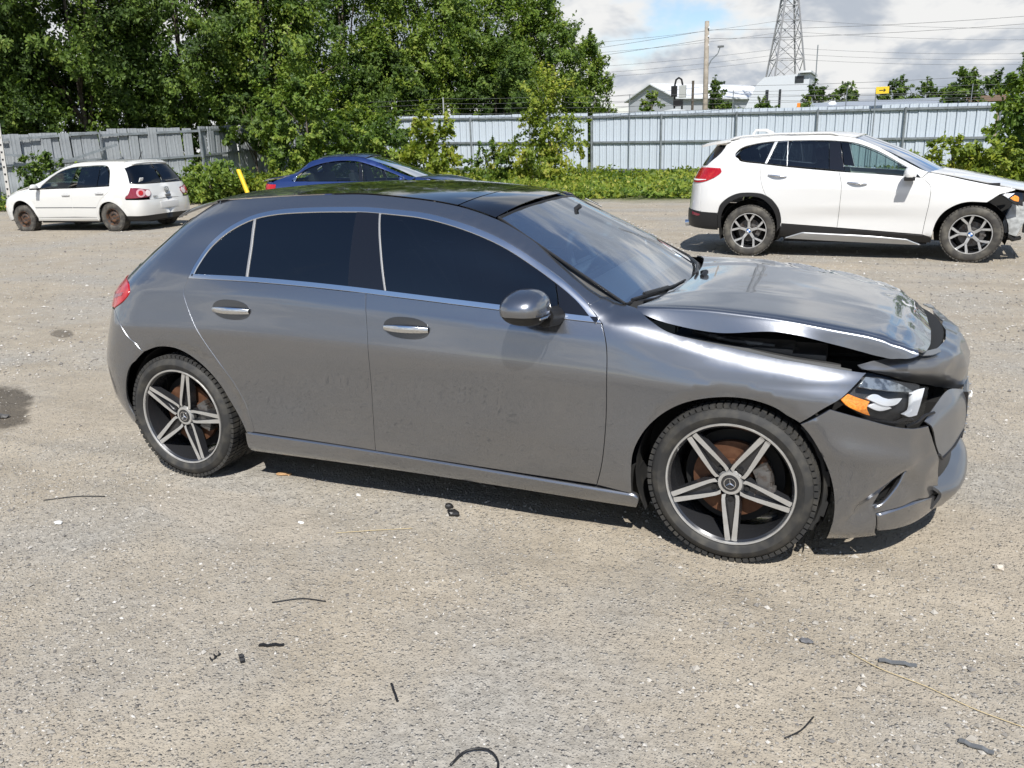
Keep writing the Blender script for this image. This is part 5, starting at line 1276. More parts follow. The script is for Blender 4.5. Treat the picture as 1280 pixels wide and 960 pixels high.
inner_side(old, OLDB, -.4, 2.9, .66, .84); inner_side(old, OLDB, .42, 2.12, .24, .84); liners(old, OLDB, (0, 2.51), .345, .84, .32); underbody(old, -.7, 3.1, .5, .18); underbody(old, .42, 2.1, .76, .18)
b = MB(); b.box((3.0, 0, .5), (.3, 1.2, .5)); b.box((2.6, 0, .6), (.6, 1.0, .4)); b.obj('engine_bay', M_DARK, old)
# round tailgate emblem: ring with stacked V and W strokes; handle lump, script, plate recess, wiper, sticker, aerial
b = MB(); ex = -.775; ez = .835
b.lathe([(.055, ex), (.055, ex - .012), (.066, ex - .012), (.066, ex)], n=28, axis='x', c=(0, 0, ez))
for q in (((-.030, .042), (0, .010), (.030, .042)), ((-.050, .02), (-.025, -.045), (0, .0), (.025, -.045), (.050, .02))):
    for (a_, b_) in zip(q[:-1], q[1:]): b.bar((ex - .008, a_[0], ez + a_[1]), (ex - .008, b_[0], ez + b_[1]), .008, .010)
b.obj('emblem', mat('emblem_grey', (.32, .33, .34), .3, .8), old)
b = MB(); b.box((-.80, 0, .715), (.03, .16, .05), bev=.012); b.obj('tailgate_handle', M_GREYPL, old, sharp=40)
def vec_text(b, txt, org, ux, uz, h, w_):
    """stroke lettering"""
    G_ = {'G': [(1, .8), (.8, 1), (.2, 1), (0, .8), (0, .2), (.2, 0), (.8, 0), (1, .2), (1, .5), (.6, .5)], 'O': [(0, .2), (0, .8), (.2, 1), (.8, 1), (1, .8), (1, .2), (.8, 0), (.2, 0), (0, .2)], 'L': [(0, 1), (0, 0), (.9, 0)], 'F': [(0, 0), (0, 1), (.9, 1), None, (0, .55), (.7, .55)]}
    for i, ch in enumerate(txt):
        prev = None
        for q in G_[ch]:
            if q is None: prev = None; continue
            P_ = Vector(org) + Vector(ux) * (i * h * .95 + q[0] * h * .6) + Vector(uz) * (q[1] * h)
            if prev is not None: b.bar(prev, P_, w_, w_ * .6)
            prev = P_
b = MB(); vec_text(b, 'GOLF', (-.788, .44, .69), (0, -1, 0), (0, 0, 1), .035, .008); tag(b.obj('tailgate_lettering', mat('emblem_grey', (.3, .3, .3)), old), kind='stuff')
b = MB(); b.box((-.80, 0, .52), (.03, .56, .14), bev=.02); b.obj('plate_recess', mat('shaded_white', (.62, .62, .61), .5), old, sharp=40)
b = MB(); b.tube([(-.70, -.10, 1.02), (-.715, -.35, 1.03), (-.69, -.55, 1.05)], .010, 6); b.obj('rear_wiper', M_GREYPL, old)
b = MB(); b.box((-.66, .60, 1.06), (.012, .10, .11), Matrix.Rotation(rad(-28), 3, 'Y')); b.obj('window_sticker', M_PAPER, old)
b = MB(); b.tube([(-.15, .0, 1.475), (-.28, .0, 1.66)], [.012, .006], 6); b.obj('roof_aerial', M_BLACK, old)
for x, sg, fl in ((0, 1, 0.0), (2.51, 1, .05), (0, -1, 0.), (2.51, -1, .05)):
    put_wheel(old, x, sg, .862, .305 - fl * .8, 0, lambda w_: wheel_steel(w_, .31, .185, .19, fl))
# ---------------------------------------------------------------- blue saloon behind the grey car
BLUB = Body(
    levels=[
        [(-1, .24, .78), (0, .2, .8), (2.65, .2, .8), (3.5, .2, .8)], [(-1, .34, .85), (0, .3, .86), (2.65, .3, .86), (3.5, .3, .85)], [(-1, .6, .87), (0, .6, .885), (2.65, .6, .885), (3.5, .58, .85)],
        [(-1, .84, .86), (0, .86, .875), (1.4, .82, .875), (2.65, .78, .86), (3.5, .70, .80)], [(-1, .95, .83), (0, .97, .85), (1.4, .93, .85), (2.2, .91, .84), (2.65, .86, .81), (3.5, .76, .72)],
        [(-1, 1.0, .75), (-.3, 1.03, .78), (.2, 1.15, .755), (1.2, 1.15, .755), (1.7, 1.04, .78), (2.2, .96, .79), (2.65, .91, .7), (3.5, .80, .6)],
        [(-1, 1.03, .68), (-.3, 1.09, .72), (.1, 1.29, .675), (.5, 1.345, .655), (1.0, 1.345, .66), (1.4, 1.255, .69), (1.8, 1.09, .74), (2.2, .985, .76), (2.65, .94, .65), (3.5, .83, .5)],
        [(-1, 1.05, .60), (-.3, 1.13, .64), (.1, 1.37, .59), (.5, 1.425, .575), (.9, 1.425, .575), (1.3, 1.355, .60), (1.8, 1.13, .67), (2.2, 1.0, .72), (2.65, .96, .6), (3.5, .85, .4)]],
    front=[(.2, 2.95, 3.5), (.6, 2.95, 3.55), (.9, 2.8, 3.4)], rear=[(.2, -.6, -.98), (.6, -.6, -1.05), (.9, -.58, -1.0), (1.1, -.5, -.95)], nf=2.5, nr=3, lf=.9, lr=.85,
    rings=[(0, .34, .37, .41, -.01), (2.65, .34, .37, .41, -.01)])
blue = empty('saloon_car', (-10.0, 10.9, 0), rad(14.5), 'dark blue saloon car parked behind the grey hatchback', 'car')
bc = lambda z: float(BLUB.r1(z)[0] - BLUB.lr) - .012
arc_ = lambda cx, a0, a1, r=.37: [(cx + r * math.cos(rad(a)), .34 + r * math.sin(rad(a))) for a in np.linspace(a0, a1, 11)]
xs_ = np.linspace(-.28, 2.22, 30); brail = list(zip(xs_, BLUB.lz[-1](xs_)))
bo = car_panels(blue, BLUB, [
    ('front_door', [[(1.17, .95), (1.18, .6), (1.17, .30)], [(1.17, .30), (2.18, .29)], [(2.18, .29), (2.24, .6), (2.22, .905)], [(2.22, .905), (1.17, .95)]], M_BLUE),
    ('rear_door', [[(.02, .975), (.06, .8), (.33, .55), (.40, .31)], [(.40, .31), (1.17, .30)], [(1.17, .30), (1.18, .6), (1.17, .95)], [(1.17, .95), (.02, .975)]], M_BLUE),
    ('quarter_panel', [[(2.12, .93), (1.8, 1.075), (1.4, 1.225), (1.0, 1.335), (.55, 1.345), (.1, 1.255), (-.2, 1.11), (-.30, 1.0), (-.24, .985), (.02, .978)], [(.02, .975), (.06, .8), (.33, .55), (.40, .31)], [(.40, .31)] + arc_(0, 0, 180), [(-.38, .3), (-.65, .28)], [(-.65, .28), (-.66, .8), (-.66, .985)], [(-.66, .985), (-.5, 1.06), (-.28, brail[0][1])], brail, [(2.22, brail[-1][1]), (2.12, .93)]], M_BLUE),
    ('front_fender', [[(2.22, .905), (2.24, .6), (2.18, .29)], [(2.18, .29), (2.28, .29)], arc_(2.65, 180, 0), [(3.03, .3), (3.2, .55), (3.2, .72)], [(3.2, .72), (2.9, .86), (2.5, .95), (2.22, 1.0)], [(2.22, 1.0), (2.22, .905)]], M_BLUE),
    ('front_bumper', [[(3.03, .30), (3.2, .55), (3.2, .66)], [(3.2, .66), (3.85, .62)], [(3.85, .62), (3.85, .22)], [(3.85, .22), (3.03, .25)]], M_BLUE),
    ('headlight', [[(3.05, .78), (3.2, .70)], [(3.2, .70), (3.5, .66)], [(3.5, .66), (3.45, .78)], [(3.45, .78), (3.05, .78)]], M_DRL, dict(off=.004)),
    ('sill', [[(.40, .30), (2.25, .29)], [(2.25, .29), (2.25, .21)], [(2.25, .21), (.40, .22)], [(.40, .22), (.40, .30)]], M_BLUE, dict(off=.006)),
    ('rear_bumper', [[(-.655, .28), (-.665, .70)], [(-.665, .70), (bc(.7), .70)], [(bc(.7), .7), (bc(.26), .26)], [(bc(.26), .26), (-.655, .28)]], M_BLUE, dict(off=.008)),
    ('boot_lid', [[(-.665, .705), (-.67, .98)], [(-.67, .98), (bc(1.0), 1.0)], [(bc(1.0), 1.0), (bc(.705), .705)], [(bc(.705), .705), (-.665, .705)]], M_BLUE),
    ('tail_light', [[(-.60, .93), (-.62, .78)], [(-.62, .78), (-1.0, .76)], [(-1.0, .76), (-1.0, .95)], [(-1.0, .95), (-.60, .93)]], M_RED, dict(off=.010)),
    ('front_door_window', [[(1.20, .955), (1.13, 1.29)], [(1.13, 1.29), (1.38, 1.215), (1.78, 1.06), (2.05, .945)], [(2.05, .945), (1.20, .955)]], M_CLEAR, dict(off=.001)),
    ('rear_door_window', [[(1.10, .96), (1.06, 1.305)], [(1.06, 1.305), (.55, 1.325), (.12, 1.24), (-.12, 1.12), (-.2, .99)], [(-.2, .99), (1.10, .96)]], M_CLEAR, dict(off=.001)),
    ('pillar_trim', [[(1.125, 1.30), (1.195, .95)], [(1.195, .95), (1.105, .955)], [(1.105, .955), (1.065, 1.31)], [(1.065, 1.31), (1.125, 1.30)]], M_GLOSSBLACK, dict(off=.003)),
    ('window_trim', [[(-.28, 1.02), (-.2, 1.10)], [(-.2, 1.10), (-.23, .985)], [(-.23, .985), (-.27, .985)], [(-.27, .985), (-.28, 1.02)]], M_CHROME, dict(off=.004)),
])
car_roof(blue, BLUB, .22, 1.18, [(.0, 1.39), (.22, 1.44), (.5, 1.466), (.9, 1.466), (1.2, 1.425), (1.4, 1.36)], M_BLUE, bow=.07)
screen('windscreen', blue, (2.22, .71, 1.0, 2.42, .99), (1.19, .59, 1.38, 1.26, 1.412), M_CLEAR); screen('rear_window', blue, (-.36, .62, 1.115, -.45, 1.13), (.21, .585, 1.395, .20, 1.432), M_OLDGL2, .01)
grid_patch('boot_top', [[(x, hw * t, z + .02 * (1 - t * t)) for t in np.linspace(-1, 1, 9)] for x, hw, z in ((-.36, .64, 1.105), (-.6, .64, 1.06), (-.85, .66, 1.03), (-.97, .62, .99))], M_BLUE, blue, 3, 2, thick=.012, flip=False)
grid_patch('bonnet', [[(x + .14 * (1 - t * t), hw * t, ze + (zc - ze) * (1 - abs(t) ** 2.2)) for t in np.linspace(-1, 1, 9)] for x, hw, ze, zc in ((2.24, .715, .99, 1.0), (2.6, .70, .945, .985), (3.0, .66, .86, .90), (3.32, .58, .75, .77))], M_BLUE, blue, 4, 2, thick=.012, flip=True)
simple_mirror(blue, 2.0, .97, .965, M_BLUE, (.06, .10, .065)); simple_seats(blue, ((1.2, False), (.35, True)), .5)
inner_side(blue, BLUB, -.6, 3.0, .74, .90); inner_side(blue, BLUB, .4, 2.25, .24, .90); liners(blue, BLUB, (0, 2.65), .36, .85, .33); underbody(blue, -.8, 3.2, .5, .2); underbody(blue, .4, 2.25, .76, .2)
b = MB(); b.box((-.3, .2, 1.0), (.5, 1.2, .02)); b.obj('parcel_shelf', M_CLOTH, blue)
for x, sg in ((0, 1), (2.65, 1), (0, -1), (2.65, -1)):
    put_wheel(blue, x, sg, .875, .32, 0, lambda w_: wheel_five_twin(w_, .322, .22, .2, .3))
# ---------------------------------------------------------------- gravel yard
def vnoise(x, y, seed=0):
    """smooth value noise, numpy"""
    def h(i, j):
        n = (i.astype(np.int64) * 374761393 + j.astype(np.int64) * 668265263 + seed * 1442695041) & 0xFFFFFFFF
        n = ((n ^ (n >> 13)) * 1274126177) & 0xFFFFFFFF; return ((n ^ (n >> 16)) & 0xFFFF) / 65535.
    i, j = np.floor(x), np.floor(y); u, v = x - i, y - j; u = u * u * (3 - 2 * u); v = v * v * (3 - 2 * v); i = i.astype(int); j = j.astype(int)
    return (h(i, j) * (1 - u) + h(i + 1, j) * u) * (1 - v) + (h(i, j + 1) * (1 - u) + h(i + 1, j + 1) * u) * v - .5


def ground_z(x, y):
    x = np.asarray(x, float); y = np.asarray(y, float)
    ramp = np.clip((y - 16) / 13, 0, 1); ramp = ramp * ramp * (3 - 2 * ramp)
    base = np.interp(x, [-30, -18.5, -9.8, 4.7, 12], [.30, .40, .16, -.05, -.08]) * ramp
    near = np.exp(-((x + 1) / 9) ** 2 - ((y + 1) / 8) ** 2)
    fine = .012 * vnoise(x * 2.1, y * 2.1, 1) + .008 * vnoise(x * 6, y * 6, 2) + .005 * vnoise(x * 17, y * 17, 3)
    rut = -.012 * np.exp(-((y + 1.05 + .06 * np.sin(x * .7)) / .13) ** 2) - .010 * np.exp(-((y - .72) / .13) ** 2) + .010 * np.exp(-((y + .80 + .05 * np.sin(x * .9)) / .07) ** 2)
    return base + (fine + rut) * near - .003


def spread(a, b, c, d, h0, h1):
    """coordinates: fine between b and c, coarsening out to a and d"""
    o = list(np.arange(b, c, h0)); s = h0
    while o[-1] < d: s = min(s * 1.16, h1); o.append(o[-1] + s)
    s = h0; pre = [b]
    while pre[-1] > a: s = min(s * 1.16, h1); pre.append(pre[-1] - s)
    return np.array(pre[:0:-1] + o)


gx = spread(-500, -5.2, 2.4, 500, .035, 40); gy = spread(-300, -3.2, 1.2, 700, .035, 40)
X, Y = np.meshgrid(gx, gy, indexing='ij'); Z = ground_z(X, Y)
n, m = X.shape; ii = np.arange(n * m).reshape(n, m)
F = np.stack([ii[:-1, :-1], ii[1:, :-1], ii[1:, 1:], ii[:-1, 1:]], -1).reshape(-1, 4)

M_GND = bpy.data.materials.new('gravel_ground'); M_GND.use_nodes = True
nt = M_GND.node_tree; B = nt.nodes['Principled BSDF']; B.inputs['Roughness'].default_value = .92; B.inputs['Specular IOR Level'].default_value = .15
def N_(t, **kw):
    n_ = nt.nodes.new(t)
    for k, v in kw.items():
        if k.startswith('i_'): n_.inputs[k[2:].replace('_', ' ')].default_value = v
        else: setattr(n_, k, v)
    return n_
L_ = lambda a, b: nt.links.new(a, b)
tcg = N_('ShaderNodeTexCoord')
def noise_(scale, detail=6, rough=.55, vec=None):
    n_ = N_('ShaderNodeTexNoise', i_Scale=scale, i_Detail=detail, i_Roughness=rough); L_(vec or tcg.outputs['Object'], n_.inputs['Vector']); return n_.outputs[0]
def rng_(v, a, b, c=0., d=1.):
    r = N_('ShaderNodeMapRange'); r.inputs[1].default_value = a; r.inputs[2].default_value = b; r.inputs[3].default_value = c; r.inputs[4].default_value = d; L_(v, r.inputs[0]); return r.outputs[0]
def mixc(f, a, b):
    x = N_('ShaderNodeMix', data_type='RGBA')
    if isinstance(f, float): x.inputs[0].default_value = f
    else: L_(f, x.inputs[0])
    for i, v in ((6, a), (7, b)):
        if isinstance(v, tuple): x.inputs[i].default_value = (*v, 1)
        else: L_(v, x.inputs[i])
    return x.outputs[2]
def mth(op, a, b):
    x = N_('ShaderNodeMath', operation=op)
    for i, v in enumerate((a, b)):
        if isinstance(v, (int, float)): x.inputs[i].default_value = v
        else: L_(v, x.inputs[i])
    return x.outputs[0]
big = noise_(.55, 5, .6); mid = noise_(2.3, 6, .6); fine_ = noise_(26, 4, .6); grit = noise_(130, 2, .5)
dirt = mixc(rng_(mid, .35, .68), (.32, .275, .21), (.41, .36, .285))
grav = mixc(rng_(fine_, .35, .65), (.28, .26, .225), (.40, .375, .33))
col = mixc(rng_(big, .38, .55), grav, dirt)
# stones: per-cell tone from voronoi at two sizes
def stones(scale, tone_lo, tone_hi, amount):
    v = N_('ShaderNodeTexVoronoi', i_Scale=scale, i_Randomness=1.); L_(tcg.outputs['Object'], v.inputs['Vector'])
    sc = N_('ShaderNodeSeparateColor'); L_(v.outputs['Color'], sc.inputs[0])
    keep = mth('GREATER_THAN', sc.outputs[0], 1 - amount); inn = rng_(v.outputs['Distance'], .42, .30)
    return mth('MULTIPLY', keep, inn), mixc(sc.outputs[1], tone_lo, tone_hi), v.outputs['Distance']
m1, c1, d1 = stones(62, (.22, .205, .185), (.52, .50, .46), .5); m2, c2, d2 = stones(140, (.21, .19, .165), (.50, .475, .43), .7)
gm = rng_(mth('ADD', big, mth('MULTIPLY', mid, .5)), .68, .92, .95, .35)
col = mixc(mth('MULTIPLY', m2, mth('MULTIPLY', gm, .8)), col, c2)
col = mixc(mth('MULTIPLY', m1, mth('MULTIPLY', gm, .8)), col, c1)
col = mixc(rng_(grit, .55, .75, 0, .35), col, (.13, .12, .105))
# long tracks of paler dust left by tyres, running along the yard
mp = N_('ShaderNodeMapping'); mp.inputs['Scale'].default_value = (.07, 1.1, 1); L_(tcg.outputs['Object'], mp.inputs[0])
trk = noise_(1.0, 4, .6, mp.outputs[0]); col = mixc(rng_(trk, .47, .64, 0, .70), col, (.40, .345, .27))
mp2 = N_('ShaderNodeMapping'); mp2.inputs['Scale'].default_value = (.09, 1.6, 1); mp2.inputs['Location'].default_value = (5, 3, 0); L_(tcg.outputs['Object'], mp2.inputs[0])
col = mixc(rng_(noise_(1.0, 5, .6, mp2.outputs[0]), .58, .70, 0, .45), col, (.20, .175, .145))
clod = noise_(8.5, 5, .7); col = mixc(rng_(clod, .36, .62, .20, 0), col, (.19, .168, .14)); col = mixc(rng_(noise_(15, 4, .7), .56, .72, 0, .40), col, (.46, .42, .36))
# damp oily stains
sx = N_('ShaderNodeSeparateXYZ'); L_(tcg.outputs['Object'], sx.inputs[0])
def stain(cx, cy, ax, ay, rot, strength, c):
    global col
    m_ = N_('ShaderNodeMapping', vector_type='TEXTURE'); m_.inputs['Location'].default_value = (cx, cy, 0); m_.inputs['Rotation'].default_value = (0, 0, rot); m_.inputs['Scale'].default_value = (ax, ay, 1); L_(tcg.outputs['Object'], m_.inputs[0])
    le = N_('ShaderNodeVectorMath', operation='LENGTH'); s_ = N_('ShaderNodeSeparateXYZ'); L_(m_.outputs[0], s_.inputs[0]); cb = N_('ShaderNodeCombineXYZ'); L_(s_.outputs[0], cb.inputs[0]); L_(s_.outputs[1], cb.inputs[1]); L_(cb.outputs[0], le.inputs[0])
    w_ = mth('ADD', le.outputs['Value'], mth('MULTIPLY', mth('SUBTRACT', noise_(5, 5), .5), .9)); col = mixc(rng_(w_, 1.0, .78, 0, strength), col, c)
stain(-4.9, -.32, .66, .20, rad(-34), .72, (.035, .028, .022)); stain(-6.5, 1.5, .25, .10, rad(-30), .6, (.06, .05, .04)); stain(-1.7, 7.3, 1.0, .35, rad(0), .7, (.055, .04, .028)); stain(-2.2, -1.15, .7, .22, rad(-8), .5, (.42, .37, .30))
# grass takes over past the edge of the yard
edge = mth('ADD', sx.outputs[1], mth('MULTIPLY', noise_(.8, 5), 2.2)); col = mixc(rng_(edge, 18.2, 19.6), col, mixc(rng_(mid, .3, .7), (.07, .10, .03), (.15, .15, .07)))
L_(col, B.inputs['Base Color'])
hgt = mth('ADD', mth('ADD', mth('MULTIPLY', rng_(d1, .5, .1), mth('MULTIPLY', m1, .8)), mth('MULTIPLY', mth('MULTIPLY', rng_(d2, .5, .1), m2), .4)), mth('ADD', mth('ADD', mth('MULTIPLY', grit, .35), mth('MULTIPLY', clod, 1.3)), mth('MULTIPLY', fine_, .7)))
bp = N_('ShaderNodeBump', i_Strength=.9, i_Distance=.010); L_(hgt, bp.inputs['Height']); L_(bp.outputs[0], B.inputs['Normal'])
gnd = mesh_obj('ground', np.stack([X, Y, Z], -1).reshape(-1, 3), F, M_GND); tag(gnd, kind='structure', label='dusty gravel yard with tyre tracks and damp stains')


# loose stones lying on the yard
def tone_mat(name, stops, rough=.85, trans=0., attr='tone', gloss=.3):
    if name in MATS: return MATS[name]
    m_ = bpy.data.materials.new(name); m_.use_nodes = True; t = m_.node_tree; b_ = t.nodes['Principled BSDF']; b_.inputs['Roughness'].default_value = rough; b_.inputs['Specular IOR Level'].default_value = gloss
    a = t.nodes.new('ShaderNodeAttribute'); a.attribute_name = attr; r = t.nodes.new('ShaderNodeValToRGB')
    while len(r.color_ramp.elements) > 1: r.color_ramp.elements.remove(r.color_ramp.elements[-1])
    r.color_ramp.elements[0].position = stops[0][0]; r.color_ramp.elements[0].color = (*stops[0][1], 1)
    for p_, c_ in stops[1:]: e = r.color_ramp.elements.new(p_); e.color = (*c_, 1)
    t.links.new(a.outputs['Fac'], r.inputs[0]); t.links.new(r.outputs[0], b_.inputs['Base Color'])
    if trans:
        tr = t.nodes.new('ShaderNodeBsdfTranslucent'); hs = t.nodes.new('ShaderNodeHueSaturation'); hs.inputs['Value'].default_value = 1.5; hs.inputs['Saturation'].default_value = 1.1; t.links.new(r.outputs[0], hs.inputs['Color']); t.links.new(hs.outputs[0], tr.inputs[0])
        x = t.nodes.new('ShaderNodeMixShader'); x.inputs[0].default_value = trans; t.links.new(b_.outputs[0], x.inputs[1]); t.links.new(tr.outputs[0], x.inputs[2]); t.links.new(x.outputs[0], t.nodes['Material Output'].inputs[0])
    MATS[name] = m_; return m_


def cloud_mesh(name, V, F, tone, m, parent=None, smooth=False):
    o = mesh_obj(name, V, F, m, parent, smooth=smooth)
    a = o.data.attributes.new('tone', 'FLOAT', 'POINT'); a.data.foreach_set('value', np.asarray(tone, np.float32)); return o


def pebbles(name, x, y, size, m, seed):
    r = np.random.default_rng(seed); k = len(x)
    O = np.array([(1, 0, 0), (-1, 0, 0), (0, 1, 0), (0, -1, 0), (0, 0, 1), (0, 0, -1)], float)
    T = np.array([(0, 2, 4), (2, 1, 4), (1, 3, 4), (3, 0, 4), (2, 0, 5), (1, 2, 5), (3, 1, 5), (0, 3, 5)])
    P_ = O[None] * (1 + r.uniform(-.35, .35, (k, 6, 1))) + r.uniform(-.25, .25, (k, 6, 3)); P_ *= r.uniform(.55, 1.0, (k, 1, 3)) * np.array([1, 1, .7])
    a = r.uniform(0, 6.28, k); c, s = np.cos(a)[:, None], np.sin(a)[:, None]
    P_ = np.stack([P_[..., 0] * c - P_[..., 1] * s, P_[..., 0] * s + P_[..., 1] * c, P_[..., 2]], -1) * size[:, None, None]
    P_ += np.stack([x, y, ground_z(x, y) + size * .18], -1)[:, None]
    Fp = (T[None] + 6 * np.arange(k)[:, None, None]).reshape(-1, 3)
    return cloud_mesh(name, P_.reshape(-1, 3), Fp, np.repeat(r.uniform(0, 1, k), 6), m)


r_ = np.random.default_rng(3); K = 150000
d_ = 1.3 + 11 * r_.uniform(0, 1, K) ** 1.8; a_ = -.396 + r_.uniform(-.72, .72, K)
px_, py_ = .357 + d_ * np.sin(a_), -3.874 + d_ * np.cos(a_)
gmask = vnoise(px_ * .9, py_ * .9, 9) + .5 * vnoise(px_ * 2.6, py_ * 2.6, 10) + r_.uniform(-.42, .42, K) > .06
px_, py_ = px_[gmask], py_[gmask]; sz = np.exp(r_.normal(-5.35, .45, len(px_))).clip(.002, .016)
M_PEB = tone_mat('loose_stone', [(0, (.15, .142, .135)), (.3, (.27, .25, .22)), (.65, (.37, .345, .305)), (.92, (.46, .435, .395)), (1, (.56, .54, .51))], .85)
K2 = 26000; d2_ = r_.uniform(7, 24, K2); a2_ = -.396 + r_.uniform(-.66, .66, K2); qx, qy = .357 + d2_ * np.sin(a2_), -3.874 + d2_ * np.cos(a2_); ok_ = qy < 17.5
px_ = np.r_[px_, qx[ok_]]; py_ = np.r_[py_, qy[ok_]]; sz = np.r_[sz, np.exp(r_.normal(-4.55, .35, ok_.sum())).clip(.006, .026)]
tag(pebbles('loose_gravel', px_, py_, sz, M_PEB, 4), 'loose small grey and tan stones scattered over the yard', 'gravel', kind='stuff')
# ---------------------------------------------------------------- sheet metal fences
M_FWHITE = mat('white_sheet_metal', (.52, .58, .65), .5, .0, var=(1.1, (.46, .51, .57), .4, .65), bump=(3, .15, .02))
M_FOLD = mat('shaded_old_sheet_metal', (.34, .365, .385), .55, .0, var=(1.6, (.22, .235, .25), .38, .66), bump=(4, .2, .02))  # older sheets; shade of the overhanging trees is put into this darker grey
M_GALV = mat('galvanised_steel', (.30, .33, .35), .5, .6, var=(6, (.22, .24, .25), .4, .65))
def sheet(w, h):
    """one folded sheet: two shallow ribs and lapped edges (runs along x, outer face towards -y)"""
    prof = [(0, .045), (.016, .040), (.020, .0), (.035, -.012), (.06, -.012), (.075, 0), (w * .5 - .03, .002), (w * .5 - .02, -.006), (w * .5 + .02, -.006), (w * .5 + .03, .002), (w - .006, .0), (w - .002, .045)]
    V = [(x, y, z) for z in (0, h) for x, y in prof]; n = len(prof)
    return V, [(i, i + 1, n + i + 1, n + i) for i in range(n - 1)]
PW = .30
sv, sf = sheet(PW + .004, 2.44)
sheet_w = mesh_obj('fence_sheet', sv, sf, M_FWHITE, smooth=False).data; sheet_o = sheet_w.copy(); sheet_o.materials.clear(); sheet_o.materials.append(M_FOLD)
for o in list(bpy.data.objects):
    if o.name == 'fence_sheet': bpy.data.objects.remove(o)


def fence(label, pts, tops, data, lean=0., jit=.01, rails=(.22, 1.30, 2.30), post_every=3.05, drop=None, railsag=0.):
    """pts: plan polyline; tops: height of the top edge at each point; sheets, rails and posts are parts"""
    P = [Vector((*q, 0)) for q in pts]; f = empty('metal_fence', (P[0].x, P[0].y, 0), 0, label, 'fence'); org = P[0].copy(); acc = 0.
    r = random.Random(len(pts) * 7 + int(abs(pts[0][0]) * 3))
    for a, b, za, zb in zip(P[:-1], P[1:], tops[:-1], tops[1:]):
        d = b - a; L = d.length; t = d.normalized(); ang = math.atan2(d.y, d.x); k = int(L / PW); nrm = Vector((t.y, -t.x, 0))
        step = 0.
        for i in range(k):
            if i % 6 == 0: step = r.uniform(-1, 1) * jit * 2.2
            q = a + t * (i * PW); top = za + (zb - za) * i / k
            o = bpy.data.objects.new('fence_sheet', data); COL.objects.link(o); o.parent = f
            o.location = q - org + Vector((0, 0, top - 2.44 + step + r.uniform(-jit, jit) * .5)) + nrm * r.uniform(-.004, .004)
            o.rotation_euler = (r.uniform(-1, 1) * lean, r.uniform(-1, 1) * lean * .6, ang)
        np_ = max(2, int(round(L / post_every)))
        for h in rails:
            for j in range(np_):
                u0, u1 = j / np_, (j + 1) / np_; q0 = a + d * u0 + nrm * .05; q1 = a + d * u1 + nrm * .05
                z0 = za + (zb - za) * u0 - 2.44 + h + (r.uniform(-1, 1) * railsag); z1 = za + (zb - za) * u1 - 2.44 + h + (r.uniform(-1, 1) * railsag)
                m_ = MB(); p0 = q0 - org + Vector((0, 0, z0)); p1 = q1 - org + Vector((0, 0, z1)); m_.bar(p0 + t * .03, p1 - t * .03, .05, .075); m_.obj('fence_rail', M_GALV, f)
        for j in range(np_ + 1):
            q = a + d * (j / np_) + nrm * .12; top = za + (zb - za) * j / np_; m_ = MB(); tilt = r.uniform(-1, 1) * lean
            zg = float(ground_z(q.x, q.y)) - .1
            m_.tube([q - org + Vector((0, 0, zg)), q - org + Vector((tilt, tilt, top - .08))], .038, 8); m_.obj('fence_post', M_GALV, f, sharp=40)
    return f, org


fr, fr_o = fence('bright white sheet metal fence behind the white SUV', [(-20.5, 29.4), (-9.8, 29.85), (4.7, 29.2), (10.5, 28.9)], [2.88, 2.60, 2.37, 2.28], sheet_w, lean=.004)
fl, fl_o = fence('old leaning sheet metal fence with tree shade put into its grey, behind the old white hatchback', [(-29.0, 9.0), (-25.28, 14.85), (-21.72, 20.4), (-20.7, 29.2)], [2.30, 2.37, 2.46, 2.80], sheet_o, lean=.035, jit=.03, rails=(.35, 1.45, 2.25), railsag=.10)
# barbed wire on the fence between tall thin posts
wires = empty('barbed_wire_run', (-18, 29.6, 0), 0, 'strands of barbed wire on thin posts above the white fence', 'barbed wire')
M_WIRE = mat('wire', (.16, .16, .165), .5, .4)
wp = [(-20.4, 3.55), (-16.45, 3.52), (-12.4, 3.38), (-8.2, 3.25), (-4.2, 3.2), (-.2, 3.12), (3.8, 3.02), (8.5, 2.95)]
for i, (x, z) in enumerate(wp):
    b = MB(); b.tube([(x + 18, .0, .2), (x + 18.02, 0, z)], .028 if i == 1 else .016, 6); b.obj('wire_post', mat('pale_pipe', (.55, .56, .57), .5, .4) if i == 1 else M_GALV, wires, sharp=40)
for k in range(4):
    b = MB()
    for (x0, z0), (x1, z1) in zip(wp[:-1], wp[1:]):
        b.tube([(x0 + 18 + (x1 - x0) * u, -.01, (z0 + (z1 - z0) * u) - .05 - k * .20 - .03 * math.sin(math.pi * u)) for u in np.linspace(0, 1, 5)], .006, 4)
    b.obj('wire_strand', M_WIRE, wires, fixn=False)
# yellow sign on a thin post at the fence
sg_ = empty('yellow_sign', (.98, 29.0, 0), 0, 'small yellow sign on a post above the white fence', 'sign')
b = MB(); b.box((.0, -.03, 2.92), (.42, .012, .23), bev=.005); sp_ = b.obj('sign_plate', mat('yellow_sign_paint', (.80, .55, .03), .5), sg_)
b = MB(); b.bar((-.10, -.04, 2.92), (.10, -.04, 2.92), .012, .02); b.bar((.04, -.04, 2.97), (.10, -.04, 2.92), .012, .02); b.bar((.04, -.04, 2.87), (.10, -.04, 2.92), .012, .02); b.obj('sign_symbol', M_INK, sp_)
b = MB(); b.tube([(-.2, 0, 0), (-.2, 0, 2.98)], .02, 6); b.obj('sign_post', M_GALV, sg_)
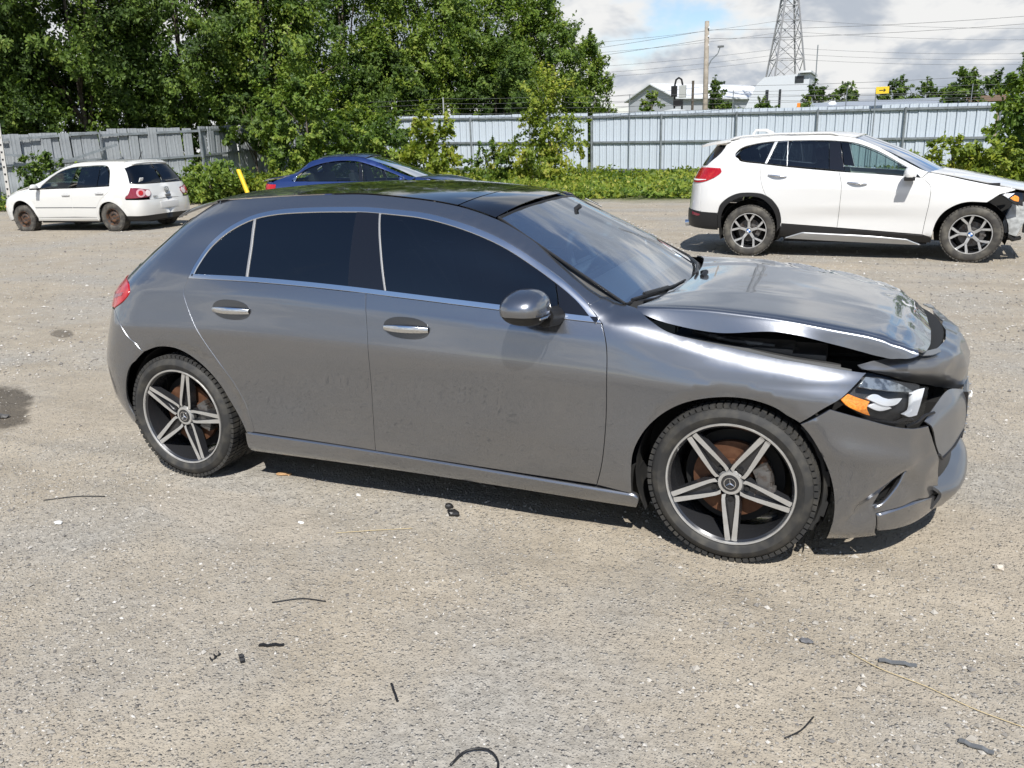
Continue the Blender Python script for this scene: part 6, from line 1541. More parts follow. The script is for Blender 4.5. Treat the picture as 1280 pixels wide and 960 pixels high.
# leaning yellow post behind the cars, white perforated post at far left
yp = empty('yellow_post', (-13.14, 12.61, 0), 0, 'leaning yellow steel post standing in front of the weeds', 'post')
b = MB(); b.tube([(0, 0, -.1), (-.17, .04, .35), (-.52, .12, 1.14)], .055, 12); b.obj('post_shaft', mat('yellow_post_paint', (.78, .52, .02), .45, var=(9, (.60, .38, .03), .5, .7)), yp, sharp=40)
b = MB(); b.lathe([(.0, .03), (.045, .02), (.056, .0)], n=12, axis='z', c=(-.52, .12, 1.14)); b.obj('post_cap', mat('yellow_post_paint', (.78, .52, .02)), yp)
wp_ = empty('perforated_post', (-22.62, 13.25, 0), 0, 'white post with black holes by the left fence', 'post')
b = MB(); b.bar((0, 0, 0), (-.42, .45, 2.6), .10, .10); b.obj('post_shaft', mat('pale_post', (.42, .41, .39), .7, var=(8, (.4, .38, .34), .45, .7)), wp_)
for k in range(11):
    u = .12 + k * .08; b = MB(); b.box((-.42 * u + .03, .45 * u - .045, 2.6 * u), (.035, .035, .05)); b.obj('post_hole', M_INK, wp_)
# loose bent brace rails against the old fence
br = empty('broken_brace', (-24.6, 15.6, 0), 0, 'sagging grey brace rail hanging on the old fence', 'rail')
b = MB(); b.bar((-1.0, -1.7, 1.92), (.75, .95, 1.45), .06, .08); b.obj('brace_bar', M_GALV, br)
b = MB(); b.bar((.76, .97, 1.46), (1.6, 2.25, 1.92), .06, .08); b.obj('brace_bar', M_GALV, br)
# ---------------------------------------------------------------- trees, shrubs, weeds
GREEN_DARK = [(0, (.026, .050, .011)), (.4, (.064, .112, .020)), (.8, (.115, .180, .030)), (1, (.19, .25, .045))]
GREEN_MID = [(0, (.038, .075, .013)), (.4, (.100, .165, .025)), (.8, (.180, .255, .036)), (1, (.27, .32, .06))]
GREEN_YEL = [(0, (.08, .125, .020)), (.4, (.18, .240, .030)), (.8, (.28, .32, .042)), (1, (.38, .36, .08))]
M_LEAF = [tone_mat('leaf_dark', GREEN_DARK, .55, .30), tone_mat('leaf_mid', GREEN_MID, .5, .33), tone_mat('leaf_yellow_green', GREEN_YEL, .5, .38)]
M_BARK = mat('bark', (.075, .06, .045), .9, var=(7, (.13, .11, .09), .4, .65), bump=(20, .6, .02))


def leaves(C, Rr, per, size, seed, droop=.25, shell=.55):
    """leaf shaped faces in clumps; C centres, Rr radii -> verts, faces, tone"""
    r = np.random.default_rng(seed); k = len(C) * per
    c = np.repeat(C, per, 0); rr = np.repeat(Rr, per, 0)
    d = r.normal(size=(k, 3)); d /= np.linalg.norm(d, axis=1)[:, None]
    ctr = C.mean(0); ax = C - ctr; ax /= np.maximum(np.linalg.norm(ax, axis=1), 1e-6)[:, None]; ax = ax + r.normal(0, .5, C.shape); ax[:, 2] -= .25; ax /= np.linalg.norm(ax, axis=1)[:, None]; ax = np.repeat(ax, per, 0)
    u = r.uniform(-1, 1.25, k)[:, None]     # leaves spread along a drooping spray instead of a ball
    side = r.normal(size=(k, 3)); side -= ax * (side * ax).sum(1)[:, None]; w = (.62 - .30 * u) * r.uniform(.2, 1, k)[:, None]
    pos = c + (ax * u * 1.05 + side * w * .62) * rr[:, None]
    nrm = d * .25 + ax * .55 + r.normal(size=(k, 3)) * .36 + np.array([.05, -.25, .45]); nrm /= np.linalg.norm(nrm, axis=1)[:, None]
    t = r.normal(size=(k, 3)); t[:, 2] -= droop * 2; t -= nrm * (t * nrm).sum(1)[:, None]; t /= np.linalg.norm(t, axis=1)[:, None]; b = np.cross(nrm, t)
    s = size * np.exp(r.normal(0, .25, k))[:, None]
    V = np.stack([pos - t * s * .5, pos + b * s * .30 - t * s * .05, pos + t * s * .6 - nrm * s * .12, pos - b * s * .30 - t * s * .05], 1).reshape(-1, 3)
    F = np.arange(4 * k).reshape(-1, 4)
    ct = np.repeat(r.uniform(-.34, .34, len(C)), per); tone = np.clip(.5 + ct + r.normal(0, .17, k), 0, 1)
    return V, F, np.repeat(tone, 4)


def plant(name, label, cat, loc, crown, trunk_h, nclump, per, size, kind, seed, group=None, clump=(.12, .26), trunk_r=.12, flat=1., lean=(0, 0), part='crown', limbs=7, hole=.0):
    """crown: (rx, ry, z0, z1)"""
    r = np.random.default_rng(seed); o = empty(name, loc, 0, label, cat, group)
    rx, ry, z0, z1 = crown; zc, rz = (z0 + z1) / 2, (z1 - z0) / 2
    d = r.normal(size=(nclump, 3)); d /= np.linalg.norm(d, axis=1)[:, None]; q = r.uniform(.35, 1, nclump) ** .5
    C = d * q[:, None] * np.array([rx, ry, rz]); C *= (1 + .22 * np.sin(d[:, :1] * 5 + seed) * np.cos(d[:, 2:3] * 4 + seed * 2))
    C[:, 2] += zc; C[:, 0] += lean[0] * (C[:, 2] - z0); C[:, 1] += lean[1] * (C[:, 2] - z0)
    # egg shape: slimmer towards the top
    tt = np.clip((C[:, 2] - z0) / (z1 - z0), 0, 1)[:, None]; C[:, :2] *= 1.08 - .55 * tt ** 1.6 * flat
    R_ = r.uniform(*clump, nclump) * (rx + ry + rz) / 3
    V, F, tone = leaves(C, R_, per, size, seed + 1)
    cloud_mesh(part, V, F, tone, M_LEAF[kind], o)
    b = MB(); top = z0 + (z1 - z0) * .75
    b.tube([(0, 0, -.3), (r.uniform(-.05, .05), r.uniform(-.05, .05), trunk_h * .5), (lean[0] * trunk_h * .5, lean[1] * trunk_h * .5, trunk_h), (lean[0] * top, lean[1] * top, top)], [trunk_r * 1.25, trunk_r, trunk_r * .8, trunk_r * .2], 8)
    for i in range(limbs):
        e = C[int(i * nclump / limbs)]; h = trunk_h * (.5 + .5 * i / limbs) + .2 * (e[2] - trunk_h) * (i % 2)
        b.tube([(0, 0, max(h, .1)), (e[0] * .45, e[1] * .45, h + (e[2] - h) * .6), tuple(e)], [trunk_r * .5, trunk_r * .33, trunk_r * .1], 6)
    b.obj('trunk', M_BARK, o, smooth=True, fixn=False)
    return o


G_TREE = 'trees beyond the fence'
tl = 'tall dark leafy tree hanging over the old left fence'
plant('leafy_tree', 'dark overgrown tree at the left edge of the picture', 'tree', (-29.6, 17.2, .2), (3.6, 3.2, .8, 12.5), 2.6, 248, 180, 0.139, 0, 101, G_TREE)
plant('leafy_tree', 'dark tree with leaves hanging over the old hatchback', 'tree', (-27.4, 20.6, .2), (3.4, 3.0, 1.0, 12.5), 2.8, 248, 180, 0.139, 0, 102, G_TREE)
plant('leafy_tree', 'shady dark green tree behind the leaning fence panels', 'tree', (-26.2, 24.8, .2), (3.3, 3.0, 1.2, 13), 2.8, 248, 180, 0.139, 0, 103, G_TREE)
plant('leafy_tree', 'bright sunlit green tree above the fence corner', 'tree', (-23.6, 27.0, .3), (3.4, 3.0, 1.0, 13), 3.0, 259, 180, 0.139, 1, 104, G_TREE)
plant('leafy_tree', 'broad sunlit tree behind the vine covered fence corner', 'tree', (-24.2, 34.0, .3), (4.4, 3.6, 1.0, 13.5), 3.0, 280, 180, 0.147, 1, 105, G_TREE)
plant('leafy_tree', 'tall green tree left of the highest tree tops', 'tree', (-21.2, 36.8, .3), (3.6, 3.2, 1.2, 12.5), 3.2, 248, 180, 0.147, 1, 106, G_TREE)
plant('leafy_tree', 'tall pointed green tree whose top leaves the picture', 'tree', (-18.7, 39.6, .3), (3.2, 3.2, .8, 11.6), 3.0, 248, 180, 0.143, 1, 107, G_TREE)
plant('leafy_tree', 'rounded green tree with its top just under the picture edge', 'tree', (-16.5, 42.0, .3), (2.7, 2.8, .4, 9.2), 2.4, 237, 180, 0.143, 1, 108, G_TREE)
plant('leafy_tree', 'shorter green tree at the right end of the tree row', 'tree', (-14.5, 44.7, .3), (1.45, 2.0, .2, 7.2), 2.0, 140, 180, 0.134, 1, 109, G_TREE)
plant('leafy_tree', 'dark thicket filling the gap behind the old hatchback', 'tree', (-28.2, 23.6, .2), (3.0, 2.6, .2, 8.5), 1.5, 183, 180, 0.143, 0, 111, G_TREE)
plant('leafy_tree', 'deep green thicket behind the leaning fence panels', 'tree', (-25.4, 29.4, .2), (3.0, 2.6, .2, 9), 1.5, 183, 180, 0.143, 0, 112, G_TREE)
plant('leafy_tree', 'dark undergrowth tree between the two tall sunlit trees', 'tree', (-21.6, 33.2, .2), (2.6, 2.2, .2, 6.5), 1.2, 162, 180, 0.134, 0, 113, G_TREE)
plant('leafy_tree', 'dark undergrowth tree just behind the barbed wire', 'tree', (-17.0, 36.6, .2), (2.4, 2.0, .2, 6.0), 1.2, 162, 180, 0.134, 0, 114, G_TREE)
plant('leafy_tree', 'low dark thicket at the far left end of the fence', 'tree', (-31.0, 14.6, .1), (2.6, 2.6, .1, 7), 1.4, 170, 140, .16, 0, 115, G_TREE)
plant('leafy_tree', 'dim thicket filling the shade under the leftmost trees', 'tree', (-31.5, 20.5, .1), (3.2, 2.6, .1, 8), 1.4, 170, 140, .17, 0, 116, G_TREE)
plant('vine_mound', 'mound of vines smothering the fence corner', 'vines', (-18.6, 22.6, .2), (1.7, 1.9, .2, 3.9), 1.6, 110, 150, .13, 1, 120, part='foliage', flat=.3, trunk_r=.05)
plant('vine_mound', 'lower vines spilling over fence beside the corner mound', 'vines', (-18.7, 26.4, .2), (1.3, 1.6, .1, 3.2), 1.4, 80, 140, .13, 1, 121, part='foliage', flat=.3, trunk_r=.05)
plant('vine_mound', 'dark creeper hanging on the leaning fence panels', 'vines', (-20.9, 22.4, .2), (.9, 1.9, 1.4, 3.6), 1.4, 60, 140, .13, 0, 122, part='foliage', flat=.3, trunk_r=.04)
plant('sapling', 'tall yellow green sapling in front of the white fence', 'sapling', (-9.35, 23.4, .2), (1.0, .9, .3, 3.65), .8, 70, 70, .115, 2, 130, part='foliage', clump=(.22, .42), trunk_r=.04, flat=.5)
plant('sapling', 'low reddish green shoots around the foot of the tall sapling', 'shrub', (-9.9, 22.6, .2), (1.3, .9, .0, 1.3), .4, 36, 80, .12, 2, 131, part='foliage', clump=(.22, .42), trunk_r=.03, flat=.2)
plant('shrub', 'yellow green bush behind the roof of the blue car', 'shrub', (-12.75, 21.4, .2), (.85, .8, .1, 2.4), .8, 50, 100, .13, 2, 132, part='foliage', clump=(.22, .42), trunk_r=.04, flat=.4)
plant('shrub', 'dull green bush left of the yellow green one', 'shrub', (-15.3, 22.6, .2), (1.2, 1.0, .1, 2.5), .8, 50, 110, .13, 1, 133, part='foliage', clump=(.22, .42), trunk_r=.04, flat=.4)
plant('shrub', 'thin weedy shoots by the windscreen of the blue car', 'shrub', (-11.3, 22.4, .2), (.8, .6, .0, 1.35), .5, 26, 60, .11, 1, 134, part='foliage', clump=(.22, .42), trunk_r=.03, flat=.4)
plant('shrub', 'dark leafy bush at the right edge of the picture', 'shrub', (4.75, 21.4, .1), (1.15, 1.1, .1, 3.0), .8, 64, 120, .13, 1, 135, part='foliage', clump=(.2, .4), trunk_r=.05, flat=.35)
plant('shrub', 'yellow green shoots behind the bonnet of the white SUV', 'shrub', (2.55, 19.8, .1), (.8, .6, .0, 1.35), .5, 34, 80, .11, 2, 136, part='foliage', clump=(.22, .42), trunk_r=.03, flat=.4)
plant('shrub', 'low yellow green weeds between SUV bonnet and right edge bush', 'shrub', (3.6, 19.6, .1), (.9, .6, .0, 1.05), .4, 34, 80, .11, 2, 137, part='foliage', clump=(.22, .42), trunk_r=.03, flat=.3)
plant('shrub', 'dark bush against the old fence ahead of the old hatchback', 'shrub', (-20.9, 13.4, .0), (.9, .8, .1, 1.6), .5, 40, 100, .11, 0, 138, part='foliage', clump=(.22, .42), trunk_r=.04, flat=.3)
plant('shrub', 'leafy bush behind the tail of the old hatchback', 'shrub', (-19.0, 17.6, .0), (1.3, 1.1, .0, 1.25), .5, 56, 110, .12, 1, 139, part='foliage', clump=(.22, .42), trunk_r=.04, flat=.2)
plant('shrub', 'bright leafy weeds by the leaning yellow post', 'shrub', (-16.6, 18.4, .0), (1.4, 1.0, .0, .95), .4, 52, 100, .12, 2, 140, part='foliage', clump=(.22, .42), trunk_r=.03, flat=.2)


# weeds on the verge in front of the fence: leafy tufts and grass blades
def weeds(name, label, X_, Y_, H_, seed, kind, leaf=.10, per=26, width=.16):
    r = np.random.default_rng(seed); n_ = len(X_); k = n_ * per
    x = np.repeat(X_, per) + r.normal(0, width, k); y = np.repeat(Y_, per) + r.normal(0, width, k); h = np.repeat(H_, per) * r.uniform(.1, 1, k) ** .7
    C = np.stack([x, y, ground_z(x, y) + h], 1); V, F, tone = leaves(C, np.full(k, leaf * .5), 1, leaf, seed + 5, droop=-.1)
    tone = np.clip(tone + np.repeat(np.repeat(r.uniform(-.2, .2, n_), per), 4), 0, 1)
    return tag(cloud_mesh(name, V, F, tone, M_LEAF[kind]), label, 'weeds', kind='stuff')
r_ = np.random.default_rng(55)
def verge(n_, x0, x1, y0, y1, bias=1.):
    return r_.uniform(x0, x1, n_), y0 + (y1 - y0) * r_.uniform(0, 1, n_) ** bias
wx, wy = verge(1500, -12.5, 6.5, 18.2, 28.8, 1.3); wx2, wy2 = verge(420, -20, -12, 20.5, 28); wx = np.r_[wx, wx2]; wy = np.r_[wy, wy2] + 1.5 * vnoise(wx * .45, wx * 0 + 3, 4) + .8 * vnoise(wx * 1.3, wx * 0 + 9, 5)
hh = .18 + .75 * r_.uniform(0, 1, len(wx)) ** 2.2 + .45 * vnoise(wx * .45, wy * .35, 8)
weeds('verge_weeds', 'tangled green weeds along the foot of the white fence', wx, wy, (hh * .55).clip(.10, .7), 60, 2, .11, 30)
wx, wy = verge(1000, -12.5, 6.5, 18.2, 28, 1.2); weeds('verge_weeds', 'darker green leafy weeds mixed in along the gravel edge', wx, wy, (.12 + .42 * r_.uniform(0, 1, 1000) ** 2.5 + .25 * vnoise(wx * .6, wy * .5, 31)).clip(.06, .8), 61, 1, .10, 26)
u = r_.uniform(0, 1, 700); wx = -24.6 + u * 8.5 + r_.normal(0, .35, 700); wy = 14.6 + u * 5.2 + r_.uniform(-.8, .9, 700); weeds('verge_weeds', 'weeds growing along the foot of the old left fence', wx, wy, .15 + .45 * r_.uniform(0, 1, 700), 62, 1, .10, 24)
# ---------------------------------------------------------------- things beyond the fence
M_WALLG = mat('pale_grey_cladding', (.42, .44, .47), .7); M_WALLW = mat('white_cladding', (.58, .61, .65), .6); M_ROOFW = mat('pale_metal_roof', (.70, .72, .74), .45, var=(.4, (.6, .62, .64), .4, .6)); M_ROOFG = mat('grey_metal_roof', (.26, .29, .33), .5)
M_WIN = mat('dark_window', (.03, .035, .04), .15)
# grey gabled building
gb = empty('gabled_building', (-31.0, 133, 0), rad(-32), 'pale grey gabled building with white roof behind the trees', 'building')
gw, gl, ge, gk = 10.5, 24., 7.4, 9.5
b = MB(); b.add([(-gw / 2, 0, 0), (gw / 2, 0, 0), (gw / 2, 0, ge), (0, 0, gk), (-gw / 2, 0, ge), (-gw / 2, gl, 0), (gw / 2, gl, 0), (gw / 2, gl, ge), (0, gl, gk), (-gw / 2, gl, ge)], [(0, 1, 2, 3, 4), (9, 8, 7, 6, 5), (1, 6, 7, 2), (0, 4, 9, 5)]); b.obj('wall', M_WALLG, gb)
for sg in (-1, 1):
    b = MB(); b.add([(0, -.5, gk + .25), (sg * (gw / 2 + .6), -.5, ge - .1), (sg * (gw / 2 + .6), gl + .5, ge - .1), (0, gl + .5, gk + .25), (0, -.5, gk + .05), (sg * (gw / 2 + .6), -.5, ge - .3), (sg * (gw / 2 + .6), gl + .5, ge - .3), (0, gl + .5, gk + .05)], [(0, 1, 2, 3), (4, 7, 6, 5), (0, 4, 5, 1), (1, 5, 6, 2), (2, 6, 7, 3)]); b.obj('roof', M_ROOFW, gb)
for x in (-2.5, 2.2): b = MB(); b.box((x, -.03, 3.2), (1.4, .06, 1.1)); b.obj('window', M_WIN, gb)
# lower shed roof running right of it
# white tall building
wb = empty('white_building', (-9.2, 107, 0), rad(-2), 'tall white clad building behind the lattice tower', 'building')
b = MB(); b.add([(-3.6, -3, 0), (3.7, -3, 0), (3.7, -3, 8.2), (-1.4, -3, 8.0), (-2.3, -3, 7.2), (-3.6, -3, 4.4), (-3.6, 5, 0), (3.7, 5, 0), (3.7, 5, 8.2), (-1.4, 5, 8.0), (-2.3, 5, 7.2), (-3.6, 5, 4.4)], [(0, 1, 2, 3, 4, 5), (11, 10, 9, 8, 7, 6), (1, 7, 8, 2), (2, 8, 9, 3), (3, 9, 10, 4), (4, 10, 11, 5), (5, 11, 6, 0)]); b.obj('wall', M_WALLW, wb)
b = MB(); b.box((2.6, -3.03, 7.55), (1.0, .06, .75)); b.obj('window', M_WIN, wb)
b = MB(); b.box((-1.0, -3.05, 5.4), (.35, .08, 2.3)); b.obj('door', M_WIN, wb); b = MB(); b.box((.5, -3.05, 5.4), (.25, .08, 2.3)); b.obj('door', M_WIN, wb)
b = MB(); b.box((3.2, 1, 8.35), (1.4, 9, .22)); b.obj('roof_trim', M_ROOFW, wb)
b = MB(); b.tube([(4.4, -3, 0), (4.4, -3, 11.2)], .06, 6); b.obj('mast', M_GALV, wb)
# long low warehouse
lw = empty('low_warehouse', (2.2, 78, 0), rad(-1), 'long low grey roofed warehouse just above the fence', 'building')
b = MB(); b.box((0, 4, 1.65), (13, 8, 3.3)); b.obj('wall', M_WALLG, lw)
b = MB(); b.add([(-6.7, -.3, 3.35), (6.7, -.3, 3.35), (6.7, 8.3, 4.3), (-6.7, 8.3, 4.3), (-6.7, -.3, 3.2), (6.7, -.3, 3.2), (6.7, 8.3, 4.1), (-6.7, 8.3, 4.1)], [(0, 1, 2, 3), (7, 6, 5, 4), (0, 4, 5, 1), (1, 5, 6, 2), (3, 2, 6, 7), (0, 3, 7, 4)]); b.obj('roof', M_ROOFG, lw)
b = MB(); b.lathe([(0, .35), (.25, .3), (.4, .1), (.42, 0)], n=14, axis='z', c=(-4.6, 6, 4.0)); b.obj('roof_vent', M_ROOFW, lw)
bw = empty('brown_shed', (10.6, 87, 0), 0, 'brown roofed shed at the right above the fence', 'building')
b = MB(); b.box((0, 2, 1.9), (3.4, 4, 3.8)); b.obj('wall', mat('tan_wall', (.35, .28, .22), .8), bw); b = MB(); b.box((0, 2, 4.05), (3.9, 4.6, .5)); b.obj('roof', mat('brown_roof', (.20, .13, .09), .8), bw)
# lattice transmission tower
tw = empty('lattice_tower', (-10.4, 129.5, 0), rad(22), 'tall grey steel lattice transmission tower', 'tower')
M_LAT = mat('tower_steel', (.34, .34, .35), .55, .3)
def tw_half(z): return np.interp(z, [0, 20, 34], [3.3, .92, .55])
lev = [0, 4.6, 8.4, 11.8, 14.6, 17.0, 19.0, 20.6, 22.2, 24, 26, 28, 30, 32, 34]
cs = [(-1, -1), (1, -1), (1, 1), (-1, 1)]
for cx, cy in cs:
    b = MB(); b.bar((cx * 3.3, cy * 3.3, 0), (cx * .92, cy * .92, 20), .19); b.bar((cx * .92, cy * .92, 20), (cx * .55, cy * .55, 34), .16); b.obj('tower_leg', M_LAT, tw)
for z0, z1 in zip(lev[:-1], lev[1:]):
    h0, h1 = float(tw_half(z0)), float(tw_half(z1)); b = MB()
    for i in range(4):
        (ax, ay), (bx, by) = cs[i], cs[(i + 1) % 4]
        b.bar((ax * h0, ay * h0, z0), (bx * h1, by * h1, z1), .085); b.bar((bx * h0, by * h0, z0), (ax * h1, ay * h1, z1), .085); b.bar((ax * h1, ay * h1, z1), (bx * h1, by * h1, z1), .085)
    b.obj('tower_bracing', M_LAT, tw)
for z, L in ((20.8, 2.2), (25, 6.), (30, 5.)):
    b = MB(); b.bar((-L, 0, z), (L, 0, z), .3, .3); b.bar((-L, 0, z), (0, 0, z + 1.6), .14); b.bar((L, 0, z), (0, 0, z + 1.6), .14); b.obj('tower_arm', M_LAT, tw)
# wooden utility pole with lamp arm
up_ = empty('utility_pole', (-10.55, 60.3, 0), 0, 'weathered utility pole with a lamp arm behind the fence', 'pole')
b = MB(); b.tube([(.25, 0, 0), (.06, .9, 5), (-.12, 1.6, 9.6)], [.22, .19, .16], 10); b.obj('pole_shaft', mat('weathered_pole', (.33, .29, .24), .85, var=(3, (.24, .21, .17), .4, .6)), up_, smooth=True)
b = MB(); b.tube([(.0, 1.2, 6.2), (.35, 1.2, 6.9), (.8, 1.2, 7.3), (.95, 1.2, 7.7)], .035, 6); b.obj('lamp_arm', M_GALV, up_); b = MB(); b.box((1.0, 1.2, 7.78), (.45, .2, .14), bev=.04); b.obj('lamp_head', M_GREYPL, up_)
for z in (7.9, 8.5, 9.1): b = MB(); b.lathe([(.0, .14), (.05, .12), (.08, 0)], n=10, axis='z', c=(.08, 1.35, z)); b.obj('insulator', M_WALLW, up_)
p2 = empty('short_pole', (-13.2, 71, 0), 0, 'short thin wooden pole left of the utility pole', 'pole'); b = MB(); b.tube([(0, 0, 0), (0, 0, 6.1)], .11, 8); b.obj('pole_shaft', M_BARK, p2)
# black bracketed floodlight on a stand
fl_ = empty('floodlight_stand', (-12.2, 59.7, 0), 0, 'black arched floodlight stand with pale lamp box behind the fence', 'lamp')
b = MB(); b.tube([(-.28, 0, 0), (-.28, 0, 5.2), (-.2, 0, 5.55), (0, 0, 5.68), (.2, 0, 5.55), (.28, 0, 5.2), (.28, 0, 4.9)], .07, 6); b.tube([(.28, 0, 0), (.28, 0, 3.9)], .07, 6); b.obj('stand', M_BLACK, fl_)
b = MB(); b.box((-.30, -.1, 4.75), (.42, .3, .75), bev=.03); b.obj('lamp_housing', M_BLACK, fl_); b = MB(); b.box((.32, -.1, 4.72), (.5, .3, .85), bev=.04); b.obj('lamp_box', mat('lamp_grey', (.40, .41, .40), .5), fl_); b = MB(); b.box((0, 0, 3.95), (.7, .2, .5)); b.obj('bracket', M_BLACK, fl_)
# top of a white van beyond the fence
vn = empty('white_van', (-9.2, 43.6, 0), rad(10), 'white van roof peeking over the fence', 'van')
b = MB(); rows_ = []
prof = [(-.98, .4), (-.98, 2.2), (-.86, 2.72), (-.55, 2.98), (0, 3.06), (.55, 2.98), (.86, 2.72), (.98, 2.2), (.98, .4)]
b.add([(x, 0, z) for x, z in prof] + [(x, 4.2, z) for x, z in prof], [tuple(range(9)), tuple(range(17, 8, -1))] + [(i, i + 9, i + 10, i + 1) for i in range(8)]); b.obj('body', M_WALLW, vn, sharp=30)
b = MB(); b.add([(x * .8, -.02, min(z, 2.85)) for x, z in ((-.95, 2.0), (-.86, 2.62), (-.5, 2.86), (0, 2.9), (.5, 2.86), (.86, 2.62), (.95, 2.0))], [tuple(range(7))]); b.obj('rear_glass', M_WIN, vn)
for x in (-.85, .85):
    for y in (.6, 3.4): b = MB(); b.lathe([(0, -.1), (.33, -.1), (.33, .1), (0, .1)], n=16, axis='x', c=(x, y, .33)); b.obj('wheel', M_RUBBER, vn)
# power lines
def line(a, bb, sag, r, parent): b = MB(); b.tube([Vector(a).lerp(Vector(bb), u) - Vector((0, 0, 4 * sag * u * (1 - u))) for u in np.linspace(0, 1, 17)], r, 4); b.obj('cable', M_WIRE, parent, fixn=False)
pl = empty('power_lines', (-10.4, 61.9, 0), 0, 'thin utility cables strung through the pole tops', 'cables')
for z, za, zb, dx in ((9.0, 7.0, 10.3, 0), (8.4, 6.6, 9.9, .1), (5.1, 4.6, 6.6, .05), (4.6, 4.0, 4.5, .0), (4.2, 3.7, 4.1, 0)):
    line((-40, -4, za), (0 + dx, 0, z), .5, .013, pl); line((0 + dx, 0, z), (42, 12, zb), .7, .013, pl)
hl_ = empty('high_lines', (-10.4, 129.5, 0), rad(10), 'high voltage cables hanging from the lattice tower', 'cables')
for z, zl, zr in ((17.2, 13.5, 15.0), (15.6, 12.5, 13.6), (13.4, 11.2, 12.2), (12.6, 10.3, 11.5), (11.9, 9.9, 10.8)):
    line((-60, -25, zl), (0, 0, z), 1.2, .018, hl_); line((0, 0, z), (70, 10, zr), 1.5, .018, hl_)
# far trees
for i, (x, y, h, rx, lab) in enumerate([(-4.6, 98.5, 6.9, 1.6, 'far dark tree right of the white building, left one of a pair'), (-1.5, 98.8, 7.1, 1.8, 'far dark tree right of the white building, right one of a pair'), (3.7, 101, 7.0, 2.2, 'far tree just right of the yellow sign'), (7.4, 108, 6.9, 2.0, 'far tree between the yellow sign and a taller tree'), (9.8, 107, 6.2, 1.8, 'low far tree left of the tallest far tree'), (8.5, 80.2, 6.5, 1.6, 'nearer dark tree standing over the warehouse roof'), (13.6, 105, 7.3, 2.3, 'far tree behind the brown roofed shed'), (16.3, 100.5, 8.3, 2.6, 'far tree at the upper right edge')]):
    plant('distant_tree', lab, 'tree', (x, y, 0), (rx, rx, 1.6, h), 1.8, 60, 60, .30, 0, 200 + i, 'far trees on the horizon', trunk_r=.12, clump=(.16, .3))
plant('distant_tree', 'thin pointed tree right of the utility pole', 'tree', (-13.8, 88.2, 0), (1.3, 1.3, 1.6, 7.5), 1.8, 50, 60, .26, 0, 210, 'far trees on the horizon', trunk_r=.1, clump=(.16, .3), flat=1.6)
plant('distant_bush', 'round bush in front of the gabled building', 'shrub', (-16.35, 69.3, 0), (1.1, 1.1, 2.6, 5.2), 2.6, 40, 70, .22, 1, 211, trunk_r=.1, clump=(.2, .36))
plant('distant_bush', 'low dark hedge bush left of the utility pole foot', 'shrub', (-9.8, 66, 0), (1.0, .8, 1.6, 4.3), 1.6, 30, 60, .22, 0, 212, trunk_r=.1, clump=(.2, .36))
plant('distant_bush', 'low dark hedge bush right of the utility pole foot', 'shrub', (-6.6, 64, 0), (2.0, .8, 1.6, 3.85), 1.6, 40, 60, .22, 0, 213, trunk_r=.1, clump=(.2, .36))
og = empty('orange_shrub', (-3.4, 62.9, 0), 0, 'small green bush with an orange marker near the tower foot', 'shrub'); V, F, tone = leaves(np.array([(0., 0, 3.3), (.2, 0, 3.6), (-.2, 0, 3.1)]), np.array([.4, .35, .4]), 70, .18, 9); cloud_mesh('foliage', V, F, tone, M_LEAF[1], og); b = MB(); b.box((-.55, -.1, 3.4), (.22, .1, .5), bev=.02); b.obj('marker', mat('orange_marker', (.8, .25, .03), .5), og); b = MB(); b.tube([(0, 0, 0), (0, 0, 3.2)], .05, 6); b.obj('stem', M_BARK, og)
# ---------------------------------------------------------------- litter on the gravel
def gz(x, y): return float(ground_z(x, y))
def lump(name, label, cat, x, y, pts, m, seed):
    o = empty(name, (x, y, gz(x, y)), 0, label, cat); r = random.Random(seed)
    for i, (dx, dy, sx, sy, sz) in enumerate(pts):
        bm = bmesh.new(); bmesh.ops.create_icosphere(bm, subdivisions=2, radius=1)
        for v in bm.verts: n_ = mnoise.noise(v.co * 1.9 + Vector((seed, i, 0))); v.co = Vector((v.co.x * sx, v.co.y * sy, v.co.z * sz)) * (1 + .45 * n_) + Vector((dx, dy, sz * .75))
        me = bpy.data.meshes.new('piece'); bm.to_mesh(me); bm.free(); me.materials.append(m); q = bpy.data.objects.new('piece', me); COL.objects.link(q); q.parent = o
    return o
M_BIT = mat('black_litter', (.012, .012, .013), .45)
lump('plastic_clump', 'black crumpled plastic clump near the middle of the car', 'litter', -1.235, -.84, [(-.03, .04, .022, .018, .016), (.018, -.012, .034, .02, .016)], M_BIT, 3)
def strip(name, label, x, y, L, w, ang, m=M_BIT, bend=.0, t=.004):
    o = empty(name, (x, y, gz(x, y)), ang, label, 'litter'); b = MB(); k = 6; V = []
    for i in range(k + 1):
        u = i / k - .5; z = .006 + .003 * math.sin(i * 2.1) ; yy = bend * (4 * u * u)
        V += [(u * L, yy - w / 2, z), (u * L, yy + w / 2, z + .001), (u * L, yy + w / 2, z + t), (u * L, yy - w / 2, z + t)]
    F = [(4 * i + a, 4 * i + (a + 1) % 4, 4 * i + 4 + (a + 1) % 4, 4 * i + 4 + a) for i in range(k) for a in range(4)] + [(0, 1, 2, 3), (4 * k + 3, 4 * k + 2, 4 * k + 1, 4 * k)]
    b.add(V, F); b.obj('strip', m, o); return o
strip('plastic_strip', 'flat black plastic strip lying level on the gravel', -1.359, -1.968, .085, .011, rad(22))
strip('plastic_strip', 'short thick black strip beside a coiled bit', -1.401, -2.069, .048, .014, rad(-42))
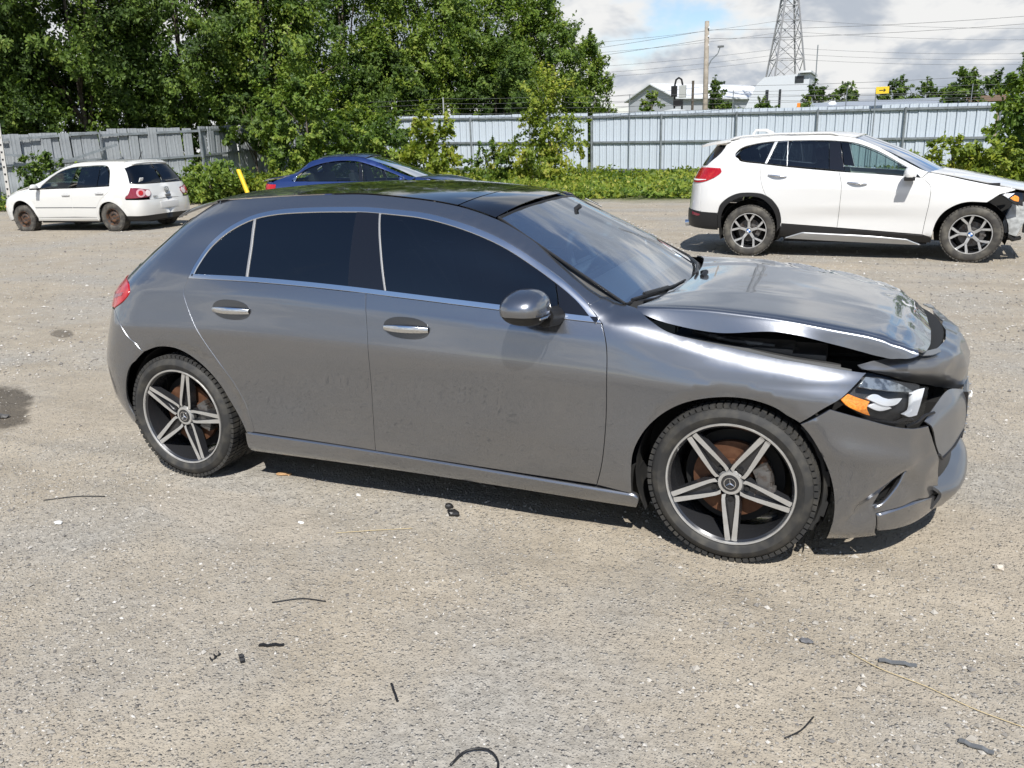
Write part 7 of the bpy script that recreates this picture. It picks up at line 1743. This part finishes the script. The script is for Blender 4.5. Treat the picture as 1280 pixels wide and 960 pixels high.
o = empty('coil_bit', (-1.494, -2.097, gz(-1.494, -2.097)), 0, 'tiny black coiled bit left of the short strip', 'litter'); b = MB(); b.tube([(.006 * math.cos(t), -.018 + .006 * t * .5, .008 + .006 * math.sin(t)) for t in np.linspace(0, 14, 40)], .0025, 5); b.obj('coil', M_BIT, o)
strip('plastic_strip', 'thin black sliver pointing at the camera', -.829, -2.053, .09, .007, rad(-48))
def wire(name, label, pts, r, m):
    o = empty(name, (pts[0][0], pts[0][1], gz(*pts[0][:2])), 0, label, 'litter'); x0, y0 = pts[0][:2]; z0 = gz(x0, y0)
    C_ = catmull([(x - x0, y - y0, gz(x, y) - z0 + (h if len(q) > 2 else .006)) for q in pts for x, y, h in [(*q[:2], q[2] if len(q) > 2 else .006)]], .02)
    b = MB(); b.tube([tuple(c) for c in C_], r, 5); b.obj('strand', m, o, smooth=True); return o
wire('wire_piece', 'thin dark bent wire left of centre', [(-1.53, -1.745), (-1.44, -1.69), (-1.34, -1.675)], .0022, M_BIT)
wire('wire_loop', 'black wire loop at the bottom edge of the picture', [(-.53, -2.27, .008), (-.51, -2.21, .012), (-.455, -2.19, .016), (-.41, -2.22, .012), (-.40, -2.27, .006)], .0036, M_BIT)
M_STRAW = mat('dry_straw', (.50, .40, .22), .8)
wire('straw', 'long pale straw curving on the gravel at the right', [(.46, -1.36), (.55, -1.42), (.68, -1.47), (.80, -1.53), (1.0, -1.60)], .0014, M_STRAW)
wire('straw', 'pale straw near the black clump', [(-1.62, -1.19), (-1.48, -1.10), (-1.33, -1.03)], .0013, M_STRAW)
wire('twig', 'thin twig left of the rear wheel', [(-3.2, -1.36), (-3.08, -1.27), (-2.95, -1.22)], .0022, M_BIT)
lump('paper_scrap', 'white crumpled paper scrap left of the car', 'litter', -2.911, -1.517, [(0, 0, .022, .014, .008)], M_PAPER, 8)
lump('paper_scrap', 'small white scrap below the sill', 'litter', -1.842, -1.141, [(0, 0, .014, .008, .005)], M_PAPER, 9)
lump('dry_leaf', 'brown curled leaf in the shade under the sill', 'leaf', -2.257, -.72, [(0, 0, .035, .02, .008), (.03, .008, .015, .012, .006)], mat('brown_leaf', (.42, .25, .12), .8), 12)
strip('rubber_scrap', 'grey torn plastic shard right of the straw start', .603, -1.375, .11, .016, rad(4), M_GREYPL)
strip('rubber_scrap', 'dark torn shard near the bottom right corner', .785, -1.706, .085, .015, rad(-15), M_GREYPL)
lump('stone', 'dark flat stone right of centre', 'stone', .329, -1.349, [(0, 0, .022, .014, .008)], mat('slate_stone', (.12, .12, .125), .7), 20)
lump('stone', 'pale stone beside the front bumper shadow', 'stone', .98, -.62, [(0, 0, .018, .014, .012)], mat('pale_stone', (.52, .47, .40), .8), 21)
lump('oily_rag', 'dark lump lying in the oily stain', 'litter', -4.72, -.50, [(0, 0, .07, .04, .015), (.08, .02, .03, .025, .012)], mat('oily_rag', (.10, .095, .09), .6), 23)
wire('twig', 'dark twig lying across the right foreground', [(.30, -1.85), (.34, -1.80), (.37, -1.73)], .0025, M_BIT)
